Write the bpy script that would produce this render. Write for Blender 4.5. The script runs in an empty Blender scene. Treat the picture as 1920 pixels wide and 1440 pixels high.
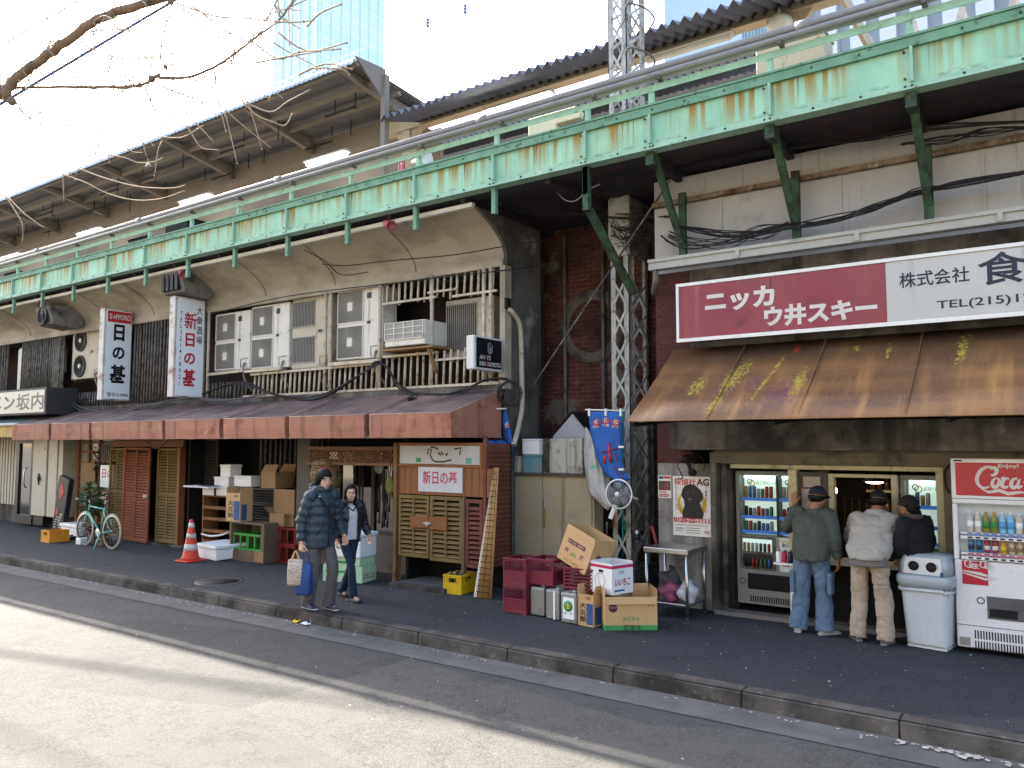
import bpy, bmesh, math, random
from mathutils import Vector, Matrix
S = bpy.context.scene
C = S.collection
R = math.radians
rnd = random.Random(7)
# ---------------- camera, sky, sun, exposure ----------------
CAM_Z = 2.2
YAW, PITCH = R(35.4), R(4.25)
cd = bpy.data.cameras.new('camera'); cam = bpy.data.objects.new('camera', cd); C.objects.link(cam)
cd.sensor_width = 36; cd.lens = 1500 / 1920 * 36; cd.clip_end = 3000; cd.clip_start = .05
cam.location = (0, 0, CAM_Z); cam.rotation_euler = (math.pi / 2 + PITCH, 0, YAW)
S.camera = cam
SUN_EL, SUN_AZ = R(36.5), R(68)       # azimuth measured from +Y (into the viaduct) towards -X (down the street)
sdir = Vector((-math.sin(SUN_AZ) * math.cos(SUN_EL), math.cos(SUN_AZ) * math.cos(SUN_EL), math.sin(SUN_EL)))
W = bpy.data.worlds.new('World'); S.world = W; W.use_nodes = True
wn = W.node_tree
bg = wn.nodes['Background']; sky = wn.nodes.new('ShaderNodeTexSky'); sky.sky_type = 'NISHITA'; sky.sun_disc = False
sky.sun_elevation = SUN_EL; sky.sun_rotation = -SUN_AZ; sky.dust_density = 3.0; sky.air_density = .9; sky.ozone_density = .4
wn.links.new(sky.outputs[0], bg.inputs[0]); bg.inputs[1].default_value = .075
sl = bpy.data.lights.new('sun', 'SUN'); sl.energy = 2.7; sl.angle = R(.7); sl.color = (1, .91, .79)
so = bpy.data.objects.new('sun', sl); C.objects.link(so); so.rotation_euler = (-sdir).to_track_quat('-Z', 'Y').to_euler()
S.view_settings.view_transform = 'Standard'; S.view_settings.look = 'None'; S.view_settings.exposure = 3.5; S.view_settings.gamma = 1
S.cycles.use_denoising = True; S.cycles.max_bounces = 8; S.cycles.diffuse_bounces = 4
# pixel of the 1920 x 1440 photograph -> point on a real plane (used to read distances off the photo)
_f0 = Vector((-math.sin(YAW), math.cos(YAW), 0)); _r = Vector((math.cos(YAW), math.sin(YAW), 0))
_fw = _f0 * math.cos(PITCH) + Vector((0, 0, math.sin(PITCH))); _up = Vector((0, 0, math.cos(PITCH))) - _f0 * math.sin(PITCH)
def ray(x, y): return _fw + _r * ((x - 960) / 1500) - _up * ((y - 720) / 1500)
def P(x, y, Y): d = ray(x, y); return Vector((0, 0, CAM_Z)) + d * (Y / d.y)
def PX(x, y, X): d = ray(x, y); return Vector((0, 0, CAM_Z)) + d * (X / d.x)
def PZ(x, y, z): d = ray(x, y); return Vector((0, 0, CAM_Z)) + d * ((z - CAM_Z) / d.z)
# ---------------- materials ----------------
def lin(h):
    if not isinstance(h, str): return tuple(h)
    h = h.lstrip('#'); o = []
    for i in (0, 2, 4):
        v = int(h[i:i + 2], 16) / 255
        o.append(v / 12.92 if v <= .04045 else ((v + .055) / 1.055) ** 2.4)
    return tuple(o)
MATS = {}
def mat(name, col, rough=.75, metal=0, var=.22, vs=3, dirt=None, streak=None, bump=0, bs=80, emit=0, spec=.35, fine=.12, alpha=1, coat=0):
    if name in MATS: return MATS[name]
    m = bpy.data.materials.new(name); m.use_nodes = True; t = m.node_tree; N = t.nodes; L = t.links
    b = N['Principled BSDF']; col = lin(col)
    tc = N.new('ShaderNodeTexCoord')
    def noise(scale, det=4, vec=None, sc=(1, 1, 1), rg=.55):
        n = N.new('ShaderNodeTexNoise'); n.inputs['Scale'].default_value = scale; n.inputs['Detail'].default_value = det; n.inputs['Roughness'].default_value = rg
        mp = N.new('ShaderNodeMapping'); mp.inputs['Scale'].default_value = sc
        L.new(tc.outputs['Object'], mp.inputs[0]); L.new(mp.outputs[0], n.inputs[0]); return n.outputs[0]
    def ramp(src, a, c):
        r = N.new('ShaderNodeMapRange'); r.inputs[1].default_value = a; r.inputs[2].default_value = c; L.new(src, r.inputs[0]); return r.outputs[0]
    def mix(fac, a, c, mode='MIX'):
        x = N.new('ShaderNodeMix'); x.data_type = 'RGBA'; x.blend_type = mode
        if isinstance(fac, float): x.inputs[0].default_value = fac
        else: L.new(fac, x.inputs[0])
        for s, i in ((a, 6), (c, 7)):
            if isinstance(s, tuple): x.inputs[i].default_value = (*s, 1)
            else: L.new(s, x.inputs[i])
        return x.outputs[2]
    cur = col
    if var or fine:
        lo = tuple(v * (1 - var) for v in col); hi = tuple(min(1, v * (1 + var * .7)) for v in col)
        cur = mix(ramp(noise(vs), .3, .7), lo, hi)
        if fine: cur = mix(ramp(noise(vs * 17, 3), .3, .75), mix(1.0, cur, (1 - fine, 1 - fine, 1 - fine), 'MULTIPLY'), cur)
    if dirt:
        for dc, am, sc in (dirt if isinstance(dirt, list) else [dirt]):
            cur = mix(ramp(noise(sc, 6, rg=.65), .72 - am * .45, .78 - am * .2), cur, lin(dc))
    if streak:
        for sk in (streak if isinstance(streak, list) else [streak]):
            dc, am, sc = sk[:3]
            n = noise(1, 3, sc=(sc, sc, sc * .05))
            cur = mix(ramp(n, .7 - am * .4, .85 - am * .25), cur, lin(dc))
    if isinstance(cur, tuple): b.inputs['Base Color'].default_value = (*cur, 1)
    else: L.new(cur, b.inputs['Base Color'])
    b.inputs['Roughness'].default_value = rough; b.inputs['Metallic'].default_value = metal
    b.inputs['Specular IOR Level'].default_value = spec; b.inputs['Alpha'].default_value = alpha
    if coat: b.inputs['Coat Weight'].default_value = coat; b.inputs['Coat Roughness'].default_value = .08
    if emit:
        if isinstance(cur, tuple): b.inputs['Emission Color'].default_value = (*cur, 1)
        else: L.new(cur, b.inputs['Emission Color'])
        b.inputs['Emission Strength'].default_value = emit
    if bump:
        bp = N.new('ShaderNodeBump'); bp.inputs['Strength'].default_value = bump; bp.inputs['Distance'].default_value = .02
        L.new(noise(bs, 5), bp.inputs['Height']); L.new(bp.outputs[0], b.inputs['Normal'])
    MATS[name] = m; return m
# ---------------- mesh builder ----------------
def wl(o):
    v = Vector((0, 0, 0))
    while o: v = v + o.location; o = o.parent
    return v
class B:
    def __init__(s): s.v = []; s.f = []; s.m = []; s.s = []; s.k = 0
    def add(s, vs, fs, sm=False):
        n = len(s.v); s.v += [tuple(x) for x in vs]
        for f in fs: s.f.append([i + n for i in f]); s.m.append(s.k); s.s.append(sm)
        return s
    def box(s, x0, x1, y0, y1, z0, z1):
        return s.add([(x0, y0, z0), (x1, y0, z0), (x1, y1, z0), (x0, y1, z0), (x0, y0, z1), (x1, y0, z1), (x1, y1, z1), (x0, y1, z1)],
              [(0, 3, 2, 1), (4, 5, 6, 7), (0, 1, 5, 4), (1, 2, 6, 5), (2, 3, 7, 6), (3, 0, 4, 7)])
    def obox(s, M, x0, x1, y0, y1, z0, z1):
        n = len(s.v); s.box(x0, x1, y0, y1, z0, z1); s.v[n:] = [tuple(M @ Vector(p)) for p in s.v[n:]]; return s
    def bar(s, p, q, w, h=None, up=(0, 0, 1)):
        p = Vector(p); q = Vector(q); d = (q - p); L = d.length; d.normalize(); u = Vector(up)
        if abs(d.dot(u)) > .95: u = Vector((0, 1, 0))
        a = d.cross(u).normalized(); u = a.cross(d); h = h or w
        M = Matrix((( d.x, a.x, u.x, p.x), (d.y, a.y, u.y, p.y), (d.z, a.z, u.z, p.z), (0, 0, 0, 1)))
        return s.obox(M, 0, L, -w / 2, w / 2, -h / 2, h / 2)
    def tube(s, pts, r, n=8, cap=True, sm=True, flat=1):
        pts = [Vector(p) for p in pts]; k = len(pts); vs = []; fs = []
        rs = r if isinstance(r, (list, tuple)) else [r] * k
        pa = None
        for i, p in enumerate(pts):
            d = (pts[min(i + 1, k - 1)] - pts[max(i - 1, 0)])
            if d.length < 1e-9: d = Vector((0, 0, 1))
            d.normalize()
            if pa is None:
                u = Vector((0, 0, 1)) if abs(d.z) < .9 else Vector((0, 1, 0)); a = d.cross(u).normalized()
            else: a = (pa - d * pa.dot(d)).normalized()
            pa = a; c = d.cross(a)
            for j in range(n):
                t = 2 * math.pi * j / n; vs.append(p + a * (math.cos(t) * rs[i]) + c * (math.sin(t) * rs[i] * flat))
        for i in range(k - 1):
            for j in range(n): fs.append((i * n + j, i * n + (j + 1) % n, (i + 1) * n + (j + 1) % n, (i + 1) * n + j))
        s.add(vs, fs, sm)
        if cap: n0 = len(s.v) - len(vs); s.add([], []); s.f += [[n0 + j for j in range(n)][::-1], [n0 + (k - 1) * n + j for j in range(n)]]; s.m += [s.k] * 2; s.s += [False] * 2
        return s
    def cyl(s, p, q, r, n=14, r2=None, sm=True): return s.tube([p, q], [r, r if r2 is None else r2], n, True, sm)
    def lathe(s, prof, n=24, c=(0, 0, 0), axis='z', sm=True):
        vs = []; fs = []; k = len(prof)
        for r, h in prof:
            for j in range(n):
                t = 2 * math.pi * j / n; a, b2 = r * math.cos(t), r * math.sin(t)
                p = (a, b2, h) if axis == 'z' else ((a, h, b2) if axis == 'y' else (h, a, b2)); vs.append((p[0] + c[0], p[1] + c[1], p[2] + c[2]))
        for i in range(k - 1):
            for j in range(n): fs.append((i * n + j, i * n + (j + 1) % n, (i + 1) * n + (j + 1) % n, (i + 1) * n + j))
        ring = prof[0] == prof[-1]
        if prof[0][0] > 1e-6 and not ring: fs.append(tuple(range(n))[::-1])
        if prof[-1][0] > 1e-6 and not ring: fs.append(tuple((k - 1) * n + j for j in range(n)))
        return s.add(vs, fs, sm)
    def prism(s, poly, axis, a, b2):
        def p(u, w, h): return (h, u, w) if axis == 'x' else ((u, h, w) if axis == 'y' else (u, w, h))
        n = len(poly); vs = [p(u, w, a) for u, w in poly] + [p(u, w, b2) for u, w in poly]
        return s.add(vs, [tuple(range(n))[::-1], tuple(range(n, 2 * n))] + [(i, (i + 1) % n, n + (i + 1) % n, n + i) for i in range(n)])
    def sheet(s, rows, sm=True, th=0):
        n = len(rows[0]); vs = [p for r in rows for p in r]
        fs = [(i * n + j, i * n + j + 1, (i + 1) * n + j + 1, (i + 1) * n + j) for i in range(len(rows) - 1) for j in range(n - 1)]
        return s.add(vs, fs, sm)
    def ell(s, c, r, n=12, rot=None):
        r = (r, r, r) if isinstance(r, (int, float)) else r; vs = []; fs = []; m = n // 2 + 1
        for i in range(m + 1):
            ph = math.pi * (i / m) - math.pi / 2
            for j in range(n):
                t = 2 * math.pi * j / n; v = Vector((r[0] * math.cos(ph) * math.cos(t), r[1] * math.cos(ph) * math.sin(t), r[2] * math.sin(ph)))
                if rot: v = rot @ v
                vs.append((v.x + c[0], v.y + c[1], v.z + c[2]))
        for i in range(m):
            for j in range(n): fs.append((i * n + j, i * n + (j + 1) % n, (i + 1) * n + (j + 1) % n, (i + 1) * n + j))
        return s.add(vs, fs, True)
    def build(s, name, mats, parent=None, bev=0, loc=None, w=True, solid=0, weld=False, seg=1):
        me = bpy.data.meshes.new(name); off = Vector((0, 0, 0))
        if parent is not None and w: off = wl(parent)
        if loc is not None: off = Vector(loc)
        me.from_pydata([(v[0] - off.x, v[1] - off.y, v[2] - off.z) for v in s.v], [], s.f)
        me.polygons.foreach_set('material_index', s.m); me.polygons.foreach_set('use_smooth', s.s)
        bm = bmesh.new(); bm.from_mesh(me)
        if weld: bmesh.ops.remove_doubles(bm, verts=bm.verts, dist=1e-5)
        bmesh.ops.recalc_face_normals(bm, faces=bm.faces); bm.to_mesh(me); bm.free()
        for m in (mats if isinstance(mats, (list, tuple)) else [mats]): me.materials.append(m)
        o = bpy.data.objects.new(name, me); C.objects.link(o)
        if parent is not None: o.parent = parent
        if loc is not None and parent is None: o.location = loc
        if solid: md = o.modifiers.new('solid', 'SOLIDIFY'); md.thickness = solid; md.offset = 0
        if bev:
            md = o.modifiers.new('bevel', 'BEVEL'); md.width = bev; md.segments = seg; md.limit_method = 'ANGLE'; md.angle_limit = R(40)
        return o
def tag(o, label, cat, group=None, kind=None):
    if label: o['label'] = label
    if cat: o['category'] = cat
    if group: o['group'] = group
    if kind: o['kind'] = kind
    return o
def thing(name, label, cat, loc=(0, 0, 0), rz=0, group=None):
    o = bpy.data.objects.new(name, None); C.objects.link(o); o.location = loc; o.rotation_euler = (0, 0, rz); o.empty_display_size = .1
    return tag(o, label, cat, group)
def dup(root, loc, rz=None, label=None, group=None):
    r = root.copy(); C.objects.link(r); r.location = loc
    if rz is not None: r.rotation_euler = (0, 0, rz)
    if label: r['label'] = label
    if group: r['group'] = group
    def rec(a, b):
        for ch in a.children:
            c = ch.copy(); C.objects.link(c); c.parent = b; rec(ch, c)
    rec(root, r); return r
def struct(o): o['kind'] = 'structure'; return o
# writing: a text laid on a plane (o: lower left corner, ax: reading direction, up: up direction), fitted to w x h metres
def text(body, m, parent, o, w, h, ax=(1, 0, 0), up=(0, 0, 1), name='lettering', bold=0, out=.003, shear=0, vert=False, keep=False, world=True, gap=1.08):
    chars = list(body) if vert else [body]
    allv = []; allf = []
    for i, ch in enumerate(chars):
        cu = bpy.data.curves.new('t', 'FONT'); cu.body = ch; cu.size = 1; cu.offset = bold; cu.shear = shear; cu.resolution_u = 3
        ob = bpy.data.objects.new('t', cu); C.objects.link(ob)
        dg = bpy.context.evaluated_depsgraph_get(); me = bpy.data.meshes.new_from_object(ob.evaluated_get(dg))
        vs = [v.co.copy() for v in me.vertices]; n = len(allv)
        if vert and vs:
            cx = (min(v.x for v in vs) + max(v.x for v in vs)) / 2
            vs = [Vector((v.x - cx, v.y - i * gap, 0)) for v in vs]
        allv += vs; allf += [[k + n for k in p.vertices] for p in me.polygons]
        bpy.data.objects.remove(ob); bpy.data.curves.remove(cu); bpy.data.meshes.remove(me)
    if not allv: return None
    x0 = min(v.x for v in allv); x1 = max(v.x for v in allv); y0 = min(v.y for v in allv); y1 = max(v.y for v in allv)
    sx = w / max(1e-6, x1 - x0); sy = h / max(1e-6, y1 - y0)
    if keep: sx = sy = min(sx, sy)
    ax = Vector(ax).normalized(); up = Vector(up).normalized(); nn = ax.cross(up); o = Vector(o)
    b = B(); b.add([o + ax * ((v.x - x0) * sx) + up * ((v.y - y0) * sy) + nn * out for v in allv], allf)
    if parent is None: return b
    return b.build(name, m, parent, w=world)
def ribbons(strokes, width, o, ax=(1, 0, 0), up=(0, 0, 1), out=.004):
    """flat brush strokes on a plane: each stroke is a list of (u, v[, width factor])"""
    b = B(); ax = Vector(ax).normalized(); up = Vector(up).normalized(); nn = ax.cross(up); o = Vector(o)
    for si, st in enumerate(strokes):
        L = []; Rr = []
        for i, p in enumerate(st):
            a = st[max(i - 1, 0)]; c = st[min(i + 1, len(st) - 1)]; dx, dy = c[0] - a[0], c[1] - a[1]; l = math.hypot(dx, dy) or 1
            k = width * (p[2] if len(p) > 2 else 1) / 2; nx, ny = -dy / l * k, dx / l * k
            for lst, sg in ((L, 1), (Rr, -1)): lst.append(o + ax * (p[0] + nx * sg) + up * (p[1] + ny * sg) + nn * (out + si * .0004))
        b.sheet([L, Rr], sm=False)
    return b
def spline(pts, n=6):
    """Catmull-Rom through the points"""
    pts = [Vector(p) for p in pts]; out = []
    for i in range(len(pts) - 1):
        p0 = pts[max(i - 1, 0)]; p1 = pts[i]; p2 = pts[i + 1]; p3 = pts[min(i + 2, len(pts) - 1)]
        for k in range(n):
            t = k / n; out.append(.5 * ((2 * p1) + (p2 - p0) * t + (2 * p0 - 5 * p1 + 4 * p2 - p3) * t * t + (3 * p1 - p0 - 3 * p2 + p3) * t ** 3))
    out.append(pts[-1]); return out
def sag(p, q, d, n=14):
    p = Vector(p); q = Vector(q); return [p.lerp(q, i / n) - Vector((0, 0, d * 4 * (i / n) * (1 - i / n))) for i in range(n + 1)]
# ---------------- special materials ----------------
def nodes(name):
    m = bpy.data.materials.new(name); m.use_nodes = True; MATS[name] = m
    return m, m.node_tree.nodes, m.node_tree.links, m.node_tree.nodes['Principled BSDF']
class G:
    """small node-graph writer"""
    def __init__(s, name): s.m, s.N, s.L, s.b = nodes(name); s.tc = s.N.new('ShaderNodeTexCoord'); s.o = s.tc.outputs['Object']
    def map(s, sc=(1, 1, 1), loc=(0, 0, 0), rot=(0, 0, 0)):
        n = s.N.new('ShaderNodeMapping'); n.inputs['Scale'].default_value = sc; n.inputs['Location'].default_value = loc; n.inputs['Rotation'].default_value = rot; s.L.new(s.o, n.inputs[0]); return n.outputs[0]
    def noise(s, scale=1, det=4, sc=(1, 1, 1), loc=(0, 0, 0), rg=.55):
        n = s.N.new('ShaderNodeTexNoise'); n.inputs['Scale'].default_value = scale; n.inputs['Detail'].default_value = det; n.inputs['Roughness'].default_value = rg
        s.L.new(s.map(sc, loc), n.inputs[0]); return n.outputs[0]
    def ramp(s, src, a, c, lo=0., hi=1.):
        r = s.N.new('ShaderNodeMapRange'); r.inputs[1].default_value = a; r.inputs[2].default_value = c; r.inputs[3].default_value = lo; r.inputs[4].default_value = hi; s.L.new(src, r.inputs[0]); return r.outputs[0]
    def math(s, op, a, b2=None):
        n = s.N.new('ShaderNodeMath'); n.operation = op
        for i, v in enumerate((a, b2)):
            if v is None: continue
            if isinstance(v, (int, float)): n.inputs[i].default_value = v
            else: s.L.new(v, n.inputs[i])
        return n.outputs[0]
    def mix(s, f, a, c, mode='MIX'):
        x = s.N.new('ShaderNodeMix'); x.data_type = 'RGBA'; x.blend_type = mode
        for v, i in ((f, 0), (a, 6), (c, 7)):
            if isinstance(v, str): v = lin(v)
            if isinstance(v, tuple): x.inputs[i].default_value = (*v, 1)
            elif isinstance(v, float): x.inputs[i].default_value = v
            else: s.L.new(v, x.inputs[i])
        return x.outputs[2]
    def xyz(s):
        n = s.N.new('ShaderNodeSeparateXYZ'); s.L.new(s.o, n.inputs[0]); return n.outputs
    def bump(s, h, st=.3, d=.02):
        n = s.N.new('ShaderNodeBump'); n.inputs['Strength'].default_value = st; n.inputs['Distance'].default_value = d; s.L.new(h, n.inputs['Height']); s.L.new(n.outputs[0], s.b.inputs['Normal'])
    def done(s, col, rough=.8, metal=0, spec=.3):
        if isinstance(col, str): s.b.inputs['Base Color'].default_value = (*lin(col), 1)
        else: s.L.new(col, s.b.inputs['Base Color'])
        s.b.inputs['Roughness'].default_value = rough; s.b.inputs['Metallic'].default_value = metal; s.b.inputs['Specular IOR Level'].default_value = spec; return s.m
def m_asphalt(name, base, lo, patch):
    g = G(name); sp = g.math('ADD', g.math('MULTIPLY', g.noise(70, 3, rg=.8), .6), g.math('MULTIPLY', g.noise(190, 2, rg=.8), .4)); big = g.noise(.5, 5); mid = g.noise(6, 5, rg=.7)
    c = g.mix(g.ramp(sp, .4, .62), lo, base); c = g.mix(g.ramp(big, .42, .65), c, g.mix(.55, c, patch)); c = g.mix(g.ramp(mid, .3, .75), g.mix(1., c, (.84, .85, .86), 'MULTIPLY'), c)
    crack = g.noise(.9, 8, rg=.75, loc=(7, 2, 0)); k = g.math('ABSOLUTE', g.math('SUBTRACT', crack, .5)); c = g.mix(g.ramp(k, .001, .006), g.mix(.75, c, (.012, .012, .012)), c); st = g.noise(1.3, 5, loc=(3, 9, 0), rg=.6); c = g.mix(g.ramp(st, .58, .72), c, g.mix(.4, c, (.02, .02, .022)))
    vo = g.N.new('ShaderNodeTexVoronoi'); vo.inputs['Scale'].default_value = .42; g.L.new(g.map(sc=(.6, 1, 1)), vo.inputs[0]); sv = g.N.new('ShaderNodeSeparateColor'); g.L.new(vo.outputs['Color'], sv.inputs[0]); c = g.mix(1., c, g.mix(g.ramp(sv.outputs[0], 0, 1), (.82, .83, .85), (1.12, 1.1, 1.08)), 'MULTIPLY')
    g.bump(sp, .5, .008); return g.done(c, .93, 0, .2)
def m_girder():
    g = G('green_girder_paint'); x, y, z = g.xyz()
    c = g.mix(g.ramp(g.noise(2.5, 4), .3, .7), '#82b094', '#9cc8a8')
    s1 = g.noise(1, 4, sc=(9, 1, .3)); grp = g.noise(1, 2, sc=(1.7, 1, .1), loc=(3, 0, 0)); grad = g.ramp(z, .06, .55, .1, 1)
    f = g.math('MULTIPLY', g.ramp(s1, .44, .54), g.math('MULTIPLY', g.ramp(grp, .4, .5), g.math('MULTIPLY', grad, g.ramp(g.noise(1, 2, sc=(.45, 1, .1), loc=(8, 0, 0)), .3, .55, .3, 1.25)))); c = g.mix(g.math('MINIMUM', g.math('MULTIPLY', f, 1.3), .95), c, '#94742a')
    f2 = g.math('MULTIPLY', g.ramp(g.noise(1, 4, sc=(24, 1, .5), loc=(1, 0, 5)), .55, .64), g.math('MULTIPLY', g.ramp(grp, .47, .62), g.ramp(z, .12, .45, 0, 1.3))); c = g.mix(g.math('MINIMUM', f2, .95), c, '#5a3514')
    e = g.math('MULTIPLY', g.ramp(g.noise(5, 6, sc=(1, 1, 2), rg=.7), .5, .56), g.ramp(z, .14, .05)); c = g.mix(e, c, '#3a2b22')
    return g.done(c, .6, 0, .35)
def m_brick(name, a, b2, mortar, soot, amt=.5, plaster=None):
    g = G(name); t = g.N.new('ShaderNodeTexBrick'); t.inputs['Scale'].default_value = 1; t.inputs['Brick Width'].default_value = .22; t.inputs['Row Height'].default_value = .072; t.inputs['Mortar Size'].default_value = .007
    g.L.new(g.map(rot=(R(90), 0, 0)), t.inputs[0])
    for i, c in (('Color1', a), ('Color2', b2), ('Mortar', mortar)): t.inputs[i].default_value = (*lin(c), 1)
    c = g.mix(g.ramp(g.noise(20, 4), .3, .8), g.mix(1., t.outputs[0], (.55, .5, .5), 'MULTIPLY'), t.outputs[0])
    c = g.mix(g.ramp(g.noise(.9, 6, rg=.7), .62 - amt * .3, .75 - amt * .2), c, soot)
    if plaster: c = g.mix(g.math('MULTIPLY', g.ramp(g.noise(1.1, 7, loc=(4, 1, 1), rg=.6), .6, .63), .75), c, plaster)
    g.bump(t.outputs['Fac'], -.4, .01); return g.done(c, .9)
def m_rust_awning():
    g = G('rusty_brown_sheet'); x, y, z = g.xyz()
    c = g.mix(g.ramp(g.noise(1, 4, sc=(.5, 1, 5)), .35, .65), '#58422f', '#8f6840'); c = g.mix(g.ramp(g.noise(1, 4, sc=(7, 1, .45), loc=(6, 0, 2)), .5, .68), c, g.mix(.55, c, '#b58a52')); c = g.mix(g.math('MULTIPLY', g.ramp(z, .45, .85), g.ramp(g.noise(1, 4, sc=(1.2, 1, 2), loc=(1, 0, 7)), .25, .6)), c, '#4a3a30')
    c = g.mix(g.ramp(g.noise(1, 5, sc=(3, 1, .6), loc=(2, 0, 1)), .4, .7), c, g.mix(.6, c, '#4a3830')); c = g.mix(g.ramp(g.noise(60, 4), .4, .75), c, g.mix(.5, c, '#a9743f'))
    fl = g.noise(26, 5, sc=(1, 1, .5), rg=.7)
    def spots(c, lst, col, th):
        acc = None
        for (cx, cz, rx, rz, sh) in lst:
            dx = g.math('MULTIPLY', g.math('SUBTRACT', g.math('SUBTRACT', x, cx), g.math('MULTIPLY', g.math('SUBTRACT', z, cz), sh)), 1 / rx); dz = g.math('MULTIPLY', g.math('SUBTRACT', z, cz), 1 / rz)
            d = g.math('SUBTRACT', 1, g.math('ADD', g.math('MULTIPLY', dx, dx), g.math('MULTIPLY', dz, dz))); acc = d if acc is None else g.math('MAXIMUM', acc, d)
        return g.mix(g.ramp(g.math('ADD', g.math('MULTIPLY', acc, .22), fl), th, th + .03), c, col)
    c = spots(c, [(.98, .38, .25, .2, 0), (1.65, .3, .3, .22, 0), (1.3, .42, .2, .16, 0)], '#6d4650', .68)
    c = spots(c, [(1.02, .5, .16, .34, .3), (1.42, .52, .04, .42, .28), (.62, .42, .14, .16, .1), (1.78, .42, .1, .24, .1), (2.27, .83, .06, .1, 0), (2.6, .76, .05, .16, 0), (3.3, .75, .08, .28, .1), (.95, .2, .1, .16, .3)], '#a8963a', .67)
    c = spots(c, [(1.6, .87, .05, .08, 0)], '#c8452c', .6)
    c = g.mix(g.ramp(g.noise(45, 3, loc=(9, 9, 9)), .8, .82), c, '#c9c2b0')
    g.bump(g.noise(6, 4), .25, .03); return g.done(c, .45, 0, .5)
def m_cove():
    g = G('stained_beige_panel'); c = g.mix(g.ramp(g.noise(1, 4, sc=(.4, 1, 3)), .3, .7), '#918878', '#b0a592')
    c = g.mix(g.ramp(g.noise(1, 5, sc=(1.2, 2, 2), loc=(5, 0, 0)), .45, .75), c, '#756a59'); c = g.mix(g.ramp(g.noise(1, 4, sc=(9, 1, .6)), .6, .8), c, g.mix(.5, c, '#6b5c49'))
    c = g.mix(g.ramp(g.noise(50, 4), .68, .75), c, '#6a5f50'); return g.done(c, .72)
def m_louvre(name, base, dark):
    g = G(name); c = g.mix(g.ramp(g.noise(3, 5, sc=(1, 1, 1)), .3, .7), dark, base); c = g.mix(g.ramp(g.noise(1, 5, sc=(4, 4, 60)), .4, .75), c, g.mix(.4, c, '#2a2018')); return g.done(c, .75)
M_ROAD = m_asphalt('road_asphalt', '#636360', '#363635', '#4d4d4b'); M_PAVE = m_asphalt('pavement_asphalt', '#505152', '#2b2c2e', '#3e3f41')
M_CONC = mat('gutter_concrete', '#5d5c5a', .9, var=.2, vs=2, dirt=('#4a4845', .5, 3), bump=.2); M_KERB = mat('kerb_stone', '#5c5751', .9, var=.25, vs=3, dirt=[('#2c2723', .75, 2.2), ('#7b766f', .25, 9)], bump=.4, bs=40)
M_GIRD = m_girder(); M_GREEN = mat('green_paint', '#98bba2', .6, var=.18, vs=4, dirt=('#54402c', .28, 9)); M_GRDK = mat('darker_green_paint', '#6a9276', .65, var=.2, vs=5, dirt=('#3a3128', .35, 12)); M_GRBR = mat('old_green_bracket_paint', '#3a5a40', .75, var=.3, vs=6, dirt=[('#2a2620', .7, 7), ('#5a3a24', .25, 11)])
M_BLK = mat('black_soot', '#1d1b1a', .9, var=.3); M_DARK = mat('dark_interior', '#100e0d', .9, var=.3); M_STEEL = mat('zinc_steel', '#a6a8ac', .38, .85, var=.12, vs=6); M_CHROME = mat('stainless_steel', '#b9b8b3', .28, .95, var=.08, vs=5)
M_PIPE = mat('grey_duct_pipe', '#8d8b88', .5, .1, var=.1, vs=3, dirt=('#6d6a6a', .2, 8)); M_CREAM = mat('cream_paint', '#b9aa8f', .65, var=.12, vs=2, dirt=('#7b6c58', .25, 5)); M_WPANEL = mat('white_wall_panel', '#aaa7a2', .7, var=.1, vs=1.2, streak=[('#6f5a45', .22, 9)], dirt=('#8f8a83', .3, 2))
M_MAST = mat('grey_mast_paint', '#a5a59f', .6, .1, var=.18, vs=5, dirt=[('#5c554a', .45, 7), ('#7a4a2a', .2, 15)]); M_ROOF = mat('roof_sheet_underside', '#7c7b7c', .7, var=.15, vs=2); M_ZIG = mat('dark_folded_roof_sheet', '#696d79', .6, .2, var=.15)
M_TRANS = mat('pale_plastic_sheet', '#a9b9c2', .4, var=.2, vs=6); M_BROWN = mat('brown_roof_beam', '#7f766c', .7, var=.12, vs=2, dirt=('#5a5046', .2, 4)); M_COVE = m_cove(); M_BARS = mat('dirty_white_bars', '#bdb19b', .65, var=.2, vs=6, dirt=('#5c5042', .38, 9)); M_BARD = mat('old_grey_bars', '#6f6a62', .7, var=.3, vs=6, dirt=('#38322c', .6, 7))
M_WALL = mat('stained_dark_concrete', '#6a645c', .9, var=.25, vs=1.2, dirt=[('#2b2825', .65, 1.6), ('#8f887c', .25, 4)], streak=('#2a2622', .5, 4), bump=.3, bs=30); M_LWALL = mat('grey_plaster', '#8c8982', .85, var=.15, vs=1.5, dirt=('#4a4640', .5, 2.5), streak=('#4a443c', .45, 5), bump=.2, bs=30)
M_BRICK = m_brick('sooty_brick', '#5d3228', '#74443a', '#6b6058', '#221d1b', .55, '#6f6a62'); M_BRICK2 = m_brick('red_brick', '#633430', '#53302c', '#4a423e', '#2b2322', .35)
M_GUT = mat('grey_gutter_paint', '#aaa89f', .6, var=.1, vs=2, dirt=('#77736a', .35, 3)); M_LAMP = mat('lamp_glow', '#fffdf5', .5, var=0, fine=0, emit=2.2); M_LAMPB = mat('lamp_housing', '#c9c6bd', .6, var=.05); M_WHITE = mat('white_paint', '#e2e1da', .45, var=.05, vs=3, dirt=('#a5a298', .15, 5)); M_BOARD = mat('dark_deck_board', '#39353a', .9, var=.3, vs=1.5, dirt=('#4f2e2a', .45, 3)); M_GLASS = mat('dark_window_glass', '#121211', .05, 0, var=.1, spec=1, coat=1)
M_ORANGE = mat('faded_terracotta_canvas', '#a3705a', .75, var=.14, vs=1.6, dirt=[('#7a4a3a', .42, 2.2), ('#c48a6e', .25, 3)], streak=('#5a3c34', .42, 6), bump=.08, bs=90)
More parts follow.
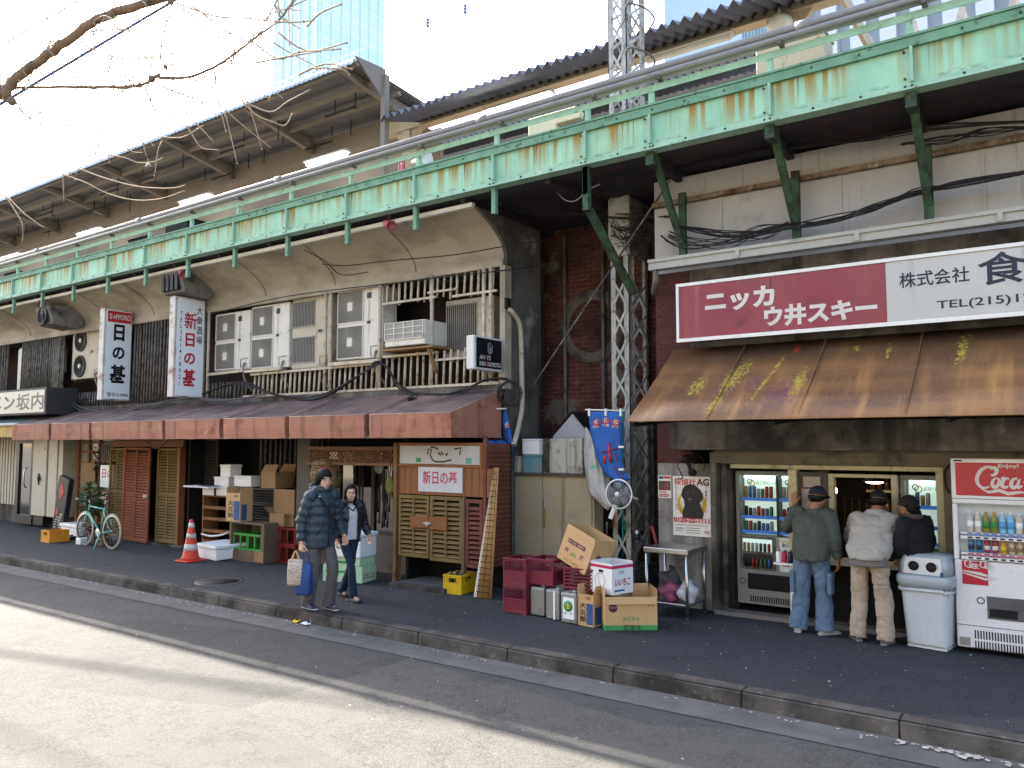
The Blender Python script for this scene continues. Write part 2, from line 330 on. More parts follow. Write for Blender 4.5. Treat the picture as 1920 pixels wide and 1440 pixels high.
M_ORTOP = mat('sooty_terracotta_canvas', '#88726b', .5, var=.2, vs=1.2, dirt=[('#453c3e', .75, 1.1), ('#96756c', .3, 2.5)], streak=('#3f3636', .4, 5)); M_RUST = m_rust_awning()
# ---------------- ground ----------------
b = B(); b.box(-400, 400, -400, 400, -.6, -.05); struct(b.build('ground', M_ROAD))
b = B(); b.sheet([[(x, -30, -.004), (x, 6.27, -.004)] for x in (-120, -40, 0, 40)], sm=False); struct(b.build('road', M_ROAD))
b = B(); b.sheet([[(x, 6.262, 0.002), (x, 6.66, .012)] for x in (-120, -40, 0, 40)], sm=False); struct(b.build('gutter', M_CONC))
b = B(); x = -60.0
while x < 14: w_ = 1.2; b.prism([(6.65, -.1), (6.67, .125), (6.69, .148), (6.83, .152), (6.83, -.1)], 'x', x + .006, x + w_ - .006); x += w_
struct(b.build('kerb', M_KERB, bev=.006)); b = B(); b.box(-60, 14, 6.68, 6.82, -.1, .144); struct(b.build('kerb_bed', M_BLK))
rows = []
for i in range(41):
    xx = -60 + i * 1.9
    rows.append([(xx, yy, .15 + .006 * math.sin(xx * 1.3 + yy * 2) * (0 if j in (0,) else 1)) for j, yy in enumerate((6.826, 7.3, 7.9, 8.5, 9.2, 10, 12.6))])
b = B(); b.sheet(rows); struct(b.build('pavement', M_PAVE))
# ---------------- viaduct behind the shops ----------------
via = thing('railway_viaduct', 'sooty brick railway viaduct with dark deck running above the shops', 'viaduct', (-6, 11, 0))
b = B(); b.box(-60, 14, 11, 11.4, 0, 5.7); b.build('brick_wall', M_BRICK, via)
b = B(); b.box(-60, 14, 8.62, 11.9, 5.72, 5.9); b.box(-60, 14, 8.62, 8.9, 5.66, 5.717)
for i in range(46): b.box(-60 + i * 1.43 + .05, -60 + i * 1.43 + .13, 8.64, 10.98, 5.6, 5.717)
b.build('deck', M_BOARD, via)
b = B(); b.box(-60, 14, 11.9, 13.5, 6.2, 6.5); b.build('platform_edge', M_BROWN, via)
# brick arch ring and bricked-up oval in the gap wall
b = B(); b.lathe([(.42, 0), (.58, -.02), (.6, .1), (.42, 0)], 28, (-6.25, 10.97, 4.05), 'y'); o = b.build('arch_ring', mat('crumbling_plaster', '#6a645d', .9, dirt=('#3a3531', .5, 4), bump=.4, bs=25), via)
b = B(); b.prism([(-6.6, .9), (-5.2, .9), (-5.2, 2.75), (-5.5, 2.8), (-5.72, 2.62), (-5.95, 2.45), (-6.15, 2.2), (-6.5, 2.0)], 'y', 10.95, 10.998); b.build('plaster_patch', mat('old_plaster', '#8a8478', .9, var=.3, vs=3, dirt=('#3a3632', .6, 3), bump=.4, bs=25), via)
b = B()
for xx in (-6.72, -6.02, -5.3): b.cyl((xx, 10.93, .2), (xx, 10.93, 5.6), .03)
b.build('drain_pipe', M_BARD, via)
# ---------------- walkway girder ----------------
gir = thing('walkway_girder', 'rust-streaked pale green steel girder under the platform walkway', 'girder', (-6, 8.5, 5.65))
STX = [1.62, .2, -1.23, -2.62, -4.04, -4.92] + [-6.35 - 1.43 * i for i in range(24)]
b = B(); b.box(-42, 14, 8.5, 8.52, 5.66, 6.2); o = b.build('web_plate', M_GIRD, gir)
b = B(); b.box(-42, 14, 8.44, 8.6, 6.19, 6.215); b.box(-42, 14, 8.455, 8.498, 6.09, 6.187); b.build('top_flange', M_GRDK, gir)  # top flange band in a darker green than the web
b = B(); b.box(-42, 14, 8.43, 8.6, 5.655, 5.675); b.box(-42, 14, 8.475, 8.498, 5.677, 5.735); b.build('bottom_flange', M_GREEN, gir)
b = B(); b.box(-.04, .04, 8.478, 8.498, 5.737, 6.088); b.box(.012, .04, 8.44, 8.476, 5.737, 6.088)
pr = b.build('stiffener', M_GREEN, gir)
pr.location.x = STX[0] - gir.location.x
for v in pr.data.vertices: v.co.x += gir.location.x
for xx in STX[1:]:
    c = pr.copy(); C.objects.link(c); c.parent = gir; c.location.x = xx - gir.location.x
b = B()
for xx in STX:
    for dx in (-.06, .0): 
        for zz in (6.14, 6.05, 5.78, 5.7): b.ell((xx + dx + .02, 8.468, zz), (.014, .012, .014), 8)
    for k in (1, 2): b.ell((xx + k * .47, 8.455, 6.14), (.014, .012, .014), 8); b.ell((xx + k * .47, 8.47, 5.706), (.014, .012, .014), 8)
b.build('bolt_heads', M_GRBR, gir)['kind'] = 'stuff'
for xx in (.2, -1.23, -2.62, -4.04):
    b = B(); b.bar((xx, 8.66, 5.62), (xx, 9.4, 4.75), .08, .06); b.bar((xx, 9.45, 4.45), (xx, 9.45, 5.4), .09, .06); b.box(xx - .05, xx + .05, 8.5, 8.7, 5.5, 5.652); b.build('bracket', M_GRBR, gir)
for xx in (-4.92,): b = B(); b.box(xx - .04, xx + .04, 8.5, 8.58, 5.1, 5.652); b.bar((xx, 8.6, 5.12), (xx + .1, 9.6, 4.2), .1, .06); b.build('bracket', M_GRBR, gir)
for xx in STX[5:]:
    b = B(); b.box(xx - .035, xx + .035, 8.5, 8.56, 5.3, 5.652); b.build('hanger', M_GRDK, gir)
# railing and pipes
rl = thing('walkway_railing', 'pale green angle-iron railing standing on the walkway girder', 'railing', (-6, 8.56, 6.21))
b = B(); b.box(-42, 14, 8.54, 8.552, 6.4, 6.47); b.box(-42, 14, 8.54, 8.59, 6.47, 6.48); b.build('rail', M_GREEN, rl)
for xx in STX: b = B(); b.box(xx - .03, xx + .03, 8.554, 8.61, 6.217, 6.46); b.build('post', M_GREEN, rl)
pp = thing('cable_pipe', 'long grey cable pipe clamped along the walkway railing', 'pipe', (-6, 8.45, 6.6))
b = B(); b.cyl((-42, 8.47, 6.63), (14, 8.47, 6.63), .043); b.cyl((-42, 8.44, 6.545), (14, 8.44, 6.545), .032); b.cyl((-42, 8.5, 6.53), (14, 8.5, 6.53), .03); b.build('pipe', M_PIPE, pp)
b = B(); b.cyl((-.5, 8.47, 6.63), (.5, 8.47, 6.63), .058)
for i in range(9): xx = 2 - i * 4.3; b = B(); b.cyl((xx, 8.47, 6.63), (xx + .16, 8.47, 6.63), .058); b.build('sleeve', M_PIPE, pp)
for xx in STX: b = B(); b.box(xx + .13, xx + .18, 8.42, 8.54, 6.48, 6.58); b.build('clamp', M_BARD, pp)
# ---------------- platform roofs ----------------
rf = thing('platform_roof', 'gull-wing platform roof with ribbed dark underside and pale curled eave', 'roof', (-20, 11, 9))
def ribsheet(x0, x1, prof, pitch, amp, n=2):
    rows = []; k = int((x1 - x0) / pitch * n)
    for i in range(k + 1):
        xx = x0 + (x1 - x0) * i / k; d = amp * (1 if i % 2 else -1) / 2; rows.append([(xx, y + (d if cu else 0), z + (0 if cu else d)) for y, z, cu in prof])
    return rows
b = B(); b.sheet(ribsheet(-48, -10.9, [(10.3, 9.47, 0), (11.2, 9.4, 0), (12.4, 9.3, 0)], .11, .025), sm=False); b.build('roof_sheet', M_ROOF, rf)
b = B(); b.sheet(ribsheet(-48, -10.9, [(10.32, 9.5, 0), (10.22, 9.49, 0), (10.17, 9.43, 1), (10.17, 9.36, 1)], .14, .04), sm=True); b.build('curled_eave', M_TRANS, rf)
b = B(); b.box(-48, -10.9, 10.26, 10.34, 9.36, 9.44); 
for yy in (10.85, 11.4): b.box(-48, -10.9, yy, yy + .07, 9.28 - (yy - 10.3) * .08, 9.36 - (yy - 10.3) * .08)
b.build('purlins', M_BROWN, rf)
xx = -11.3
while xx > -47:
    b = B(); b.add([(xx - .06, 10.3, 9.33), (xx + .06, 10.3, 9.33), (xx + .06, 12.2, 8.95), (xx - .06, 12.2, 8.95), (xx - .06, 10.3, 9.41), (xx + .06, 10.3, 9.41), (xx + .06, 12.2, 9.24), (xx - .06, 12.2, 9.24)], [(0, 3, 2, 1), (4, 5, 6, 7), (0, 1, 5, 4), (1, 2, 6, 5), (2, 3, 7, 6), (3, 0, 4, 7)]); b.build('rafter', M_BROWN, rf); xx -= 3.05
b = B(); b.box(-48, -10.9, 12.2, 12.3, 8.8, 9.24); b.box(-48, -10.9, 12.1, 12.4, 8.76, 8.798); b.build('main_beam', M_BROWN, rf)
b = B(); b.box(-48, -10.9, 12.7, 12.8, 8.15, 8.95); b.build('lower_beam', M_BROWN, rf)
b = B(); b.prism([(10.2, 9.5), (11.0, 9.55), (11.0, 8.95), (10.9, 8.95)], 'x', -10.895, -10.86); b.box(-10.9, -10.78, 10.9, 11.02, 6.4, 9.4); b.build('end_frame', M_BROWN, rf)
rnd.seed(3)
b = B()
for i in range(60):
    xx = -11.6 - i * .6; yy = rnd.choice((10.9, 11.5, 11.9)); b.cyl((xx, yy, 9.3), (xx, yy, 9.3 - rnd.uniform(.2, .55)), .012, 5)
    if i % 3 == 0: b.bar((xx, yy, 8.95), (xx - .9, yy, 8.95), .03)
b.build('hanger_rods', M_BLK, rf)
r2 = thing('platform_roof', 'folded zigzag sheet roof on a beige beam above the walkway', 'roof', (-6, 11, 8.6))
def zig(x0, x1, y0, z0, y1, z1, pitch=.187, amp=.12):
    rows = []; k = int((x1 - x0) / pitch * 2)
    for i in range(k + 1):
        xx = x0 + (x1 - x0) * i / k; d = amp if i % 2 else 0; rows.append([(xx, y0, z0 + d), (xx, y1, z1 + d)])
    return rows
b = B(); b.sheet(zig(-10.85, -2.5, 10.85, 8.44, 12.6, 9.0), sm=False); b.build('folded_sheet', M_ZIG, r2, solid=.004)
b = B(); b.box(-11.8, -2.62, 12.0, 12.02, 8.72, 9.04); b.box(-11.8, -2.62, 11.9, 12.12, 8.7, 8.722); b.box(-11.8, -2.62, 11.92, 12.1, 9.02, 9.04); b.build('main_beam', M_CREAM, r2)
for xx in (-3.35, -11.2):
    b = B(); b.box(xx - .11, xx + .11, 11.94, 12.16, 6.3, 8.7); b.prism([(xx - .35, 8.7), (xx + .35, 8.7), (xx + .11, 8.42), (xx - .11, 8.42)], 'y', 11.98, 12.1); b.build('column', M_CREAM, r2)
b = B(); b.box(-2.66, -2.6, 12.1, 14.2, 8.75, 9.0); b.build('end_beam', M_CREAM, r2)
r3 = thing('platform_roof', 'farther folded sheet roof seen between the railing and the beige beam', 'roof', (-6, 16, 9.6))
b = B(); b.sheet(zig(-60, -4.6, 15.6, 9.95, 17.5, 10.6), sm=False); b.build('folded_sheet', M_ZIG, r3, solid=.004)
b = B(); b.box(-60, -4.6, 17, 17.1, 9.2, 10.3); b.build('main_beam', M_BROWN, r3)
b = B(); b.box(-60, -5.6, 20, 20.1, 6.3, 12.4); b.build('back_screen', mat('brown_screen', '#6a5f54', .8, var=.15), r3)
# fluorescent lamps under the roofs
def lamp(xc, Y, z, L=1.25, lit=True, label=''):
    t = thing('fluorescent_lamp', label, 'lamp', (xc, Y, z), 0, 'tube lamps under the platform roofs')
    b = B(); b.prism([(-.06, .09), (.06, .09), (.11, .03), (-.11, .03)], 'x', -L / 2, L / 2); b.build('housing', M_LAMPB, t, w=False)
    b = B(); b.cyl((-L / 2 + .04, 0, 0), (L / 2 - .04, 0, 0), .05); b.build('tube', M_LAMP if lit else M_WHITE, t, w=False); return t
for (px, py, Y, lit, lab) in ((20, 482, 11.8, 1, 'lit tube lamp cut by the left edge of the photo'), (168, 436, 11.8, 1, 'lit tube lamp second from the left under the ribbed roof'), (367, 375, 11.8, 1, 'lit tube lamp third from the left under the ribbed roof'), (612, 298, 11.8, 1, 'lit tube lamp nearest the end of the ribbed roof'),
                              (722, 323, 13.5, 1, 'short lit tube lamp low behind the rail near the small red sign'), (972, 196, 11.7, 1, 'long bright lit tube lamp under the beige beam'), (1290, 92, 11.7, 0, 'unlit tube lamp under the beige beam right of the mast')):
    p = P(px, py, Y); lamp(p.x, Y, p.z, 1.5 if px > 900 else 1.35, lit, lab)
# small things seen on the platform
p = P(1040, 228, 9.3); t = thing('sheet_metal_sign', 'cream sheet metal sign back showing above the green girder', 'sign', p)
b = B(); b.prism([(-.42, -.2), (.05, -.2), (.05, -.06), (.43, -.06), (.46, .02), (.36, .12), (-.42, .12)], 'y', -.05, .05); b.build('panel', mat('cream_sheet', '#cfc5a4', .5, var=.06), t, w=False, bev=.01); b = B(); b.cyl((-.3, .1, -.6), (-.3, .1, .1), .03); b.build('post', M_GRDK, t, w=False)
p = P(757, 312, 9.6); t = thing('red_notice', 'small red and white notice above the green girder', 'sign', p); b = B(); b.box(-.11, .02, -.02, .02, -.12, .12); b.build('plate', mat('notice_red', '#b0404a', .5), t, w=False, bev=.004); text('LT', M_WHITE, t, (-.1, -.02, -.08), .09, .14, world=False)
p = P(790, 300, 9.6); t = thing('loudspeaker', 'white loudspeaker horn behind the railing', 'loudspeaker', p); b = B(); b.lathe([(.04, -.2), (.06, -.05), (.16, .12), (.15, .13), (.03, 0)], 16, (0, 0, 0), 'x'); b.build('horn', M_WHITE, t, w=False); b = B(); b.cyl((-.1, 0, -.4), (-.1, 0, 0), .025); b.build('stem', M_GRDK, t, w=False)
p = P(1462, 47, 11.9); t = thing('globe_lamp', 'round white globe lamp at the end of the beige beam', 'lamp', p); b = B(); b.ell((0, 0, 0), (.2, .2, .16), 16); b.build('globe', M_WHITE, t, w=False); b = B(); b.cyl((0, 0, .1), (0, 0, .32), .03); b.build('stem', M_CREAM, t, w=False)
for i, (px, py) in enumerate(((330, 425), (258, 457), (20, 520), (1480, 95))):
    p = P(px, py, 9.4); t = thing('equipment_box', ('dark box on the walkway under the third lamp', 'dark box on the walkway left of the darker third-lamp box', 'dark box on the walkway at the far left', 'pale bracket box beside the beam end')[i], 'box', p); b = B(); b.box(-.4, .4, 0, .4, -.2, .12); b.box(-.42, .42, -.02, .42, .122, .14); b.build('case', M_BLK if i < 3 else M_CREAM, t, w=False, bev=.01); b = B(); b.box(-.3, .3, .05, .35, -.5, -.2); b.build('plinth', M_GRDK, t, w=False)
# ---------------- lattice mast ----------------
ms = thing('lattice_mast', 'tall grey riveted lattice mast rising past the viaduct deck', 'mast', (-5.25, 10.3, .15))
cs = [(-5.4, 10.02), (-5.1, 10.02), (-5.1, 10.62), (-5.4, 10.62)]
for (x, y) in cs:
    sx = .085 if x < -5.2 else -.085; sy = .085 if y < 10.3 else -.085
    b = B(); b.box(min(x, x + sx), max(x, x + sx), min(y, y + .012 * (1 if sy > 0 else -1)), max(y, y + .012 * (1 if sy > 0 else -1)), .5, 13); b.box(min(x, x + .012 * (1 if sx > 0 else -1)), max(x, x + .012 * (1 if sx > 0 else -1)), min(y, y + sy), max(y, y + sy), .5, 13); b.build('corner_angle', M_MAST, ms)
b = B(); z = .6; k = 0
while z < 12.8:
    h = .42
    if k == 0 and z > 5: b.build('lacing', M_MAST, ms); b = B(); k = 1; z = 5.72
    for (p, q) in (((cs[0][0] + .03, cs[0][1] - .008), (cs[1][0] - .03, cs[1][1] - .008)), ((cs[1][0] + .008, cs[1][1] + .03), (cs[2][0] + .008, cs[2][1] - .03)), ((cs[3][0] + .03, cs[3][1] + .008), (cs[2][0] - .03, cs[2][1] + .008)), ((cs[0][0] - .008, cs[0][1] + .03), (cs[3][0] - .008, cs[3][1] - .03))):
        up = (0, 1, 0) if abs(p[1] - q[1]) < .1 else (1, 0, 0)
        if not (4.4 < z < 5.65): b.bar((*p, z), (*q, z + h), .036, .008, up=up); b.bar((q[0] , q[1], z + .008), (p[0], p[1], z + h + .008), .036, .01, up=up)
    z += h + .02
b.build('lacing', M_MAST, ms)
b = B(); b.box(-5.41, -5.085, 10.0, 10.018, 4.85, 5.7); b.box(-5.088, -5.076, 10.02, 10.62, 4.85, 5.7); b.build('gusset_plate', M_MAST, ms); b = B(); b.box(-5.47, -5.03, 9.95, 10.69, .15, .5); b.build('base', M_CONC, ms); b = B()
for zz in range(8):
    for xx in (-5.37, -5.13): b.ell((xx, 9.998, 4.92 + zz * .1), .016, 6)
b.build('rivets', M_MAST, ms)['kind'] = 'stuff'
for i, zz in enumerate((6.5, 7.1, 7.75, 8.4)):
    b = B(); b.tube(spline([(-5.1, 10.0, zz), (-4.98, 9.85, zz + .02), (-4.85, 10.1, zz + .03), (-4.86, 10.45, zz + .03), (-5.05, 10.65, zz)]), .014, 6); b.build('cage_hoop', M_BARD, ms)
# overhead-line struts
b = B(); b.bar((-5.3, 10.3, 12.2), (-5.3, 16, 12.6), .1); b.build('cross_arm', M_MAST, ms)
# ---------------- left building: two-storey row of bars under the viaduct ----------------
XE = -6.9                                   # its right-hand end
bb = thing('bar_building', 'two-storey row of old bars with flared beige cornice and rusty upstairs bars', 'building', (-15, 9.5, .15))
prof = [(9.5, 4.95)] + [(9.5 - .72 * (1 - math.cos(t * math.pi / 2 / 8)), 4.95 + .6 * math.sin(t * math.pi / 2 / 8)) for t in range(1, 9)]
prof = [(9.5 - .74 * (k / 10) ** 2.1, 4.95 + .6 * (k / 10)) for k in range(11)]
b = B(); b.sheet([[(x, y, z) for y, z in prof] for x in (-45, -35, -25, -15, XE)]); b.build('cornice', M_COVE, bb)
b = B(); b.box(-45, XE + .02, 8.70, 8.77, 5.54, 5.6); b.build('cornice_trim', M_WHITE, bb)
b = B()
for i in range(14):
    x = XE - 1.75 - i * 1.9; b.tube([(x, y - .004, z) for y, z in prof], .006, 4)
b.build('cornice_seams', M_BLK, bb)
b = B(); b.box(-45, XE, 9.46, 9.53, 4.83, 4.948); b.build('fascia', M_COVE, bb)
# end wall
b = B(); b.prism([(y, z) for y, z in prof] + [(10.4, 5.55), (10.4, .15), (9.62, .15), (9.62, 2.3), (9.5, 2.3)], 'x', XE, XE + .06); b.build('end_wall', mat('dark_grey_render', '#5c5953', .9, var=.2, vs=1.5, dirt=[('#3b3834', .5, 2), ('#a59c8c', .3, 1.1)], streak=('#34302c', .4, 5)), bb)
b = B(); b.box(XE - .03, XE + .065, 9.44, 9.6, 3.0, 4.83); b.build('corner_strip', M_COVE, bb)
# upstairs recess behind the bars
b = B(); b.box(-45, XE, 10.5, 10.6, 2.9, 5.0); b.build('back_wall', mat('sooty_red_wall', '#3a2a28', .9, var=.3, vs=2, dirt=('#191615', .6, 1.5)), bb)
b = B(); b.box(-45, XE, 9.5, 10.5, 2.95, 3.0); b.box(-45, XE, 9.56, 10.5, 4.955, 5.0); b.box(-45, XE, 9.42, 9.5, 2.93, 3.06); b.build('floor_slab', M_WALL, bb)
bs = B()
def bars(x0, x1, z0, z1, pitch, r=.019, Y=9.5, skip=0, bot=0, top=0):
    n = int((x1 - x0) / pitch)
    for i in range(n + 1):
        if rnd.random() < skip: continue
        x = x0 + i * pitch + rnd.uniform(-.008, .008); bs.cyl((x, Y, z0 - rnd.uniform(0, bot)), (x + rnd.uniform(-.012, .012), Y + .02, z1 + rnd.uniform(0, top)), r * rnd.uniform(.85, 1.15), 6)
rnd.seed(11)
bars(-9.3, -6.98, 4.5, 4.84, .137, .021, bot=.06); bs.bar((-9.34, 9.46, 4.5), (-8.2, 9.46, 4.5), .035); bs.bar((-8.35, 9.45, 4.58), (-7.75, 9.45, 4.58), .03); bs.bar((-7.85, 9.46, 4.47), (-7.0, 9.46, 4.47), .035)
bars(-9.3, -6.95, 3.12, 3.62, .137, .021, top=.05); bs.bar((-9.32, 9.46, 3.62), (-8.15, 9.46, 3.62), .04); bs.bar((-8.2, 9.46, 3.5), (-6.95, 9.46, 3.5), .035); bs.bar((-13, 9.46, 3.09), (-6.95, 9.46, 3.09), .04)
bars(-12.75, -9.45, 3.1, 3.5, .13, .021, top=.05, skip=.05); bs.bar((-12.8, 9.46, 3.5), (-9.4, 9.46, 3.52), .04)
for x in (-14.2, -14.35, -10.75, -10.62, -9.42, -8.28, -7.25, -7.12): bs.cyl((x, 9.47, 3.05), (x, 9.47, 4.86), .03, 8)
bs.bar((-14.1, 9.4, 3.56), (-12.95, 9.4, 3.58), .05); bs.bar((-12.9, 9.4, 3.56), (-11.85, 9.4, 3.56), .05); bs.bar((-10.55, 9.4, 3.56), (-9.35, 9.4, 3.56), .06)
bs.build('bar_screen', M_BARS, bb)
bs = B(); bars(-17.0, -14.2, 3.06, 4.86, .115, .024); bars(-14.2, -12.9, 3.06, 3.4, .12, .02); bars(-22.4, -20.35, 3.5, 4.86, .115, .024); bars(-45, -23.2, 3.2, 4.86, .16, .03); bars(-19.7, -17.0, 3.06, 3.4, .12, .022); bars(-20.7, -20.2, 3.06, 4.86, .1, .026)
bs.build('dark_bar_screen', M_BARD, bb)
# ground floor shell
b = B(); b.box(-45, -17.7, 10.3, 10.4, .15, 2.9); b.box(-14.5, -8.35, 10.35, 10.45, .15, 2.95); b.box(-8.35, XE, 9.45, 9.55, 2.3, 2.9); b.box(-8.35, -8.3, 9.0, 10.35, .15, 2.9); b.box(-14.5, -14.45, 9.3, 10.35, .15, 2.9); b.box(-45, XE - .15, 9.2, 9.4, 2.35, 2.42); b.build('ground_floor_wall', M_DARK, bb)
bs = B(); bars(-13.3, -11.35, 1.45, 2.6, .15, .022, 10.1); bs.build('inner_bars', M_BARD, bb)
b = B(); b.box(-11.05, -10.72, 9.15, 9.3, .15, 2.5); b.build('pillar', mat('grey_brown_pillar', '#5b544c', .8, var=.15), bb)
# lower tiled plinth strip
b = B(); b.box(-11.0, -8.45, 9.35, 9.5, .15, .75); b.build('window_plinth', mat('brown_grey_plinth', '#6b6056', .8, var=.15, dirt=('#3a3530', .4, 3)), bb)
wf = B(); 
for x in (-10.95, -10.25, -9.45, -8.6): wf.box(x, x + .07, 9.34, 9.42, .75, 2.12)
wf.box(-11.0, -8.45, 9.34, 9.42, 2.06, 2.12); wf.box(-11.0, -8.45, 9.345, 9.415, .74, .8); wf = wf.build('shop_window', mat('dark_bronze_frame', '#332c28', .5, var=.1), bb)
b = B(); b.box(-10.9, -8.5, 9.375, 9.385, .78, 2.08); b.build('pane', M_GLASS, wf)
# bright reflections in the glass, put in as a pale panel behind the pane
b = B(); b.box(-10.2, -9.1, 9.62, 9.64, 1.2, 2.0); b.build('reflection_panel', mat('pale_reflection', '#cfc0a0', .8, var=.2, vs=2), bb)
# wooden trellis hood over the window
b = B(); b.box(-10.45, -8.42, 8.85, 9.3, 2.1, 2.14); b.box(-10.45, -8.42, 8.82, 8.86, 1.86, 1.9); b.box(-10.45, -8.42, 8.82, 8.86, 2.1, 2.15)
for i in range(29):
    x = -10.45 + i * .07; b.bar((x, 8.84, 1.9), (min(x + .2, -8.42), 8.84, 2.1), .016, .01, up=(0, 1, 0)); b.bar((min(x + .2, -8.42), 8.852, 1.9), (x, 8.852, 2.1), .016, .01, up=(0, 1, 0))
b.build('trellis_hood', mat('brown_wood', '#6d4a2c', .7, var=.25, vs=4), bb)
# ---------------- orange awning ----------------
aw = thing('canvas_awning', 'long faded terracotta canvas awning with boxed valance over the bars', 'awning', (-13, 8.3, 2.3))
ax = [-19.9, -18.1, -16.4, -13.75, -12.0, -10.28, -8.5, -6.88]
for i in range(7):
    x0, x1 = ax[i] + (.05 if i else 0), ax[i + 1] - (.06 if i < 6 else .03)
    b = B(); n = 6; yf = 8.3
    rows = []
    for k in range(n + 1):
        x = x0 + (x1 - x0) * k / n; sg = .005 * math.sin(k * 2.1 + i)
        rows.append([(x, 9.47, 2.99), (x, 8.9, 2.8 + sg), (x, yf, 2.62 + sg)])
    b.sheet(rows, sm=False); b.k = 1
    b.sheet(sm=False, rows=[[(x0 + (x1 - x0) * k / n, yf, 2.618 + .005 * math.sin(k * 2.1 + i)), (x0 + (x1 - x0) * k / n, yf + .004 * math.sin(k * 1.7 + i * 2), 2.45), (x0 + (x1 - x0) * k / n, yf + .015, 2.28 + .004 * math.sin(k * 2.7 + i))] for k in range(n + 1)])
    for xx in (x0, x1): b.add([(xx, 9.47, 2.985), (xx, yf, 2.618), (xx, yf + .015, 2.28), (xx, 9.47, 2.28)], [(0, 1, 2, 3)])
    b.build('awning_section', [M_ORTOP, M_ORANGE], aw, solid=.006)
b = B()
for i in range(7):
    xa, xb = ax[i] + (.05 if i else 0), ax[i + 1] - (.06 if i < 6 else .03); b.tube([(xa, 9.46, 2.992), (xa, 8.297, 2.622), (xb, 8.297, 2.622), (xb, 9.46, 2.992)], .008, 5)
b.build('edge_highlight', mat('painted_edge_sheen', '#b39a8e', .7, var=.25, vs=5), aw)['kind'] = 'stuff'  # sheen along the awning edges, put in as pale strips
b = B()
for x in ax[1:-1]: b.bar((x, 9.4, 2.3), (x, 8.34, 2.3), .03); b.bar((x, 9.42, 2.9), (x, 8.36, 2.55), .03)
b.bar((ax[0] + .05, 8.35, 2.29), (ax[-1] - .05, 8.35, 2.29), .03); b.build('frame', M_BARD, aw)
# ---------------- neighbouring noodle shop at the far left ----------------
ns = thing('noodle_shop', 'pale ribbed shop front with dark glass door at the far left', 'shop', (-22, 9.6, .15))
M_IVORY = mat('ivory_panel', '#b8b09c', .6, var=.1, dirt=('#7d7464', .25, 3))
b = B(); b.box(-45, -22.3, 9.7, 9.8, .6, 2.5)
for i in range(18): b.box(-25.4 + i * .17, -25.3 + i * .17, 9.62, 9.698, .6, 2.5)
for x0, x1 in ((-21.1, -20.4), (-20.3, -19.87), (-19.8, -19.6)): b.box(x0, x1, 9.3, 9.7, .45, 2.5)
b.build('ribbed_panels', M_IVORY, ns, bev=.01); b = B(); b.box(-45, -19.5, 9.72, 10.2, .15, .6); b.box(-45, -19.5, 9.8, 10.2, 2.5, 2.95); b.build('base_wall', M_WALL, ns)
d = B(); d.box(-22.22, -22.07, 9.4, 9.5, .2, 2.4); d.box(-21.42, -21.27, 9.4, 9.5, .2, 2.4); d.box(-22.07, -21.42, 9.4, 9.5, 2.2, 2.4); d.box(-22.07, -21.42, 9.4, 9.5, .2, .42); d.box(-21.27, -20.72, 9.42, 9.5, .2, 2.4); d = d.build('door', mat('black_door_frame', '#1c1b1c', .4, var=.1), ns)
b = B(); b.box(-22.07, -21.42, 9.44, 9.455, .42, 2.2); b.build('pane', M_GLASS, d); b = B(); b.tube(spline([(-21.52, 9.36, 1.1), (-21.52, 9.3, 1.2), (-21.52, 9.3, 1.5), (-21.52, 9.36, 1.6)]), .018, 6); b.build('handle', M_CHROME, d)
b = B(); b.lathe([(.05, 0), (.07, .01), (.07, .02), (.05, .03)], 14, (-20.7, 9.26, 1.35), 'y'); b.box(-20.73, -20.7, 9.27, 9.29, 1.2, 1.48); b.build('wall_ring', M_BLK, ns)
aw2 = thing('canvas_awning', 'small blue-grey awning with pale rail at the far left', 'awning', (-22, 8.8, 2.5)); b = B(); b.sheet([[(x, 9.7, 2.95), (x, 8.7, 2.72)] for x in (-30, -25, -20.2)]); b.build('canvas', mat('blue_grey_canvas', '#5f7888', .7, var=.15), aw2, solid=.02); b = B(); b.cyl((-30, 8.7, 2.66), (-20.1, 8.7, 2.66), .04); b.build('front_rail', M_WHITE, aw2)
b = B(); b.box(-30, -20.3, 8.74, 8.76, 2.35, 2.62); b.build('valance', mat('yellow_valance', '#b99d62', .8, var=.2), aw2)
# horizontal sign box
sg = thing('shop_sign', 'cream sign box with grey lettering at the far left edge', 'sign', (-20.5, 8.9, 3.15)); b = B(); b.box(-24.5, -19.0, 8.6, 9.3, 2.86, 3.47); b.build('case', mat('dark_sign_case', '#32312f', .6, var=.1), sg, bev=.01); b = B(); b.box(-24.45, -19.06, 8.585, 8.6, 2.91, 3.42); b.build('panel', mat('cream_sign_face', '#cdc6b2', .5, var=.05), sg)
text('ラーメン', mat('grey_lettering', '#6f6a60', .6), sg, (P(-58, 750, 8.585).x, 8.585, 2.99), P(28, 750, 8.585).x - P(-58, 750, 8.585).x, .34, bold=.03); text('坂内', MATS['grey_lettering'], sg, (P(31, 750, 8.585).x, 8.585, 2.97), P(82, 750, 8.585).x - P(31, 750, 8.585).x, .39, bold=.014)
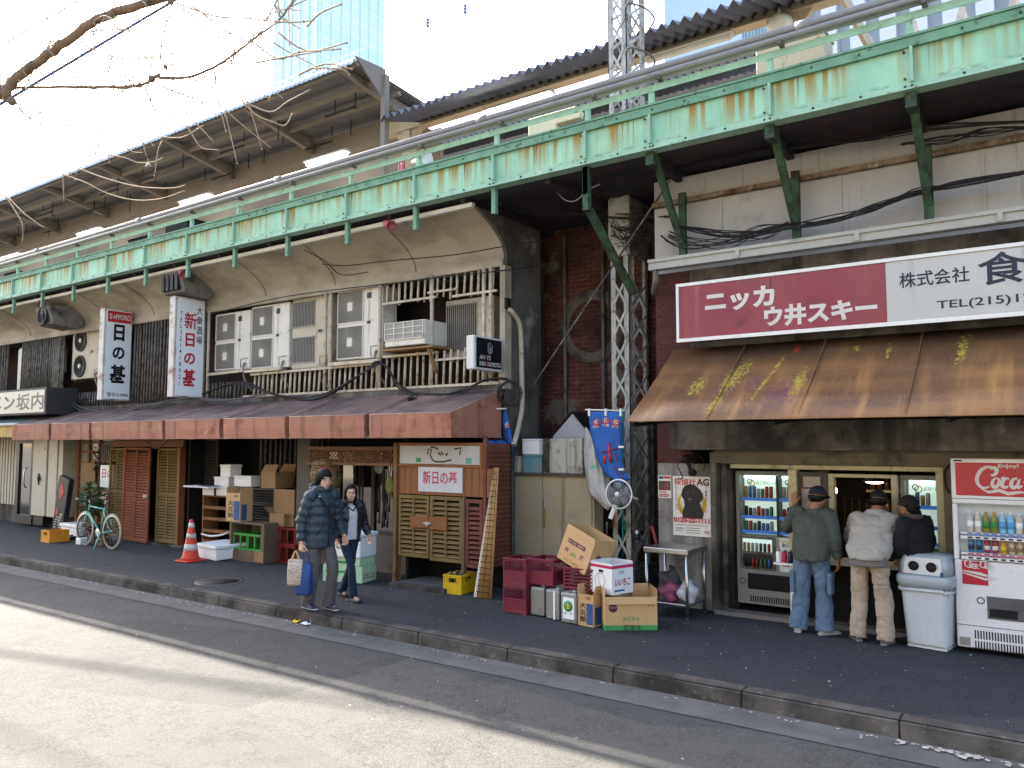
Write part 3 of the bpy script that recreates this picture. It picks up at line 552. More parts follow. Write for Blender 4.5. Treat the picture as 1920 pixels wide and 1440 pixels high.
# ---------------- right building: liquor kiosk ----------------
XL = -4.5
kb = thing('kiosk_building', 'dark concrete shop under the viaduct with long sign and brown awning', 'building', (-2, 9.6, .15))
b = B(); b.box(XL, 14, 9.6, 9.9, 4.42, 5.66); b.box(XL, 14, 9.58, 9.6, 5.33, 5.36)
for i in range(10): b.box(XL + .9 + i * 1.43, XL + .93 + i * 1.43, 9.585, 9.6, 4.5, 5.32)
for i in range(34): b.box(XL + .2 + i * .5, XL + .208 + i * .5, 9.592, 9.6, 5.37, 5.65)
b.build('panel_wall', M_WPANEL, kb); b = B(); b.box(XL, 14, 9.52, 9.6, 5.3, 5.36); b.build('rusty_ledge', mat('rusty_ledge', '#8a7a66', .8, var=.3, dirt=[('#4a2e1c', .7, 6), ('#b0a595', .3, 9)]), kb)
b = B(); b.box(XL + .48, 14, 9.6, 9.9, 2.6, 4.42); b.box(-.9, 14, 9.62, 9.9, .15, 2.6); b.build('upper_wall', M_WALL, kb)
b = B(); b.box(XL, XL + .478, 9.6, 9.9, 1.95, 4.42); b.box(XL, XL + .3, 9.9, 11, .15, 5.6); b.build('brick_wall', M_BRICK2, kb)
b = B(); b.box(XL, -3.76, 9.6, 9.9, .15, 1.945); b.build('side_wall', M_LWALL, kb)
b = B(); b.box(-3.76, -3.68, 9.5, 9.9, .15, 2.1); b.box(-3.67, -3.6, 9.62, 10.3, .15, 2.1); b.build('door_jamb', M_WALL, kb, bev=.008)
b = B(); b.box(XL + .3, 14, 9.3, 9.6, 2.12, 2.46); b.build('lintel_beam', M_WALL, kb, bev=.01)
b = B(); b.box(-3.68, 14, 9.45, 9.7, 1.96, 2.118); b.build('soffit', mat('yellow_grey_concrete', '#665e4e', .9, var=.2, dirt=('#3a352c', .4, 3)), kb)
b = B(); b.box(XL + .05, 14, 9.29, 9.42, 4.42, 4.53); b.box(XL + .05, 14, 9.265, 9.3, 4.51, 4.55)
for i in range(9): b.box(XL + 1.2 + i * 1.35, XL + 1.25 + i * 1.35, 9.265, 9.28, 4.43, 4.51)
b.build('gutter', M_GUT, kb)
b = B(); b.tube(spline([(-4.38, 9.35, 4.42), (-4.38, 9.35, 4.3), (-4.45, 9.45, 4.2), (-4.5, 9.56, 4.18)]), .04); b.build('downspout', M_BARD, kb)
# opening
b = B(); b.box(-3.5, -1.2, 9.5, 9.62, 1.9, 1.955); b.box(-1.275, -1.2, 9.5, 9.62, .15, 1.9); b.box(-2.8, -2.7, 9.46, 9.6, .15, 1.9); b.box(-2.36, -2.3, 9.5, 9.6, .9, 1.86); b.box(-1.71, -1.65, 9.5, 9.6, .9, 1.86); b.box(-2.3, -1.71, 9.5, 9.6, 1.82, 1.86); b.build('opening_frame', mat('worn_cream_frame', '#b3a987', .6, var=.12, dirt=('#6e6146', .4, 6)), kb, bev=.006)
b = B(); b.box(-1.2, -1.02, 9.45, 9.62, .15, 1.96); b.build('right_jamb', MATS['yellow_grey_concrete'], kb)
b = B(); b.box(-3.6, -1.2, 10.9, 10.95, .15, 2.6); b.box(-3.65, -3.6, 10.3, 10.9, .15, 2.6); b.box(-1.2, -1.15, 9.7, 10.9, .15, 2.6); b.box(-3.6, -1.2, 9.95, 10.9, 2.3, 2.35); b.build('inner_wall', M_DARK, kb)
b = B(); b.box(-2.7, -2.36, 9.52, 9.58, .9, 1.86); b.build('notice_panel', mat('brown_grey_board', '#4d443d', .7, var=.2), kb); b = B(); b.box(-2.66, -2.44, 9.505, 9.518, 1.25, 1.68); b.box(-2.64, -2.45, 9.507, 9.518, 1.7, 1.82); b.build('paper_notice', mat('faded_paper', '#a79a8c', .8, var=.2, vs=9), kb)
b = B(); b.box(-2.7, -1.3, 9.35, 9.75, .86, .9); b.build('counter_top', M_LAMPB, kb); b = B(); b.box(-2.7, -1.3, 9.55, 9.6, .25, .86); b.build('counter_front', M_BLK, kb)
b = B(); b.box(-3.7, -1.2, 9.42, 9.62, .15, .2); b.build('sill', mat('steel_sill', '#7f7d78', .5, .4, var=.2), kb)
b = B()
for i in range(5): 
    for z in (1.0, 1.12, 1.3, 1.42, 1.55): b.bar((-2.25 + i * .001, 9.75, z), (-1.85, 9.75, z), .006)
for i in range(6): b.bar((-2.25 + i * .08, 9.75, .9), (-2.25 + i * .08, 9.75, 1.58), .006)
b.build('wire_rack', mat('rack_wire', '#5a3a34', .6), kb)
il = thing('pendant_lamp', 'warm pendant lamp glowing inside the dark kiosk window', 'lamp', P(1640, 903, 10.4)); b = B(); b.lathe([(.03, .06), (.1, .03), (.14, 0)], 16); b.build('lamp_shade', M_BARD, il, w=False); b = B(); b.ell((0, 0, -.005), (.1, .1, .02), 12); b.build('bulb', mat('warm_glow', '#ffd9a0', .5, var=0, fine=0, emit=3), il, w=False); b = B(); b.cyl((0, 0, .06), (0, 0, .4), .006, 5); b.build('cord', M_BLK, il, w=False)
il2 = thing('pendant_lamp', 'small warm bulb behind the gold window frame of the kiosk', 'lamp', P(1566, 920, 10.1)); b = B(); b.ell((0, 0, 0), (.025, .025, .04), 8); b.build('bulb', MATS['warm_glow'], il2, w=False); b = B(); b.cyl((0, 0, .03), (0, 0, .3), .01, 5); b.build('socket', M_BLK, il2, w=False)
# shelves of goods inside
b = B()
for k in range(3): b.box(-2.2, -1.4, 10.65, 10.88, .8 + k * .4, .83 + k * .4)
b.build('inner_shelf', M_BARD, kb)
b = B()
for k in range(3):
    for i in range(9): b.cyl((-2.15 + i * .085, 10.75, .83 + k * .4), (-2.15 + i * .085, 10.75, .83 + k * .4 + rnd.uniform(.15, .3)), .03, 8)
b.build('bottles_inside', mat('dark_bottles', '#4a3a28', .3, var=.4, vs=9), kb)
# rusty awning
ra = thing('metal_awning', 'rusty brown sheet awning flecked with yellow and purple paint', 'awning', (-4.25, 8.25, 2.44))
b = B(); rows = []
for i in range(25):
    x = -4.25 + i * .6; s_ = .012 * math.sin(i * 1.9); rows.append([(x, 9.58, 3.4), (x, 9.15, 3.07 + s_), (x, 8.7, 2.75 - s_), (x, 8.26, 2.45)])
b.sheet(rows); b.build('sheet', M_RUST, ra, solid=.012)
b = B()
for x in (-3.3, -2.35, -1.35, -.35): b = B(); b.bar((x, 9.56, 3.395), (x, 8.27, 2.462), .02, .014); b.build('seam', M_RUST, ra)
for x in (-4.2, -2.6, -1, .6): b = B(); b.bar((x, 9.56, 2.5), (x, 8.32, 2.41), .04); b.bar((x, 9.5, 3.28), (x, 8.32, 2.41), .03); b.build('frame_arm', M_BLK, ra)
# long sign
sb = thing('shop_sign', 'long sign, maroon half with white katakana and pale half with dark kanji', 'sign', (-4.06, 9.3, 3.5))
b = B(); b.box(-4.06, 6, 9.3, 9.5, 3.47, 4.18); b.build('case', M_BARD, sb)
b = B(); b.box(-4.03, -1.652, 9.288, 9.3, 3.5, 4.15); b.box(-4.035, -4.0, 9.283, 9.288, 3.5, 4.15); b.build('maroon_panel', mat('maroon_acrylic', '#7f2840', .16, var=.14, vs=1.1, spec=.5, fine=.04, dirt=('#5c1d2c', .25, 2), streak=('#93505c', .2, 6)), sb)
b = B(); b.box(-1.65, 6, 9.288, 9.3, 3.5, 4.15); b.build('pale_panel', mat('pale_acrylic', '#b3b3af', .3, var=.08, vs=1, fine=.03, spec=.4, streak=('#8f8c83', .28, 5), dirt=('#9a978e', .2, 2)), sb)
b = B(); b.box(-4.07, 6, 9.27, 9.3, 4.152, 4.19); b.box(-4.07, 6, 9.27, 9.3, 3.455, 3.498); b.box(-4.07, -4.036, 9.272, 9.3, 3.5, 4.15)
b.build('frame', M_WHITE, sb); b = B(); b.box(-2.895, -2.889, 9.286, 9.288, 3.5, 4.15); b.build('panel_joint', M_BLK, sb)
M_SW = mat('sign_white', '#cfc9c2', .5, var=.08, vs=4); M_SN = mat('sign_navy', '#23283a', .5, var=.08)
def pw(px, py, Y=9.288): return P(px, py, Y)
a = pw(1322, 585); c = pw(1452, 532); text('ニッカ', M_SW, sb, (a.x, 9.288, 3.79), c.x - a.x, .26, bold=.045)
a = pw(1433, 608); c = pw(1645, 570); text('ウ井スキー', M_SW, sb, (a.x, 9.288, 3.55), c.x - a.x, .25, bold=.045)
a = pw(1687, 550); c = pw(1818, 520); text('株式会社', M_SN, sb, (a.x, 9.288, 3.85), c.x - a.x, .165, bold=.012)
a = pw(1835, 550); text('食堂', M_SN, sb, (a.x, 9.288, 3.79), .84, .33, bold=.016)
a = pw(1757, 590); text('TEL(215)1260', M_SN, sb, (a.x, 9.288, 3.57), 1.02, .11, bold=.012)
# ---------------- projecting signs ----------------
def proj_sign(name, label, X, y0, y1, z0, z1, t, rim, face, fm=None):
    s = thing(name, label, 'sign', (X, (y0 + y1) / 2, z0)); b = B(); b.box(X - t, X, y0, y1, z0, z1); b.build('case', rim, s, bev=.015, seg=2); b = B(); b.box(X, X + .008, y0 + .05, y1 - .03, z0 + .03, z1 - .03); b.build('face', face, s)
    b = B()
    for z in (z0 + .15, z1 - .15): b.bar((X - t / 2, y1, z), (X - t / 2, y1 + .25, z), .04)
    b.build('mounting_arm', M_BARD, s); return s
M_RUSTY = mat('rusty_white_case', '#c3c0b8', .5, var=.06, dirt=('#8a5030', .5, 4), streak=('#8e5a36', .5, 5)); M_SFACE = mat('white_acrylic', '#dfe3e4', .3, var=.03, fine=.03)
s1 = proj_sign('vertical_sign', 'white vertical bar sign with red star header and three black characters', -16.98, 8.8, 9.43, 3.13, 5.11, .2, M_RUSTY, M_SFACE)
X = -16.97; M_INK = mat('black_ink', '#17171c', .5, var=.05); M_RED = mat('sign_red', '#b3202e', .4, var=.04)
b = B(); b.box(X + .001, X + .006, 8.87, 9.39, 4.82, 5.06); b.build('red_header', M_RED, s1)
text('S', M_SW, s1, (X + .005, 8.9, 4.88), .06, .12, ax=(0, 1, 0), bold=.03); text('PPORO', M_SW, s1, (X + .005, 9.04, 4.88), .33, .12, ax=(0, 1, 0), bold=.03); text('★', M_SW, s1, (X + .005, 8.96, 4.89), .09, .1, ax=(0, 1, 0))
for i, (ch, zz, hh, ww) in enumerate((('日', 4.42, .36, .24), ('の', 4.02, .27, .27), ('基', 3.5, .4, .36))): text(ch, M_INK, s1, (X, 9.13 - ww / 2, zz), ww, hh, ax=(0, 1, 0), bold=.04)
text('☎3213-0436', M_INK, s1, (X, 8.9, 3.2), .47, .1, ax=(0, 1, 0), bold=.012)
s2 = proj_sign('vertical_sign', 'white vertical tavern sign with red characters and rust along its edge', -14.27, 8.77, 9.43, 3.1, 5.08, .2, M_RUSTY, M_SFACE); X = -14.26
for ch, zz, hh, ww in (('新', 4.45, .33, .27), ('日', 4.1, .27, .2), ('の', 3.75, .23, .24), ('基', 3.32, .34, .28)): text(ch, M_RED, s2, (X, 9.1 - ww / 2, zz), ww, hh, ax=(0, 1, 0), bold=.014 if ch == '新' else .03)
text('大衆酒場', M_INK, s2, (X, 9.23, 4.17), .13, .75, ax=(0, 1, 0), bold=.008, vert=True, gap=1.15); text('TEL32141802１'.replace('１', '1'), M_INK, s2, (X, 8.87, 3.33), .055, 1.45, ax=(0, 1, 0), vert=True, bold=.01)
s3 = proj_sign('hanging_sign', 'small dark navy sign box with white tankard drawing by the building end', -6.87, 8.75, 9.42, 3.24, 3.72, .14, mat('white_case', '#d0d0ca', .4, var=.04), mat('navy_face', '#14171f', .35, var=.05)); X = -6.86
text('AN YS', M_SW, s3, (X, 8.86, 3.385), .26, .065, ax=(0, 1, 0), bold=.02); text('D', M_RED, s3, (X, 8.965, 3.385), .045, .065, ax=(0, 1, 0), bold=.02)
text('SHIN  INOMOTO', M_SW, s3, (X, 8.86, 3.295), .5, .065, ax=(0, 1, 0), bold=.02); text('H', M_RED, s3, (X, 9.02, 3.295), .045, .065, ax=(0, 1, 0), bold=.02)
ribbons([[(0, .14), (.0, .03, 1), (.02, .0, 1), (.06, -.005), (.09, .02), (.095, .12)], [(.03, .14), (.06, .145)], [(.03, .09), (.05, .05), (.06, .08)], [(.03, .05), (.05, .025), (.065, .04)], [(.03, .115), (.055, .12)]], .012, (X, 9.06, 3.49), ax=(0, 1, 0)).build('tankard_drawing', M_SW, s3)
# ---------------- air conditioners on the ledge ----------------
M_AC = mat('white_ac_casing', '#d6d2c6', .5, var=.06, vs=3, dirt=('#8d877a', .3, 4), streak=('#98907f', .25, 7)); M_ACO = mat('aged_ac_casing', '#bcb29d', .6, var=.12, vs=2, dirt=[('#6f6454', .4, 4), ('#7d4f33', .18, 9)]); M_GRL = mat('grey_fan_grille', '#98948a', .6, var=.12); M_GDK = mat('dark_fan_grille', '#2b2928', .6, var=.2)
M_CABL = mat('taped_pipe', '#8a857a', .8, var=.25, vs=9)
def ac(label, x0, x1, Y, z0, z1, fans=2, old=False, dark=False, fw=.58, depth=.35, grid=False):
    t = thing('outdoor_unit', label, 'air conditioner', ((x0 + x1) / 2, Y, z0), 0, 'air conditioning units on the upstairs ledge'); m = M_ACO if old else M_AC
    b = B(); b.box(x0, x1, Y, Y + depth, z0, z1); b.build('casing', m, t, bev=.018, seg=2)
    fx0, fx1 = x0 + .03, x0 + (x1 - x0) * fw; H = (z1 - z0) / max(fans, 1)
    for i in range(fans):
        a, c = z0 + .04 + i * H, z0 + (i + 1) * H - .04; cx, cz = (fx0 + fx1) / 2, (a + c) / 2; b = B()
        if grid:
            b.k = 1; b.box(fx0, fx1, Y - .004, Y - .001, a + .08, c - .05); b.k = 0; n = 15
            for k in range(n + 1): x = fx0 + (fx1 - fx0) * k / n; b.box(x - .006, x + .006, Y - .014, Y - .005, a + .08, c - .05)
            b.box(fx0 - .012, fx1 + .012, Y - .018, Y - .005, c - .05, c - .03); b.box(fx0 - .012, fx1 + .012, Y - .018, Y - .005, a + .06, a + .08)
        else:
            r = min(fx1 - fx0, c - a) / 2 * .97; b.k = 1
            if dark: b.lathe([(r * 1.02, Y - .004), (r * 1.02, Y - .03), (r * .9, Y - .034), (r * .85, Y - .01)], 24, (cx, 0, cz), 'y'); b.lathe([(0.001, Y - .01), (r * .86, Y - .009)], 24, (cx, 0, cz), 'y')
            else: b.box(fx0, fx1, Y - .004, Y - .001, a, c)
            b.k = 0; n = 40 if not dark else 28
            for k in range(n):
                t0 = 2 * math.pi * k / n
                if dark: p0 = (cx + r * .25 * math.cos(t0), Y - .018, cz + r * .25 * math.sin(t0)); p1 = (cx + r * .88 * math.cos(t0 + .25), Y - .02, cz + r * .88 * math.sin(t0 + .25))
                else:
                    d = Vector((math.cos(t0 + .35), math.sin(t0 + .35))); sc = min((fx1 - fx0) / 2 / max(1e-3, abs(d.x)), (c - a) / 2 / max(1e-3, abs(d.y)))
                    p0 = (cx + .06 * math.cos(t0), Y - .012, cz + .06 * math.sin(t0)); p1 = (cx + d.x * sc, Y - .008, cz + d.y * sc)
                b.bar(p0, p1, .005 if dark else .009, .004, up=(0, 1, 0))
            b.k = 2; b.box(cx - .06, cx + .06, Y - .024, Y - .012, cz - .075, cz + .075) if not dark else b.lathe([(.001, Y - .036), (r * .2, Y - .034), (r * .24, Y - .02)], 14, (cx, 0, cz), 'y')
            b.k = 3
            for (u0, u1, w0, w1) in ((fx0 - .012, fx1 + .012, c, c + .02), (fx0 - .012, fx1 + .012, a - .02, a), (fx0 - .014, fx0, a, c), (fx1, fx1 + .014, a, c)):
                if not dark: b.box(u0, u1, Y - .018, Y - .001, w0, w1)
        b.build('fan_grille', [M_GRL if not dark else M_BLK, M_GDK if (dark or grid) else mat('mid_fan_grille', '#6b6861', .7, var=.15), M_AC, m], t)
    b = B(); b.box(fx1 + .1, fx1 + .18, Y - .006, Y - .001, (z0 + z1) / 2 - .02, (z0 + z1) / 2 + .03); b.build('label_plate', M_GDK, t)
    if not grid or fans > 1: b = B(); b.tube([(x1 - .26, Y - .004, z0 + .03), (x1 - .26, Y - .02, z0 + .2), (x1 - .03, Y - .02, z0 + .21)], .006, 5); b.build('pipe_cover', M_BARD, t)
    b = B(); b.tube(spline([(x1 - .12, Y - .02, z0 + .12), (x1 - .1, Y - .07, z0 + .02), (x1 - .14 + .1 * math.sin(x1 * 9), Y - .03, z0 - .2), (x1 - .05, Y + .12, z0 - .42)]), .022, 7); b.build('pipe_bundle', M_CABL, t); b = B(); b.box(fx1 + .09, fx1 + .2, Y - .003, Y - .0008, z1 - .2, z1 - .1); b.build('maker_label', M_SN, t) if not old else None
    for x in (x0 + .1, x1 - .16): b = B(); b.box(x, x + .06, Y + .02, Y + depth - .02, z0 - .05, z0 - .001); b.build('foot', M_BARD, t)
    return t
ac('white double-fan unit behind bars, leftmost of the three white double-fan units', -14.08, -12.98, 9.55, 3.63, 4.78)
ac('white double-fan unit touching the older louvred double unit', -12.93, -11.83, 9.55, 3.6, 4.82)
ac('aged beige double unit with two dark square louvred grilles', -11.78, -10.74, 9.58, 3.55, 4.86, old=True, grid=True, fw=.6)
ac('white double-fan unit beside the small window unit, between two tall posts', -10.54, -9.44, 9.55, 3.63, 4.86)
ac('beige single unit with dark vertical louvre behind the navy sign', -8.32, -7.35, 9.85, 3.55, 4.5, fans=1, old=True, grid=True, fw=.66)
ac('aged beige unit with two round black fans left of the starred sign', -19.98, -18.6, 9.6, 3.74, 4.98, old=True, dark=True)
ac('small beige unit with one round black fan at the far left', -22.0, -20.95, 9.6, 4.0, 4.66, fans=1, old=True, dark=True)
t = thing('water_tank', 'tall rounded silver tank beside the small single-fan unit', 'tank', (-22.4, 9.6, 3.5)); b = B(); b.box(-22.95, -22.1, 9.6, 10.0, 3.52, 4.75); b.build('body', M_AC, t, bev=.12, seg=4); b = B(); b.box(-22.9, -22.15, 9.65, 9.95, 3.44, 3.51); b.build('stand', M_BARD, t)
t = thing('window_air_conditioner', 'small boxy window air conditioner with white grid front on a rusty tray', 'air conditioner', (-8.7, 9.2, 3.75), 0, 'air conditioning units on the upstairs ledge'); b = B(); b.box(-9.14, -8.28, 9.3, 9.95, 3.75, 4.14); b.build('casing', M_AC, t, bev=.012)
b = B(); b.box(-9.12, -8.3, 9.287, 9.298, 3.86, 4.12); b.k = 1
for i in range(5): b.box(-9.125 + i * .206, -9.112 + i * .206, 9.27, 9.287, 3.85, 4.125)
for i in range(4): b.box(-9.12, -8.3, 9.272, 9.286, 3.85 + i * .09, 3.862 + i * .09)
b.build('front_grid', [M_GRL, M_AC], t); b = B(); b.box(-9.2, -8.1, 9.25, 9.9, 3.68, 3.71); b.bar((-8.2, 9.3, 3.67), (-8.2, 9.5, 3.3), .04); b.build('tray', mat('rusty_tray', '#8a6a44', .8, var=.3), t)
# ---------------- fittings on the cornice ----------------
for i, (px, lab) in enumerate(((75, 'pink spotlight on the cornice edge, leftmost of three'), (341, 'pink spotlight on the cornice edge above the grey vent hood'), (727, 'pink spotlight on the cornice edge, rightmost of three'))):
    p = P(px, (568, 512, 420)[i], 8.66); t = thing('spotlight', lab, 'lamp', p, 0, 'pink spotlights along the cornice'); b = B(); b.lathe([(.03, -.1), (.05, -.06), (.055, 0), (.085, .09), (.075, .09), (.05, .02)], 14, (0, 0, 0), 'x'); o = b.build('head', mat('faded_pink_paint', '#b5646a', .6, var=.15), t, w=False); o.rotation_euler = (0, R(28), R(-8)); b = B(); b.bar((0, .03, 0), (.02, .12, -.06), .03); b.tube(spline([(.02, .1, -.03), (.2, .05, .05), (.3, .12, -.05)]), .012, 5); b.build('bracket', M_BARD, t, w=False)
for i, (px, py, lab) in enumerate(((104, 592, 'grey vent hood with round mouth set in the cornice'), (345, 530, 'grey vent hood with square louvre set in the cornice'))):
    p = P(px, py, 8.95); t = thing('vent_hood', lab, 'vent', p); b = B(); b.prism([(-.3, .17), (.35, .22), (.5, -.15), (.35, -.3), (-.2, -.24)], 'x', -.36, .36); o = b.build('hood', mat('grey_hood', '#77736b', .7, var=.2, dirt=('#3f3b36', .5, 4)), t, w=False, bev=.01)
    b = B()
    if i == 0: b.lathe([(.23, -.26), (.23, -.3), (.19, -.31), (.18, -.24)], 24, (0, 0, -.03), 'y'); b.box(-.02, .02, -.29, -.27, -.22, .16)
    else:
        for k in range(4): b.box(-.29 + k * .15, -.2 + k * .15, -.3, -.22, -.2, .13)
    b.build('mouth', M_GDK, t, w=False)
# ================= things on the pavement and in front of the shops =================
GZ = .155
def fb(x0, x1, yt, yb, Y=None, xs=None):
    if Y is None: Y = PZ(x0, yb, GZ).y
    a = P(x0, yb, Y); c = P(x1, yb, Y); zt = P(x0, yt, Y).z; d = (PX(xs, yt, c.x).y - Y) if xs else .3
    return [a.x, c.x, Y, Y + d, a.z, zt]
M_CARD = mat('brown_cardboard', '#8f7150', .85, var=.1, vs=4, dirt=('#7d5f3e', .18, 6), bump=.05); M_CARDL = mat('light_cardboard', '#bd9a6c', .85, var=.08, vs=4, dirt=('#8f7048', .12, 6)); M_CARDIN = mat('cardboard_inside', '#8f7048', .9, var=.1)
M_FOAM = mat('white_styrofoam', '#e6e5e2', .8, var=.05, vs=5, dirt=('#a9a8a2', .2, 7), bump=.06, bs=120)
M_MAROON = mat('maroon_plastic', '#702433', .45, var=.12, vs=4, dirt=('#8d5560', .2, 8)); M_REDC = mat('red_plastic', '#7c2620', .45, var=.15, vs=4); M_GRNC = mat('green_plastic', '#3f8f3a', .45, var=.15, vs=4); M_YELC = mat('yellow_plastic', '#d3ae1e', .4, var=.12, vs=4, dirt=('#8a7420', .25, 6)); M_ORGC = mat('orange_plastic', '#d08a22', .45, var=.1); M_BLKC = mat('black_plastic', '#1e1d20', .45, var=.2)
M_WOOD = mat('weathered_brown_wood', '#7c5734', .75, var=.25, vs=3, streak=('#4b3320', .5, 14), dirt=('#3d2b1c', .3, 4)); M_WOODO = mat('orange_stained_wood', '#80502c', .65, var=.2, vs=3, streak=('#7a4720', .55, 16)); M_TIN = mat('tin_can_metal', '#9b9b96', .42, .6, var=.12, vs=5, dirt=('#6f6d66', .35, 5))
M_OLV = m_louvre('olive_louvre_paint', '#80693f', '#67532f'); M_RBR = m_louvre('red_brown_louvre_paint', '#8f5131', '#734026'); M_MLV = m_louvre('dull_maroon_louvre_paint', '#7a4634', '#5f382b')
M_PRP = mat('purple_print', '#5c3350', .7); M_GRN = mat('green_print', '#3f8a4a', .7); M_BLU = mat('blue_print', '#33507f', .7, var=.25, vs=9); M_PINK = mat('crimson_print', '#b3284e', .6)
def carton(label, q, m=M_CARD, rz=0, openf=None, name='cardboard_box', cat='box', group=None, tape=True, fl=None, loc=None, tilt=None):
    X0, X1, Y0, Y1, z0, z1 = q; w, d, h = (X1 - X0) / 2, (Y1 - Y0) / 2, z1 - z0
    t = thing(name, label, cat, loc or ((X0 + X1) / 2, (Y0 + Y1) / 2, z0), rz, group)
    if tilt: t.rotation_euler = tilt
    if openf:
        b = B(); k = .006
        b.box(-w, w, -d, -d + k, 0, h); b.box(-w, w, d - k, d, 0, h); b.box(-w, -w + k, -d + k, d - k, 0, h); b.box(w - k, w, -d + k, d - k, 0, h); b.box(-w + k, w - k, -d + k, d - k, .002, .008); b.build('body', m, t, w=False)
        L = fl or min(w, d) * .95
        for side, ang in openf:
            a = R(ang); c, s_ = math.cos(a), math.sin(a); b = B()
            if side in 'fb': sg = -1 if side == 'f' else 1; p0 = [(-w, sg * d, h), (w, sg * d, h)]; p1 = [(w - .02, sg * (d + c * L), h + s_ * L), (-w + .02, sg * (d + c * L), h + s_ * L)]
            else: sg = -1 if side == 'l' else 1; p0 = [(sg * w, -d, h), (sg * w, d, h)]; p1 = [(sg * (w + c * L), d - .02, h + s_ * L), (sg * (w + c * L), -d + .02, h + s_ * L)]
            b.add(p0 + p1, [(0, 1, 2, 3)]); b.build('flap', m, t, w=False, solid=.006)
    else:
        b = B(); b.box(-w, w, -d, d, 0, h); b.build('body', m, t, w=False, bev=.006)
    return t, w, d, h
def face_text(t, body, m, face, w, d, u0, v0, tw, th, bold=0, shear=0, vert=False, gap=1.08):
    if face == 'f': return text(body, m, t, (-w + u0, -d, v0), tw, th, bold=bold, world=False, shear=shear, vert=vert, gap=gap)
    if face == 'r': return text(body, m, t, (w, -d + u0, v0), tw, th, ax=(0, 1, 0), bold=bold, world=False, shear=shear, vert=vert, gap=gap)
    if face == 'l': return text(body, m, t, (-w, d - u0, v0), tw, th, ax=(0, -1, 0), bold=bold, world=False, shear=shear, vert=vert, gap=gap)
def patch(t, m, face, w, d, u0, u1, v0, v1, name='printed_band', o=.002):
    b = B()
    if face == 'f': b.box(-w + u0, -w + u1, -d - o, -d, v0, v1)
    elif face == 'r': b.box(w, w + o, -d + u0, -d + u1, v0, v1)
    else: b.box(-w - o, -w, d - u1, d - u0, v0, v1)
    return b.build(name, m, t, w=False)
def crate(label, q, m, rz=0, name='bottle_crate', group=None, style='window', loc=None):
    X0, X1, Y0, Y1, z0, z1 = q; w, d, h = (X1 - X0) / 2, (Y1 - Y0) / 2, z1 - z0; t = thing(name, label, 'crate', loc or ((X0 + X1) / 2, (Y0 + Y1) / 2, z0), rz, group); b = B(); e = .022
    for sx in (-1, 1):
        for sy in (-1, 1): b.box(min(sx * w, sx * (w - e)), max(sx * w, sx * (w - e)), min(sy * d, sy * (d - e)), max(sy * d, sy * (d - e)), 0, h)
    def side(f):   # f(u0,u1,z0,z1,dep) adds a wall piece
        pass
    def wall(axis, sg, u0, u1, a, c, dep=.012, off=0):
        if axis == 'y': y = sg * (d - off); b.box(u0, u1, min(y, y - sg * dep), max(y, y - sg * dep), a, c)
        else: x = sg * (w - off); b.box(min(x, x - sg * dep), max(x, x - sg * dep), u0, u1, a, c)
    for axis, L in (('y', w), ('x', d)):
        for sg in (-1, 1):
            wall(axis, sg, -L + e, L - e, 0, .03, .02); wall(axis, sg, -L + e, L - e, h - .035, h, .022); wall(axis, sg, -L + .002, L - .002, h - .012, h + .006, .03, -.008)
            if style == 'window':
                n = 2 if L < .2 else 3
                for k in range(1, n): u = -L + 2 * L * k / n; wall(axis, sg, u - .014, u + .014, .03, h - .035, .014)
            elif style == 'mesh':
                wall(axis, sg, -L + e, L - e, .03, h * .5, .008, .006)
                n = 8
                for k in range(n):
                    u = -L + e + (2 * L - 2 * e) * k / n; u2 = u + (2 * L - 2 * e) / n * 1.8
                    for (ua, ub) in ((u, min(u2, L - e)), (min(u2, L - e), u)):
                        p = (ua, sg * (d - .008), h * .5) if axis == 'y' else (sg * (w - .008), ua, h * .5); q2 = (ub, sg * (d - .008), h - .035) if axis == 'y' else (sg * (w - .008), ub, h - .035); b.bar(p, q2, .007, .007, up=(0, 1, 0) if axis == 'y' else (1, 0, 0))
                wall(axis, sg, -L + e, L - e, h * .5, h * .5 + .015, .016)
            elif style == 'slot':
                for k in range(4): wall(axis, sg, -L + e, L - e, .05 + k * h * .17, .05 + k * h * .17 + .018, .01)
                for k in range(7): u = -L + e + (2 * L - 2 * e) * k / 6; wall(axis, sg, u - .006, u + .006, .03, h * .7, .01)
                wall(axis, sg, -L * .35 + 0, L * .35, h * .72, h * .74, .01)
            elif style == 'solid':
                wall(axis, sg, -L + e, L - e, .03, h * .62, .01, .004); wall(axis, sg, -L + e, -L * .4, h * .62, h - .035, .01, .004); wall(axis, sg, L * .4, L - e, h * .62, h - .035, .01, .004)
    b.box(-w + e, w - e, -d + e, d - e, .004, .012)
    b.build('body', m, t, w=False, bev=.003); return t, w, d, h
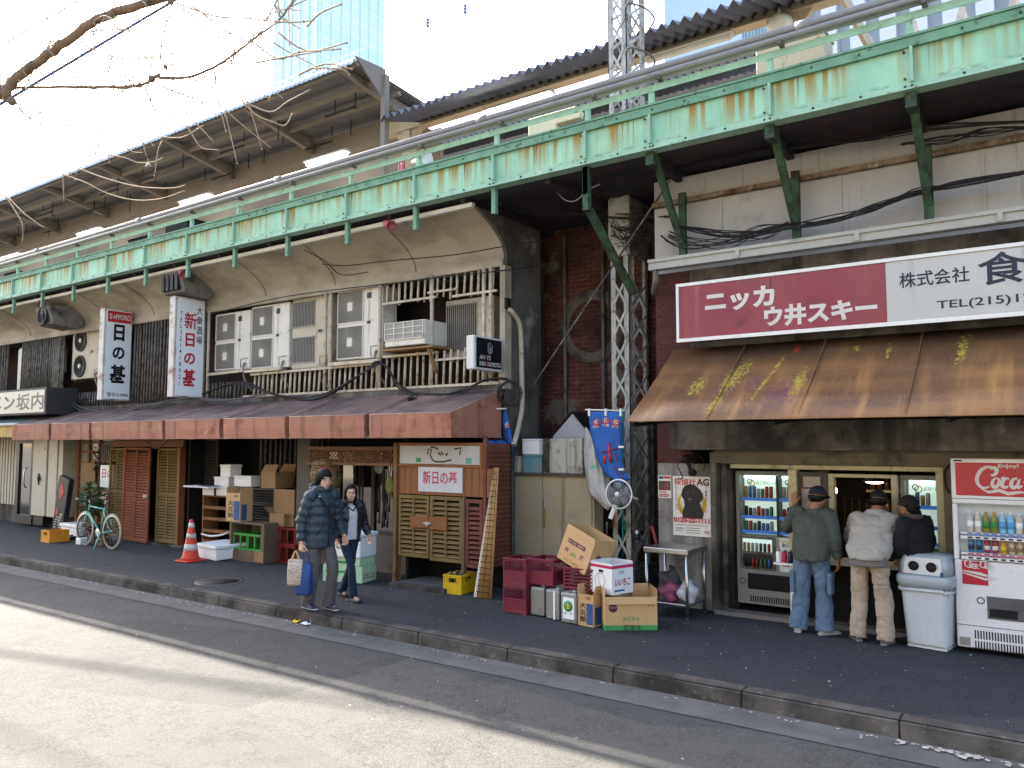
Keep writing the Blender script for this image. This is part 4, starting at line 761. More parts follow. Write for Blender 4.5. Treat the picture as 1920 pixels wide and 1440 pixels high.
def louvre(name, label, x0, x1, Y, z0, z1, cols, m, parent=None, pitch=.058, rz=0, fw=.05, d=.045):
    t = parent or thing(name, label, 'door', (x0, Y, z0), rz); b = B(); W_ = x1 - x0; H = z1 - z0
    b.box(0, fw, -d / 2, d / 2, 0, H); b.box(W_ - fw, W_, -d / 2, d / 2, 0, H); b.box(fw, W_ - fw, -d / 2, d / 2, 0, fw); b.box(fw, W_ - fw, -d / 2, d / 2, H - fw, H)
    if H > 1.4: b.box(fw, W_ - fw, -d / 2 + .004, d / 2 - .004, H * .5, H * .5 + .04)
    cw = (W_ - fw) / cols
    for k in range(1, cols): b.box(k * cw, k * cw + fw * .8, -d / 2 + .002, d / 2 - .002, fw, H - fw)
    b.build('frame', m, t, w=False, bev=.004); b = B()
    z = fw + .02
    while z < H - fw - .03:
        for k in range(cols):
            xa = k * cw + (fw if k == 0 else fw * .8); xb = (k + 1) * cw
            if not (rnd.random() < .012): b.bar((xa, 0, z), (xb, 0, z), .05, .008, up=(0, -.75, .65))
        z += pitch
    b.build('slats', m, t, w=False); b = B(); b.box(fw, W_ - fw, d / 2 + .003, d / 2 + .012, fw, H - fw); b.build('backing', M_DARK, t, w=False); return t
# ---- entrance at the left ----
en = thing('wooden_entrance', 'wooden lattice glass entrance with pale panes behind the bicycle', 'door', (-18.5, 9.6, .15)); b = B()
for x in (-19.45, -18.98, -18.5, -17.75): b.box(x, x + .09, 9.55, 9.65, .15, 2.3)
for z in (2.2, 1.98, 1.72, 1.46, 1.1, .7): b.box(-19.36, -17.75, 9.57, 9.63, z, z + .05)
b.build('frame', M_WOODO, en, bev=.006); b = B(); b.box(-19.4, -17.7, 9.6, 9.61, .7, 2.3); b.build('pane', mat('pale_pane', '#7d8074', .2, var=.35, vs=2.2, spec=.7), en); b = B(); b.box(-19.4, -17.7, 9.59, 9.64, .15, .7); b.build('kick_panel', M_WOOD, en)
t = thing('hardboard_sheet', 'plain brown board covering part of the wooden entrance', 'board', (-18.5, 9.4, 1.2)); q = fb(152, 178, 868, 907, 9.45); b = B(); b.box(q[0], q[1], 9.44, 9.46, q[4], q[5]); b.build('sheet', M_CARD, t, bev=.003); b = B(); b.box(q[0] + .1, q[1] - .1, 9.43, 9.44, q[4] + .05, q[4] + .06); b.build('groove', M_CARDIN, t)
t = thing('paper_sign', 'white paper sign with two red characters beside the louvred doors', 'sign', (-17.7, 9.3, 1.3)); q = fb(187, 212, 872, 913, 9.3); b = B(); b.box(q[0], q[1], 9.3, 9.31, q[4], q[5]); b.build('sheet', M_SFACE, t); text('日の', M_RED, t, (q[0] + .08, 9.3, q[4] + .2), (q[1] - q[0]) * .75, .2, bold=.02)
t = thing('wall_box', 'dark meter box under the awning above the red character paper', 'box', (-17.7, 9.3, 1.8)); q = fb(188, 212, 832, 866, 9.35); b = B(); b.box(q[0], q[1], 9.35, 9.55, q[4], q[5]); b.build('case', M_BARD, t, bev=.01); b = B(); 
for k in range(6): b.box(q[0] + .05 + k * .08, q[0] + .07 + k * .08, 9.34, 9.349, q[4] + .03, q[5] - .03)
b.build('grille', M_GDK, t)
M_LEAF = mat('dark_leaf', '#3d5a30', .6, var=.45, vs=14)
def bush(name, label, c, r, n, cat='plant', pot=None, m=M_LEAF, ls=.06):
    t = thing(name, label, cat, (c[0], c[1], GZ)); b = B()
    for i in range(n):
        v = Vector((rnd.gauss(0, 1), rnd.gauss(0, 1), rnd.gauss(0, 1))).normalized() * (rnd.random() ** .4); p = Vector(c) + Vector((v.x * r[0], v.y * r[1], v.z * r[2])); a = Vector((rnd.uniform(-1, 1), rnd.uniform(-1, 1), rnd.uniform(-.6, .6))).normalized(); u = a.cross(Vector((rnd.uniform(-1, 1), rnd.uniform(-1, 1), 1))).normalized(); l = ls * rnd.uniform(.6, 1.4)
        b.add([p - a * l, p + u * l * .4, p + a * l, p - u * l * .4], [(0, 1, 2, 3)])
    b.build('foliage', m, t); b = B()
    for i in range(9): b.tube([(c[0], c[1], GZ + .2), (c[0] + rnd.uniform(-.6, .6) * r[0], c[1] + rnd.uniform(-.6, .6) * r[1], c[2] + rnd.uniform(-.3, .7) * r[2])], [.014, .005], 5)
    b.build('stem', M_WOOD, t)
    if pot: b = B(); b.lathe([(pot * .7, GZ), (pot, GZ + .28), (pot * 1.08, GZ + .28), (pot * 1.08, GZ + .32), (pot * .9, GZ + .32), (pot * .85, GZ + .26), (0, GZ + .26)], 18, (c[0], c[1], 0)); b.build('pot', mat('terracotta_pot', '#7d4a35', .8), t)
    return t
bush('potted_shrub', 'dark leafy potted shrub behind the teal bicycle', (-17.55, 9.0, .95), (.32, .3, .42), 420, pot=.2)
0 and bush('potted_shrub', 'small green plant beside the dark glass door', (-21.6, 9.2, .9), (.22, .15, .5), 260, pot=.14, m=mat('fresh_leaf', '#5c7a34', .6, var=.4, vs=12))
bush('hanging_vine', 'thin dry vine hanging over the wooden entrance', (-18.1, 9.4, 1.85), (.3, .08, .42), 130, m=mat('dry_vine', '#4a3d2c', .8, var=.4, vs=9), ls=.05)
# leaning black sign
t = thing('leaning_signboard', 'black signboard with red diamond leaning beside the white cooler', 'sign', (-18.8, 8.9, GZ)); t.rotation_euler = (0, R(12), 0)
b = B(); b.box(-.24, .24, -.06, .06, 0, 1.32); b.build('board', M_BLKC, t, w=False, bev=.02); b = B(); b.prism([(-.05, 1.2), (.1, 1.0), (-.05, .8), (-.14, 1.0)], 'y', -.066, -.061); b.prism([(-.1, .62), (-.02, .5), (-.12, .4), (-.18, .5)], 'y', -.066, -.061); b.build('red_diamond', M_RED, t, w=False)
ribbons([[(u + .03 * math.sin(k), v), (u + .03 * math.sin(k) + du, v + dv)] for k, (u, v, du, dv) in enumerate([(.02, .1 + .05 * i, .1, .01) for i in range(9)] + [(-.12, .1 + .06 * i, .07, .0) for i in range(6)])], .018, (0, -.06, 0)).build('white_marks', M_SW, t, w=False)
q = fb(112, 146, 980, 1013, 8.75); t = thing('cooler_box', 'white cooler box on the black trolley behind the bicycle', 'cooler', ((q[0] + q[1]) / 2, 8.95, q[4])); w = (q[1] - q[0]) / 2; h = q[5] - q[4]
b = B(); b.prism([(-w * .9, 0), (w * .9, 0), (w, h * .78), (-w, h * .78)], 'y', -.2, .2); b.build('body', M_WHITE, t, w=False, bev=.03, seg=2); b = B(); b.box(-w * 1.04, w * 1.04, -.22, .22, h * .78, h); b.build('lid', M_WHITE, t, w=False, bev=.02, seg=2); cz = q[4]
t = thing('platform_trolley', 'black platform trolley under the white cooler', 'trolley', (t.location.x - .1, 8.9, GZ)); b = B(); b.box(-w * 1.35, w * 1.2, -.3, .25, max(.06, cz - GZ - .06), cz - GZ - .002); b.build('deck', M_BLKC, t, w=False, bev=.01)
for sx in (-1, 1):
    for sy in (-.24, .2): b = B(); b.cyl((sx * w, sy - .02, .05), (sx * w, sy + .02, .05), .045); b.build('wheel', M_BLK, t, w=False)
q = fb(76, 92, 994, 1016, None, 110); crate('orange bottle crate standing alone beside the black trolley', q[:2] + [q[2], q[2] + .4] + [GZ, q[5]], M_ORGC, style='solid')
# ---- bicycle ----
def bicycle(x, y, label):
    t = thing('bicycle', label, 'bicycle', (x, y, GZ)); MF = mat('teal_frame_paint', '#5aa892', .35, var=.08, coat=.4); MT = mat('tyre_rubber', '#2a2928', .85); MC = M_CHROME; r = .335
    rh, fh = Vector((.52, 0, r)), Vector((-.52, 0, r)); bbk = Vector((.08, 0, .28)); st = Vector((.22, 0, .78)); hd = Vector((-.36, 0, .82)); hb = Vector((-.4, 0, .66))
    for c in (rh, fh):
        o = B(); o.lathe([(r - .03, -.012), (r, -.016), (r + .012, 0), (r, .016), (r - .03, .012), (r - .03, -.012)], 40, c, 'y'); wh = o.build('wheel', mat('cream_tyre', '#a49c8a', .7), t, w=False)
        o = B(); o.lathe([(r - .045, -.01), (r - .028, -.012), (r - .028, .012), (r - .045, .01), (r - .045, -.01)], 40, c, 'y'); o.cyl(c + Vector((0, -.04, 0)), c + Vector((0, .04, 0)), .02, 10)
        for k in range(18): a = k * math.pi / 9; o.cyl(c + Vector((0, .02 * (-1) ** k, 0)), c + Vector((math.cos(a) * (r - .04), 0, math.sin(a) * (r - .04))), .0025, 4)
        o.build('rim', MC, wh, w=False)
    o = B()
    for p, q2, rr in ((bbk, st, .017), (bbk, hb, .019), (st - (st - bbk) * .06, hd - (hd - hb) * .2, .016), (hd, hb, .02), (bbk + Vector((0, .04, 0)), rh + Vector((0, .05, 0)), .011), (bbk - Vector((0, .04, 0)), rh - Vector((0, .05, 0)), .011), (st + Vector((0, .03, -.04)), rh + Vector((0, .05, 0)), .009), (st + Vector((0, -.03, -.04)), rh - Vector((0, .05, 0)), .009), (hb + Vector((0, .04, 0)), fh + Vector((0, .05, 0)), .012), (hb - Vector((0, .04, 0)), fh - Vector((0, .05, 0)), .012), (bbk + Vector((.1, -.05, 0)), Vector((.3, -.24, .0)), .011)): o.cyl(p, q2, rr, 8)
    o.build('frame', MF, t, w=False); o = B(); o.cyl(st, st + Vector((.03, 0, .16)), .013, 8); o.cyl(hd, hd + Vector((-.03, 0, .1)), .013, 8); o.build('seat_post', MC, t, w=False)
    o = B(); s0 = st + Vector((.03, 0, .17)); o.tube([s0 + Vector((-.16, 0, .01)), s0 + Vector((-.05, 0, .02)), s0 + Vector((.06, 0, .02)), s0 + Vector((.13, 0, .03))], [.018, .03, .07, .06], 12, flat=.45); o.build('saddle', mat('brown_leather', '#7d4638', .5), t, w=False)
    o = B(); h0 = hd + Vector((-.03, 0, .1)); o.tube(spline([h0 + Vector((.06, -.28, .03)), h0 + Vector((-.02, -.2, .02)), h0, h0 + Vector((-.02, .2, .02)), h0 + Vector((.06, .28, .03))]), .013, 8); hbp = o.build('handlebar', MC, t, w=False); o = B()
    for sy in (-1, 1): o = B(); o.cyl(h0 + Vector((.06, sy * .28, .03)), h0 + Vector((.15, sy * .31, .04)), .018, 8); o.build('grip', mat('white_tape', '#c9c7c0', .6) if sy < 0 else M_BLK, hbp, w=False)
    o = B(); o.lathe([(.085, -.06), (.09, -.058), (.09, -.055), (.085, -.053)], 24, bbk, 'y'); o.cyl(bbk + Vector((0, -.07, 0)), bbk + Vector((.12, -.07, -.12)), .011, 6); o.box(.16, .25, -.13, -.06, .14, .165); o.cyl(bbk + Vector((0, .06, 0)), bbk + Vector((-.12, .07, .12)), .011, 6); o.build('crank', MC, t, w=False)
    o = B(); o.tube(spline([h0 + Vector((-.02, .1, .02)), h0 + Vector((-.2, .05, -.1)), hb + Vector((-.05, 0, .05))]), .004, 5); o.tube(spline([h0 + Vector((-.02, -.1, .02)), h0 + Vector((-.16, -.05, -.16)), Vector((0, 0, .72)), Vector((.2, 0, .76))]), .004, 5); o.build('brake_cable', M_BLK, t, w=False); return t
bicycle(-15.98, 8.32, 'teal bicycle with brown saddle parked before the louvred doors')
t = thing('concrete_blocks', 'two small grey blocks lying under the bicycle', 'block', (-16.4, 8.5, GZ)); b = B(); b.box(-.16, .1, -.1, .1, 0, .2); b.build('block', M_CONC, t, w=False, bev=.01); b = B(); b.box(-.38, -.2, -.22, -.02, 0, .13); b.build('block', M_WHITE, t, w=False, bev=.01); b = B(); b.box(.2, .45, -.1, .12, 0, .17); b.build('block', mat('brown_block', '#6a5848', .9), t, w=False, bev=.02)
# ---- louvred doors ----
louvre('louvred_door', 'narrow olive louvred door, left of the red-brown door', -17.42, -16.8, 9.28, .2, 2.1, 2, M_OLV)
t = louvre('louvred_door', 'red-brown louvred door hanging slightly ajar between two olive ones', -16.7, -15.62, 9.2, .18, 2.12, 2, M_RBR); t.rotation_euler = (0, R(.7), R(-3)); b = B(); b.cyl((.99, -.05, .95), (.99, -.02, .95), .03, 10); b.box(.9, 1.06, -.035, -.022, .92, .98); b.build('padlock', M_STEEL, t, w=False)
louvre('louvred_door', 'wide olive louvred door beside the orange cone', -15.55, -14.78, 9.28, .2, 2.1, 2, M_OLV)
t = thing('door_frame', 'orange-brown timber frame around the louvred doors', 'frame', (-16, 9.35, .15)); b = B(); b.box(-17.45, -14.7, 9.3, 9.36, 2.125, 2.27); b.build('header', M_WOODO, t, bev=.005); b = B(); b.box(-14.76, -14.68, 9.22, 9.36, .15, 2.12); b.build('post', M_WOODO, t, bev=.005); b = B(); b.box(-17.5, -14.5, 9.2, 9.45, .15, .19); b.build('threshold', M_WALL, t)
louvre('louvred_door', 'dark louvred panel in the recess behind the cone', -14.6, -13.98, 9.62, .2, 2.3, 1, mat('black_brown_louvre', '#332c26', .8))
# ---- traffic cone ----
p = PZ(357, 1052, GZ); t = thing('traffic_cone', 'orange traffic cone with scuffed white bands on the pavement', 'cone', p); MO = mat('cone_orange', '#c8442c', .55, var=.1, dirt=('#8a3a2a', .2, 6)); MWB = mat('worn_white_band', '#cfc6c0', .6, var=.08, dirt=('#c0604a', .4, 12))
b = B(); b.box(-.19, .19, -.19, .19, 0, .03); b.build('base', MO, t, w=False, bev=.03, seg=2); R0 = lambda z: .15 - .118 * (z / .72); b = B(); b.lathe([(.165, .03), (.15, .07), (R0(.1), .1), (R0(.7), .7), (.02, .72), (0, .722)], 28); b.build('body', MO, t, w=False)
for z0, z1 in ((.19, .3), (.4, .48), (.58, .66)): b = B(); b.lathe([(R0(z0) + .002, z0), (R0(z1) + .002, z1)], 28); b.build('white_band', MWB, t, w=False)
# ---- recess: racks, foam boxes, crates ----
Yr = 9.3
t = thing('bottle_rack', 'brown wooden bottle rack with scalloped shelves in the dark recess', 'rack', (-13.5, Yr, GZ)); q = fb(377, 431, 930, 1040, Yr); b = B(); b.box(q[0], q[0] + .03, Yr, Yr + .35, GZ, q[5]); b.box(q[1] - .03, q[1], Yr, Yr + .35, GZ, q[5]); b.box(q[0], q[1], Yr, Yr + .35, q[5], q[5] + .03); b.build('frame', M_WOOD, t)
for yy in (952, 973, 996, 1016):
    z = P(400, yy, Yr).z; b = B(); b.box(q[0] + .03, q[1] - .03, Yr + .03, Yr + .33, z - .02, z)
    n = 11
    for k in range(n): xc = q[0] + .06 + (q[1] - q[0] - .12) * k / (n - 1); b.cyl((xc, Yr, z), (xc, Yr + .03, z), .035, 10)
    b.build('shelf', mat('shelf_wood', '#855b3a', .75, var=.2), t)
zt = q[5] + .03
FO = []
def foam(label, x0, x1, xs, yt, yb, Y, z0=None, rz=0, lid=True):
    q = fb(x0, x1, yt, yb, Y, xs); 
    if z0 is not None: q[5] += z0 - q[4]; q[4] = z0
    X0, X1, Y0, Y1, a, c = q; Y1 = min(Y1, Y0 + .75); t = thing('foam_box', label, 'box', ((X0 + X1) / 2, (Y0 + Y1) / 2, a), rz, 'white styrofoam fish boxes'); w, d, h = (X1 - X0) / 2, (Y1 - Y0) / 2, c - a; b = B(); b.box(-w + .01, w - .01, -d + .01, d - .01, 0, h * (.78 if lid else 1)); b.build('body', M_FOAM, t, w=False, bev=.012, seg=2)
    if lid: b = B(); b.box(-w, w, -d, d, h * .785, h); b.build('lid', M_FOAM, t, w=False, bev=.012, seg=2)
    return t, c
f1 = foam('small white foam box at the lower left of the recess pile', 379, 401, 402, 916, 930, 9.25, zt)
f2 = foam('white foam box at the bottom of the taller foam stack', 403, 426, 455, 914, 931, 9.28, zt, 0)
f3 = foam('white foam box in the middle of the taller foam stack', 400, 427, 445, 896, 914, 9.27, f2[1] + .002, R(1))
f4 = foam('white foam box on top of the taller foam stack', 411, 432, 455, 873, 896, 9.3, f3[1] + .002, R(-2))
t = thing('foam_tray', 'flat white tray with blue rim jutting out left of the foam stack', 'lid', P(382, 911, 9.15)); t.location.z = f1[1] + .01; b = B(); b.box(-.45, .35, -.15, .15, 0, .03); b.build('tray', M_FOAM, t, w=False, bev=.006); b = B(); b.box(.05, .35, -.153, .1, .031, .045); b.build('blue_rim', M_BLU, t, w=False)
# wooden case with green crates
q = fb(430, 492, 980, 1049, None, 503); Yc = q[2]; t = thing('wooden_case', 'open wooden case on the pavement holding two green crates', 'case', ((q[0] + q[1]) / 2, Yc, GZ)); zc = q[5]; b = B(); b.box(q[0], q[0] + .03, Yc, Yc + .45, GZ, zc); b.box(q[1] - .05, q[1] + .03, Yc, Yc + .45, GZ, zc); b.box(q[0], q[1] + .03, Yc, Yc + .45, zc, zc + .03); b.box(q[0] + .03, q[1] - .05, Yc + .02, Yc + .45, GZ + .16, GZ + .19); b.box(q[0] + .03, q[1] - .05, Yc + .43, Yc + .45, GZ + .19, zc); b.box(q[0] + .03, q[1] - .05, Yc + .01, Yc + .03, GZ, GZ + .16); b.build('carcass', mat('grey_brown_plank', '#6b5b49', .8, var=.2, streak=('#46392d', .4, 10)), t); b = B(); b.box(q[1] - .2, q[1] + .04, Yc - .015, Yc - .002, GZ + .02, GZ + .2); b.build('cardboard_scrap', M_CARD, t)
gx0, gx1 = q[0] + .06, q[1] - .08; gm = (gx0 + gx1) / 2
crate('green bottle crate in the wooden case, beside the bottle rack', [gx0, gm - .01, Yc + .03, Yc + .4, GZ + .192, GZ + .47], M_GRNC, group='green crates in the wooden case'); crate('green bottle crate in the wooden case, next to the red crates', [gm + .01, gx1, Yc + .03, Yc + .4, GZ + .192, GZ + .47], M_GRNC, group='green crates in the wooden case')
def daigoro(label, q, rz=0, loc=None):
    t, w, d, h = carton(label, q, M_CARDL, rz, [('l', 85), ('r', 80)], fl=.1, loc=loc); patch(t, M_BLU, 'f', w, d, w * 1.12, w * 1.95, .02, h * .72, 'blue_print'); patch(t, M_BLU, 'r', w, d, .03, d * 1.1, .02, h * .6, 'blue_print')
    face_text(t, '大五郎', M_INK, 'f', w, d, w * .25, h * .12, w * .85, h * .62, bold=.02, vert=True); face_text(t, '大五郎', M_INK, 'f', w, d, w * 1.05, h * .84, w * .6, h * .1, bold=.01); return t
qd = fb(423, 449, 926, 979, Yc - .02, 474); qd[5] += zc + .032 - qd[4]; qd[4] = zc + .032; qd[3] = min(qd[3], Yc + .44); daigoro('printed shochu carton with black brush lettering on the wooden case', qd)
# black bottle crates column + boxes
qb = fb(462, 514, 914, 979, 9.22); hz = (qb[5] - zc - .035) / 2
zb = zc + .034
for k, lb in enumerate(('black wire bottle crate, lower of the pair behind the shochu carton', 'black wire bottle crate, upper of the pair behind the shochu carton')): crate(lb, [qb[0], qb[1] - .02, 9.3, 9.62, zb, zb + hz - .01], M_BLKC, style='slot', group='black crates in the recess'); zb += hz + .002
t = thing('cardboard_sheet', 'brown cardboard sheet standing beside the black crates', 'cardboard', (-11.6, 9.24, 1.0)); b = B(); b.box(qb[1], qb[1] + .55, 9.2, 9.23, GZ + .6, zb); b.build('sheet', M_CARD, t, bev=.004); b = B(); b.box(qb[1] + .02, qb[1] + .53, 9.196, 9.2, GZ + .9, GZ + .91); b.build('crease', M_CARDIN, t)
qf = fb(437, 470, 891, 911, 9.22, 490); foam('long white foam box lying on the black crates', 437, 470, 490, 891, 911, 9.22, zb + .008)
qq = fb(489, 516, 884, 913, 9.18, 536); qq[5] += zb + .008 - qq[4]; qq[4] = zb + .008; qq[3] = qq[2] + .4; carton('plain brown cardboard box with raised lid at the top of the recess pile', qq, M_CARD, 0, [('f', 120), ('b', 60)], fl=.16)
ql = fb(494, 521, 1019, 1051, None, 555); Yq = ql[2]; hr = ql[5] - GZ; w1 = ql[1] - ql[0]
for i, lb in enumerate(('red bottle crate at the bottom left of the red stack', 'red bottle crate at the bottom right of the red stack', 'red bottle crate at the top left of the red stack', 'red bottle crate at the top right of the red stack')):
    ox = (i % 2) * (w1 + .012) ; oz = (i // 2) * (hr + .008); crate(lb, [ql[0] + ox, ql[0] + ox + w1, Yq + .02, Yq + .42, GZ + oz, GZ + oz + hr], M_REDC, group='red crates stacked beside the wooden case')
zr = GZ + 2 * hr + .022
qo = fb(504, 530, 964, 988, Yq + .02, 562); carton('open brown carton on the red crates with its flap up', [qo[0], qo[1], Yq + .03, Yq + .45, zr, zr + qo[5] - qo[4]], M_CARD, R(2), [('l', 25), ('b', 40), ('r', -10)], fl=.2); 
q = fb(366, 392, 1016, 1047, None, 422); t = thing('foam_box', 'white lidded foam box lying on the pavement beside the cone', 'box', ((q[0] + q[1]) / 2 + .12, q[2] + .3, GZ + .005), R(-6), 'white styrofoam fish boxes'); t.rotation_euler = (R(2), 0, R(-8)); b = B(); b.box(-.36, .36, -.28, .28, .015, .2); b.build('body', M_FOAM, t, w=False, bev=.012, seg=2); b = B(); b.box(-.38, .38, -.3, .3, .205, .265); b.build('lid', M_FOAM, t, w=False, bev=.014, seg=2); ribbons([[(0, 0), (.08, .02), (.05, .05)], [(.1, .0), (.16, .03)], [(.12, .05), (.18, .0)]], .008, (-.1, .05, .265), ax=(1, .1, 0), up=(0, 1, 0)).build('pen_mark', M_INK, t, w=False)
t = thing('hose', 'pale hose looped along the foot of the bottle rack', 'hose', (-13.4, 9.0, GZ)); b = B(); b.tube(spline([P(378, 1001, 9.25), P(395, 1005, 9.1), P(415, 1003, 9.1), P(430, 997, 9.2)]), .018, 7); b.build('tube', M_WHITE, t)
# ---- goods behind the couple ----
p = PZ(640, 1092, GZ); t, w, d, h = carton('pale green printed carton under the white foam box, lower one', [p.x - .38, p.x + .3, p.y, p.y + .4, GZ, GZ + .24], mat('pale_green_card', '#a9c7a2', .8, var=.08), R(14), None, group='green cartons behind the couple'); face_text(t, 'いわ こん', M_RED, 'r', w, d, .05, .05, .3, .09, bold=.03); patch(t, M_GRN, 'f', w, d, .05, .5, .14, .17)
t2, w, d, h = carton('pale green printed carton under the white foam box, upper one', [p.x - .36, p.x + .28, p.y + .01, p.y + .4, GZ + .243, GZ + .36], MATS['pale_green_card'], R(10), None, group='green cartons behind the couple'); patch(t2, M_GRN, 'f', w, d, .05, .5, .03, .07)
t = thing('foam_box', 'white foam box on the green cartons behind the walking woman', 'box', (p.x - .04, p.y + .2, GZ + .363), R(12), 'white styrofoam fish boxes'); b = B(); b.box(-.33, .33, -.22, .22, 0, .3); b.build('body', M_FOAM, t, w=False, bev=.02, seg=2); b = B(); b.box(-.35, .35, -.24, .24, .303, .36); b.build('lid', M_FOAM, t, w=False, bev=.014, seg=2)
q = P(612, 890, 8.9); t = thing('straw_barrel', 'round straw-wrapped sake barrel hung beside the window', 'barrel', q, R(42)); b = B(); b.lathe([(.14, -.24), (.22, -.21), (.25, -.1), (.26, 0), (.25, .1), (.22, .21), (.13, .25), (0, .25)], 30); b.build('barrel', mat('woven_straw', '#84724f', .9, var=.4, vs=18, streak=('#4c3c26', .6, 20), dirt=('#33271c', .5, 6)), t, w=False); b = B(); b.prism([(-.09, .0), (.09, .0), (.11, .08), (.06, .15), (-.06, .15), (-.11, .08)], 'y', -.275, -.25); b.build('red_label', mat('dull_red_label', '#8a3a34', .7, var=.3, vs=9), t, w=False)
b = B()
for k in range(5): b.tube([(.262 * math.cos(a) * (1 - abs(k - 2) * .04), .262 * math.sin(a) * (1 - abs(k - 2) * .04), -.16 + k * .08) for a in [i * math.pi / 10 for i in range(21)]], .012, 5)
b.build('rope', M_WOOD, t, w=False)
t = thing('rope_curtain', 'dark knotted rope curtain hanging in the window front', 'curtain', (-9, 9.1, 2)); b = B()
for k in range(26):
    x = -9.05 + k * .025 + rnd.uniform(-.01, .01) if k < 20 else -9.6 + (k - 20) * .02; y = 9.15 + rnd.uniform(-.08, .1); L = rnd.uniform(.7, 1.25); b.tube([(x + .01 * math.sin(i * 2 + k), y, 2.1 - L * i / 7) for i in range(8)], [.01 + .008 * (i % 3 == 1) for i in range(8)], 5)
b.build('rope', mat('dark_rope', '#33271e', .9, var=.3), t); b = B(); b.ell((-8.75, 9.05, 1.55), (.09, .03, .15), 12); b.build('green_charm', mat('moss_charm', '#6a6f34', .8, var=.3, vs=12), t); b = B(); b.lathe([(.001, 0), (.1, .01), (.1, .03)], 16, (-8.95, 9.0, 1.83), 'y'); b.build('round_charm', M_LWALL, t)
# ---- louvred cabinet entrance on the right of the awning ----
Yk = 8.75; cb = thing('louvred_cabinet', 'wooden front with olive and maroon louvres below a red lettered white plate', 'cabinet', (-7.6, Yk, .15))
x0, x1, x2, x3 = P(749, 925, Yk).x, P(806, 925, Yk).x, P(868, 925, Yk).x, P(906, 925, Yk).x
def sub_l(xa, xb, za, zb2, cols, m):
    e = B(); fr = bpy.data.objects.new('louvred_door', None); C.objects.link(fr); bpy.data.objects.remove(fr)
    dpt = .045; fw = .05; W_ = xb - xa; H = zb2 - za; o = B(); cw = (W_ - fw) / cols
    o.box(xa, xa + fw, Yk - .02, Yk + .025, za, zb2); o.box(xb - fw, xb, Yk - .02, Yk + .025, za, zb2); o.box(xa + fw, xb - fw, Yk - .02, Yk + .025, za, za + fw); o.box(xa + fw, xb - fw, Yk - .02, Yk + .025, zb2 - fw, zb2)
    for k in range(1, cols): o.box(xa + k * cw, xa + k * cw + fw * .7, Yk - .018, Yk + .02, za + fw, zb2 - fw)
    fr = o.build('louvred_door', m, cb, bev=.004); o = B(); z = za + fw + .03
    while z < zb2 - fw - .02:
        for k in range(cols): o.bar((xa + k * cw + fw * .8, Yk, z), (xa + (k + 1) * cw, Yk, z), .055, .008, up=(0, -.7, .7))
        z += .066
    o.build('slats', m, fr); o = B(); o.box(xa + fw, xb - fw, Yk + .03, Yk + .04, za + fw, zb2 - fw); o.build('backing', M_DARK, fr)
sub_l(x0, x1, .56, 1.45, 2, M_OLV); sub_l(x1 + .02, x2, .54, 1.45, 2, M_OLV); sub_l(x2 + .06, x3, .5, 1.43, 1, M_MLV)
b = B(); b.box(x0 - .02, x3, Yk, Yk + .04, 1.46, 1.86)
for k in range(14): b.box(x0 + k * .125, x0 + k * .125 + .118, Yk - .012, Yk, 1.465, 1.855)
b.build('wood_band', M_WOODO, cb, bev=.003); b = B(); b.box(x0 - .02, x3, Yk - .03, Yk + .04, 1.862, 1.9); b.box(x0 - .02, x3, Yk - .02, Yk + .04, 2.17, 2.21); b.box(x3 - .05, x3, Yk - .02, Yk + .04, 1.9, 2.17); b.build('cross_rail', M_WOODO, cb, bev=.004)
b = B(); b.box(x0, x3 - .06, Yk - .005, Yk + .02, 1.905, 2.168); b.build('upper_panel', mat('grey_white_panel', '#a9a8a3', .4, var=.08, vs=2), cb)
ax_, az_ = x0 + .55, 1.94
ribbons([[(0, .1), (.02, .18), (.08, .17), (.05, .1), (.1, .02), (.16, .0), (.3, 0), (.45, .03)], [(.06, .2), (.12, .21), (.2, .18)], [(.2, .13), (.26, .09)], [(.26, .14), (.3, .1)], [(.34, .1), (.38, .12), (.36, .08)], [(.5, .18), (.62, .2), (.6, .1)]], .022, (ax_, Yk - .006, az_)).build('fish_drawing', M_INK, cb)
b = B(); b.box(x0 + .33, x0 + .42, Yk - .009, Yk - .006, 1.93, 1.99); b.build('green_sticker', M_GRN, cb); b = B(); b.box(x3 - .3, x3 - .2, Yk - .009, Yk - .006, 1.92, 2.0); b.build('teal_sticker', mat('teal_sticker', '#5a8f8a', .5), cb)
q = fb(784, 867, 875, 921, Yk - .02); b = B(); b.box(q[0], q[1], Yk - .022, Yk - .013, q[4], q[5]); pl = b.build('name_plate', mat('grey_white_plate', '#bcbcbd', .3, var=.05), cb); text('新日の基', M_PINK, pl, (q[0] + .09, Yk - .022, q[4] + .11), (q[1] - q[0]) * .78, .19, bold=.012)
q = fb(770, 838, 966, 988, Yk - .03); b = B(); b.box(q[0], (q[0] + q[1]) / 2 - .003, Yk - .045, Yk - .022, q[4], q[5]); b.box((q[0] + q[1]) / 2 + .003, q[1], Yk - .045, Yk - .022, q[4] - .01, q[5] - .005); hp = b.build('hasp_board', M_WOODO, cb, bev=.004); b = B(); b.cyl(((q[0] + q[1]) / 2, Yk - .07, q[4] + .07), ((q[0] + q[1]) / 2, Yk - .046, q[4] + .07), .03, 10); b.bar(((q[0] + q[1]) / 2 - .07, Yk - .055, q[4] + .075), ((q[0] + q[1]) / 2 + .07, Yk - .055, q[4] + .075), .025); b.build('padlock', M_STEEL, hp)
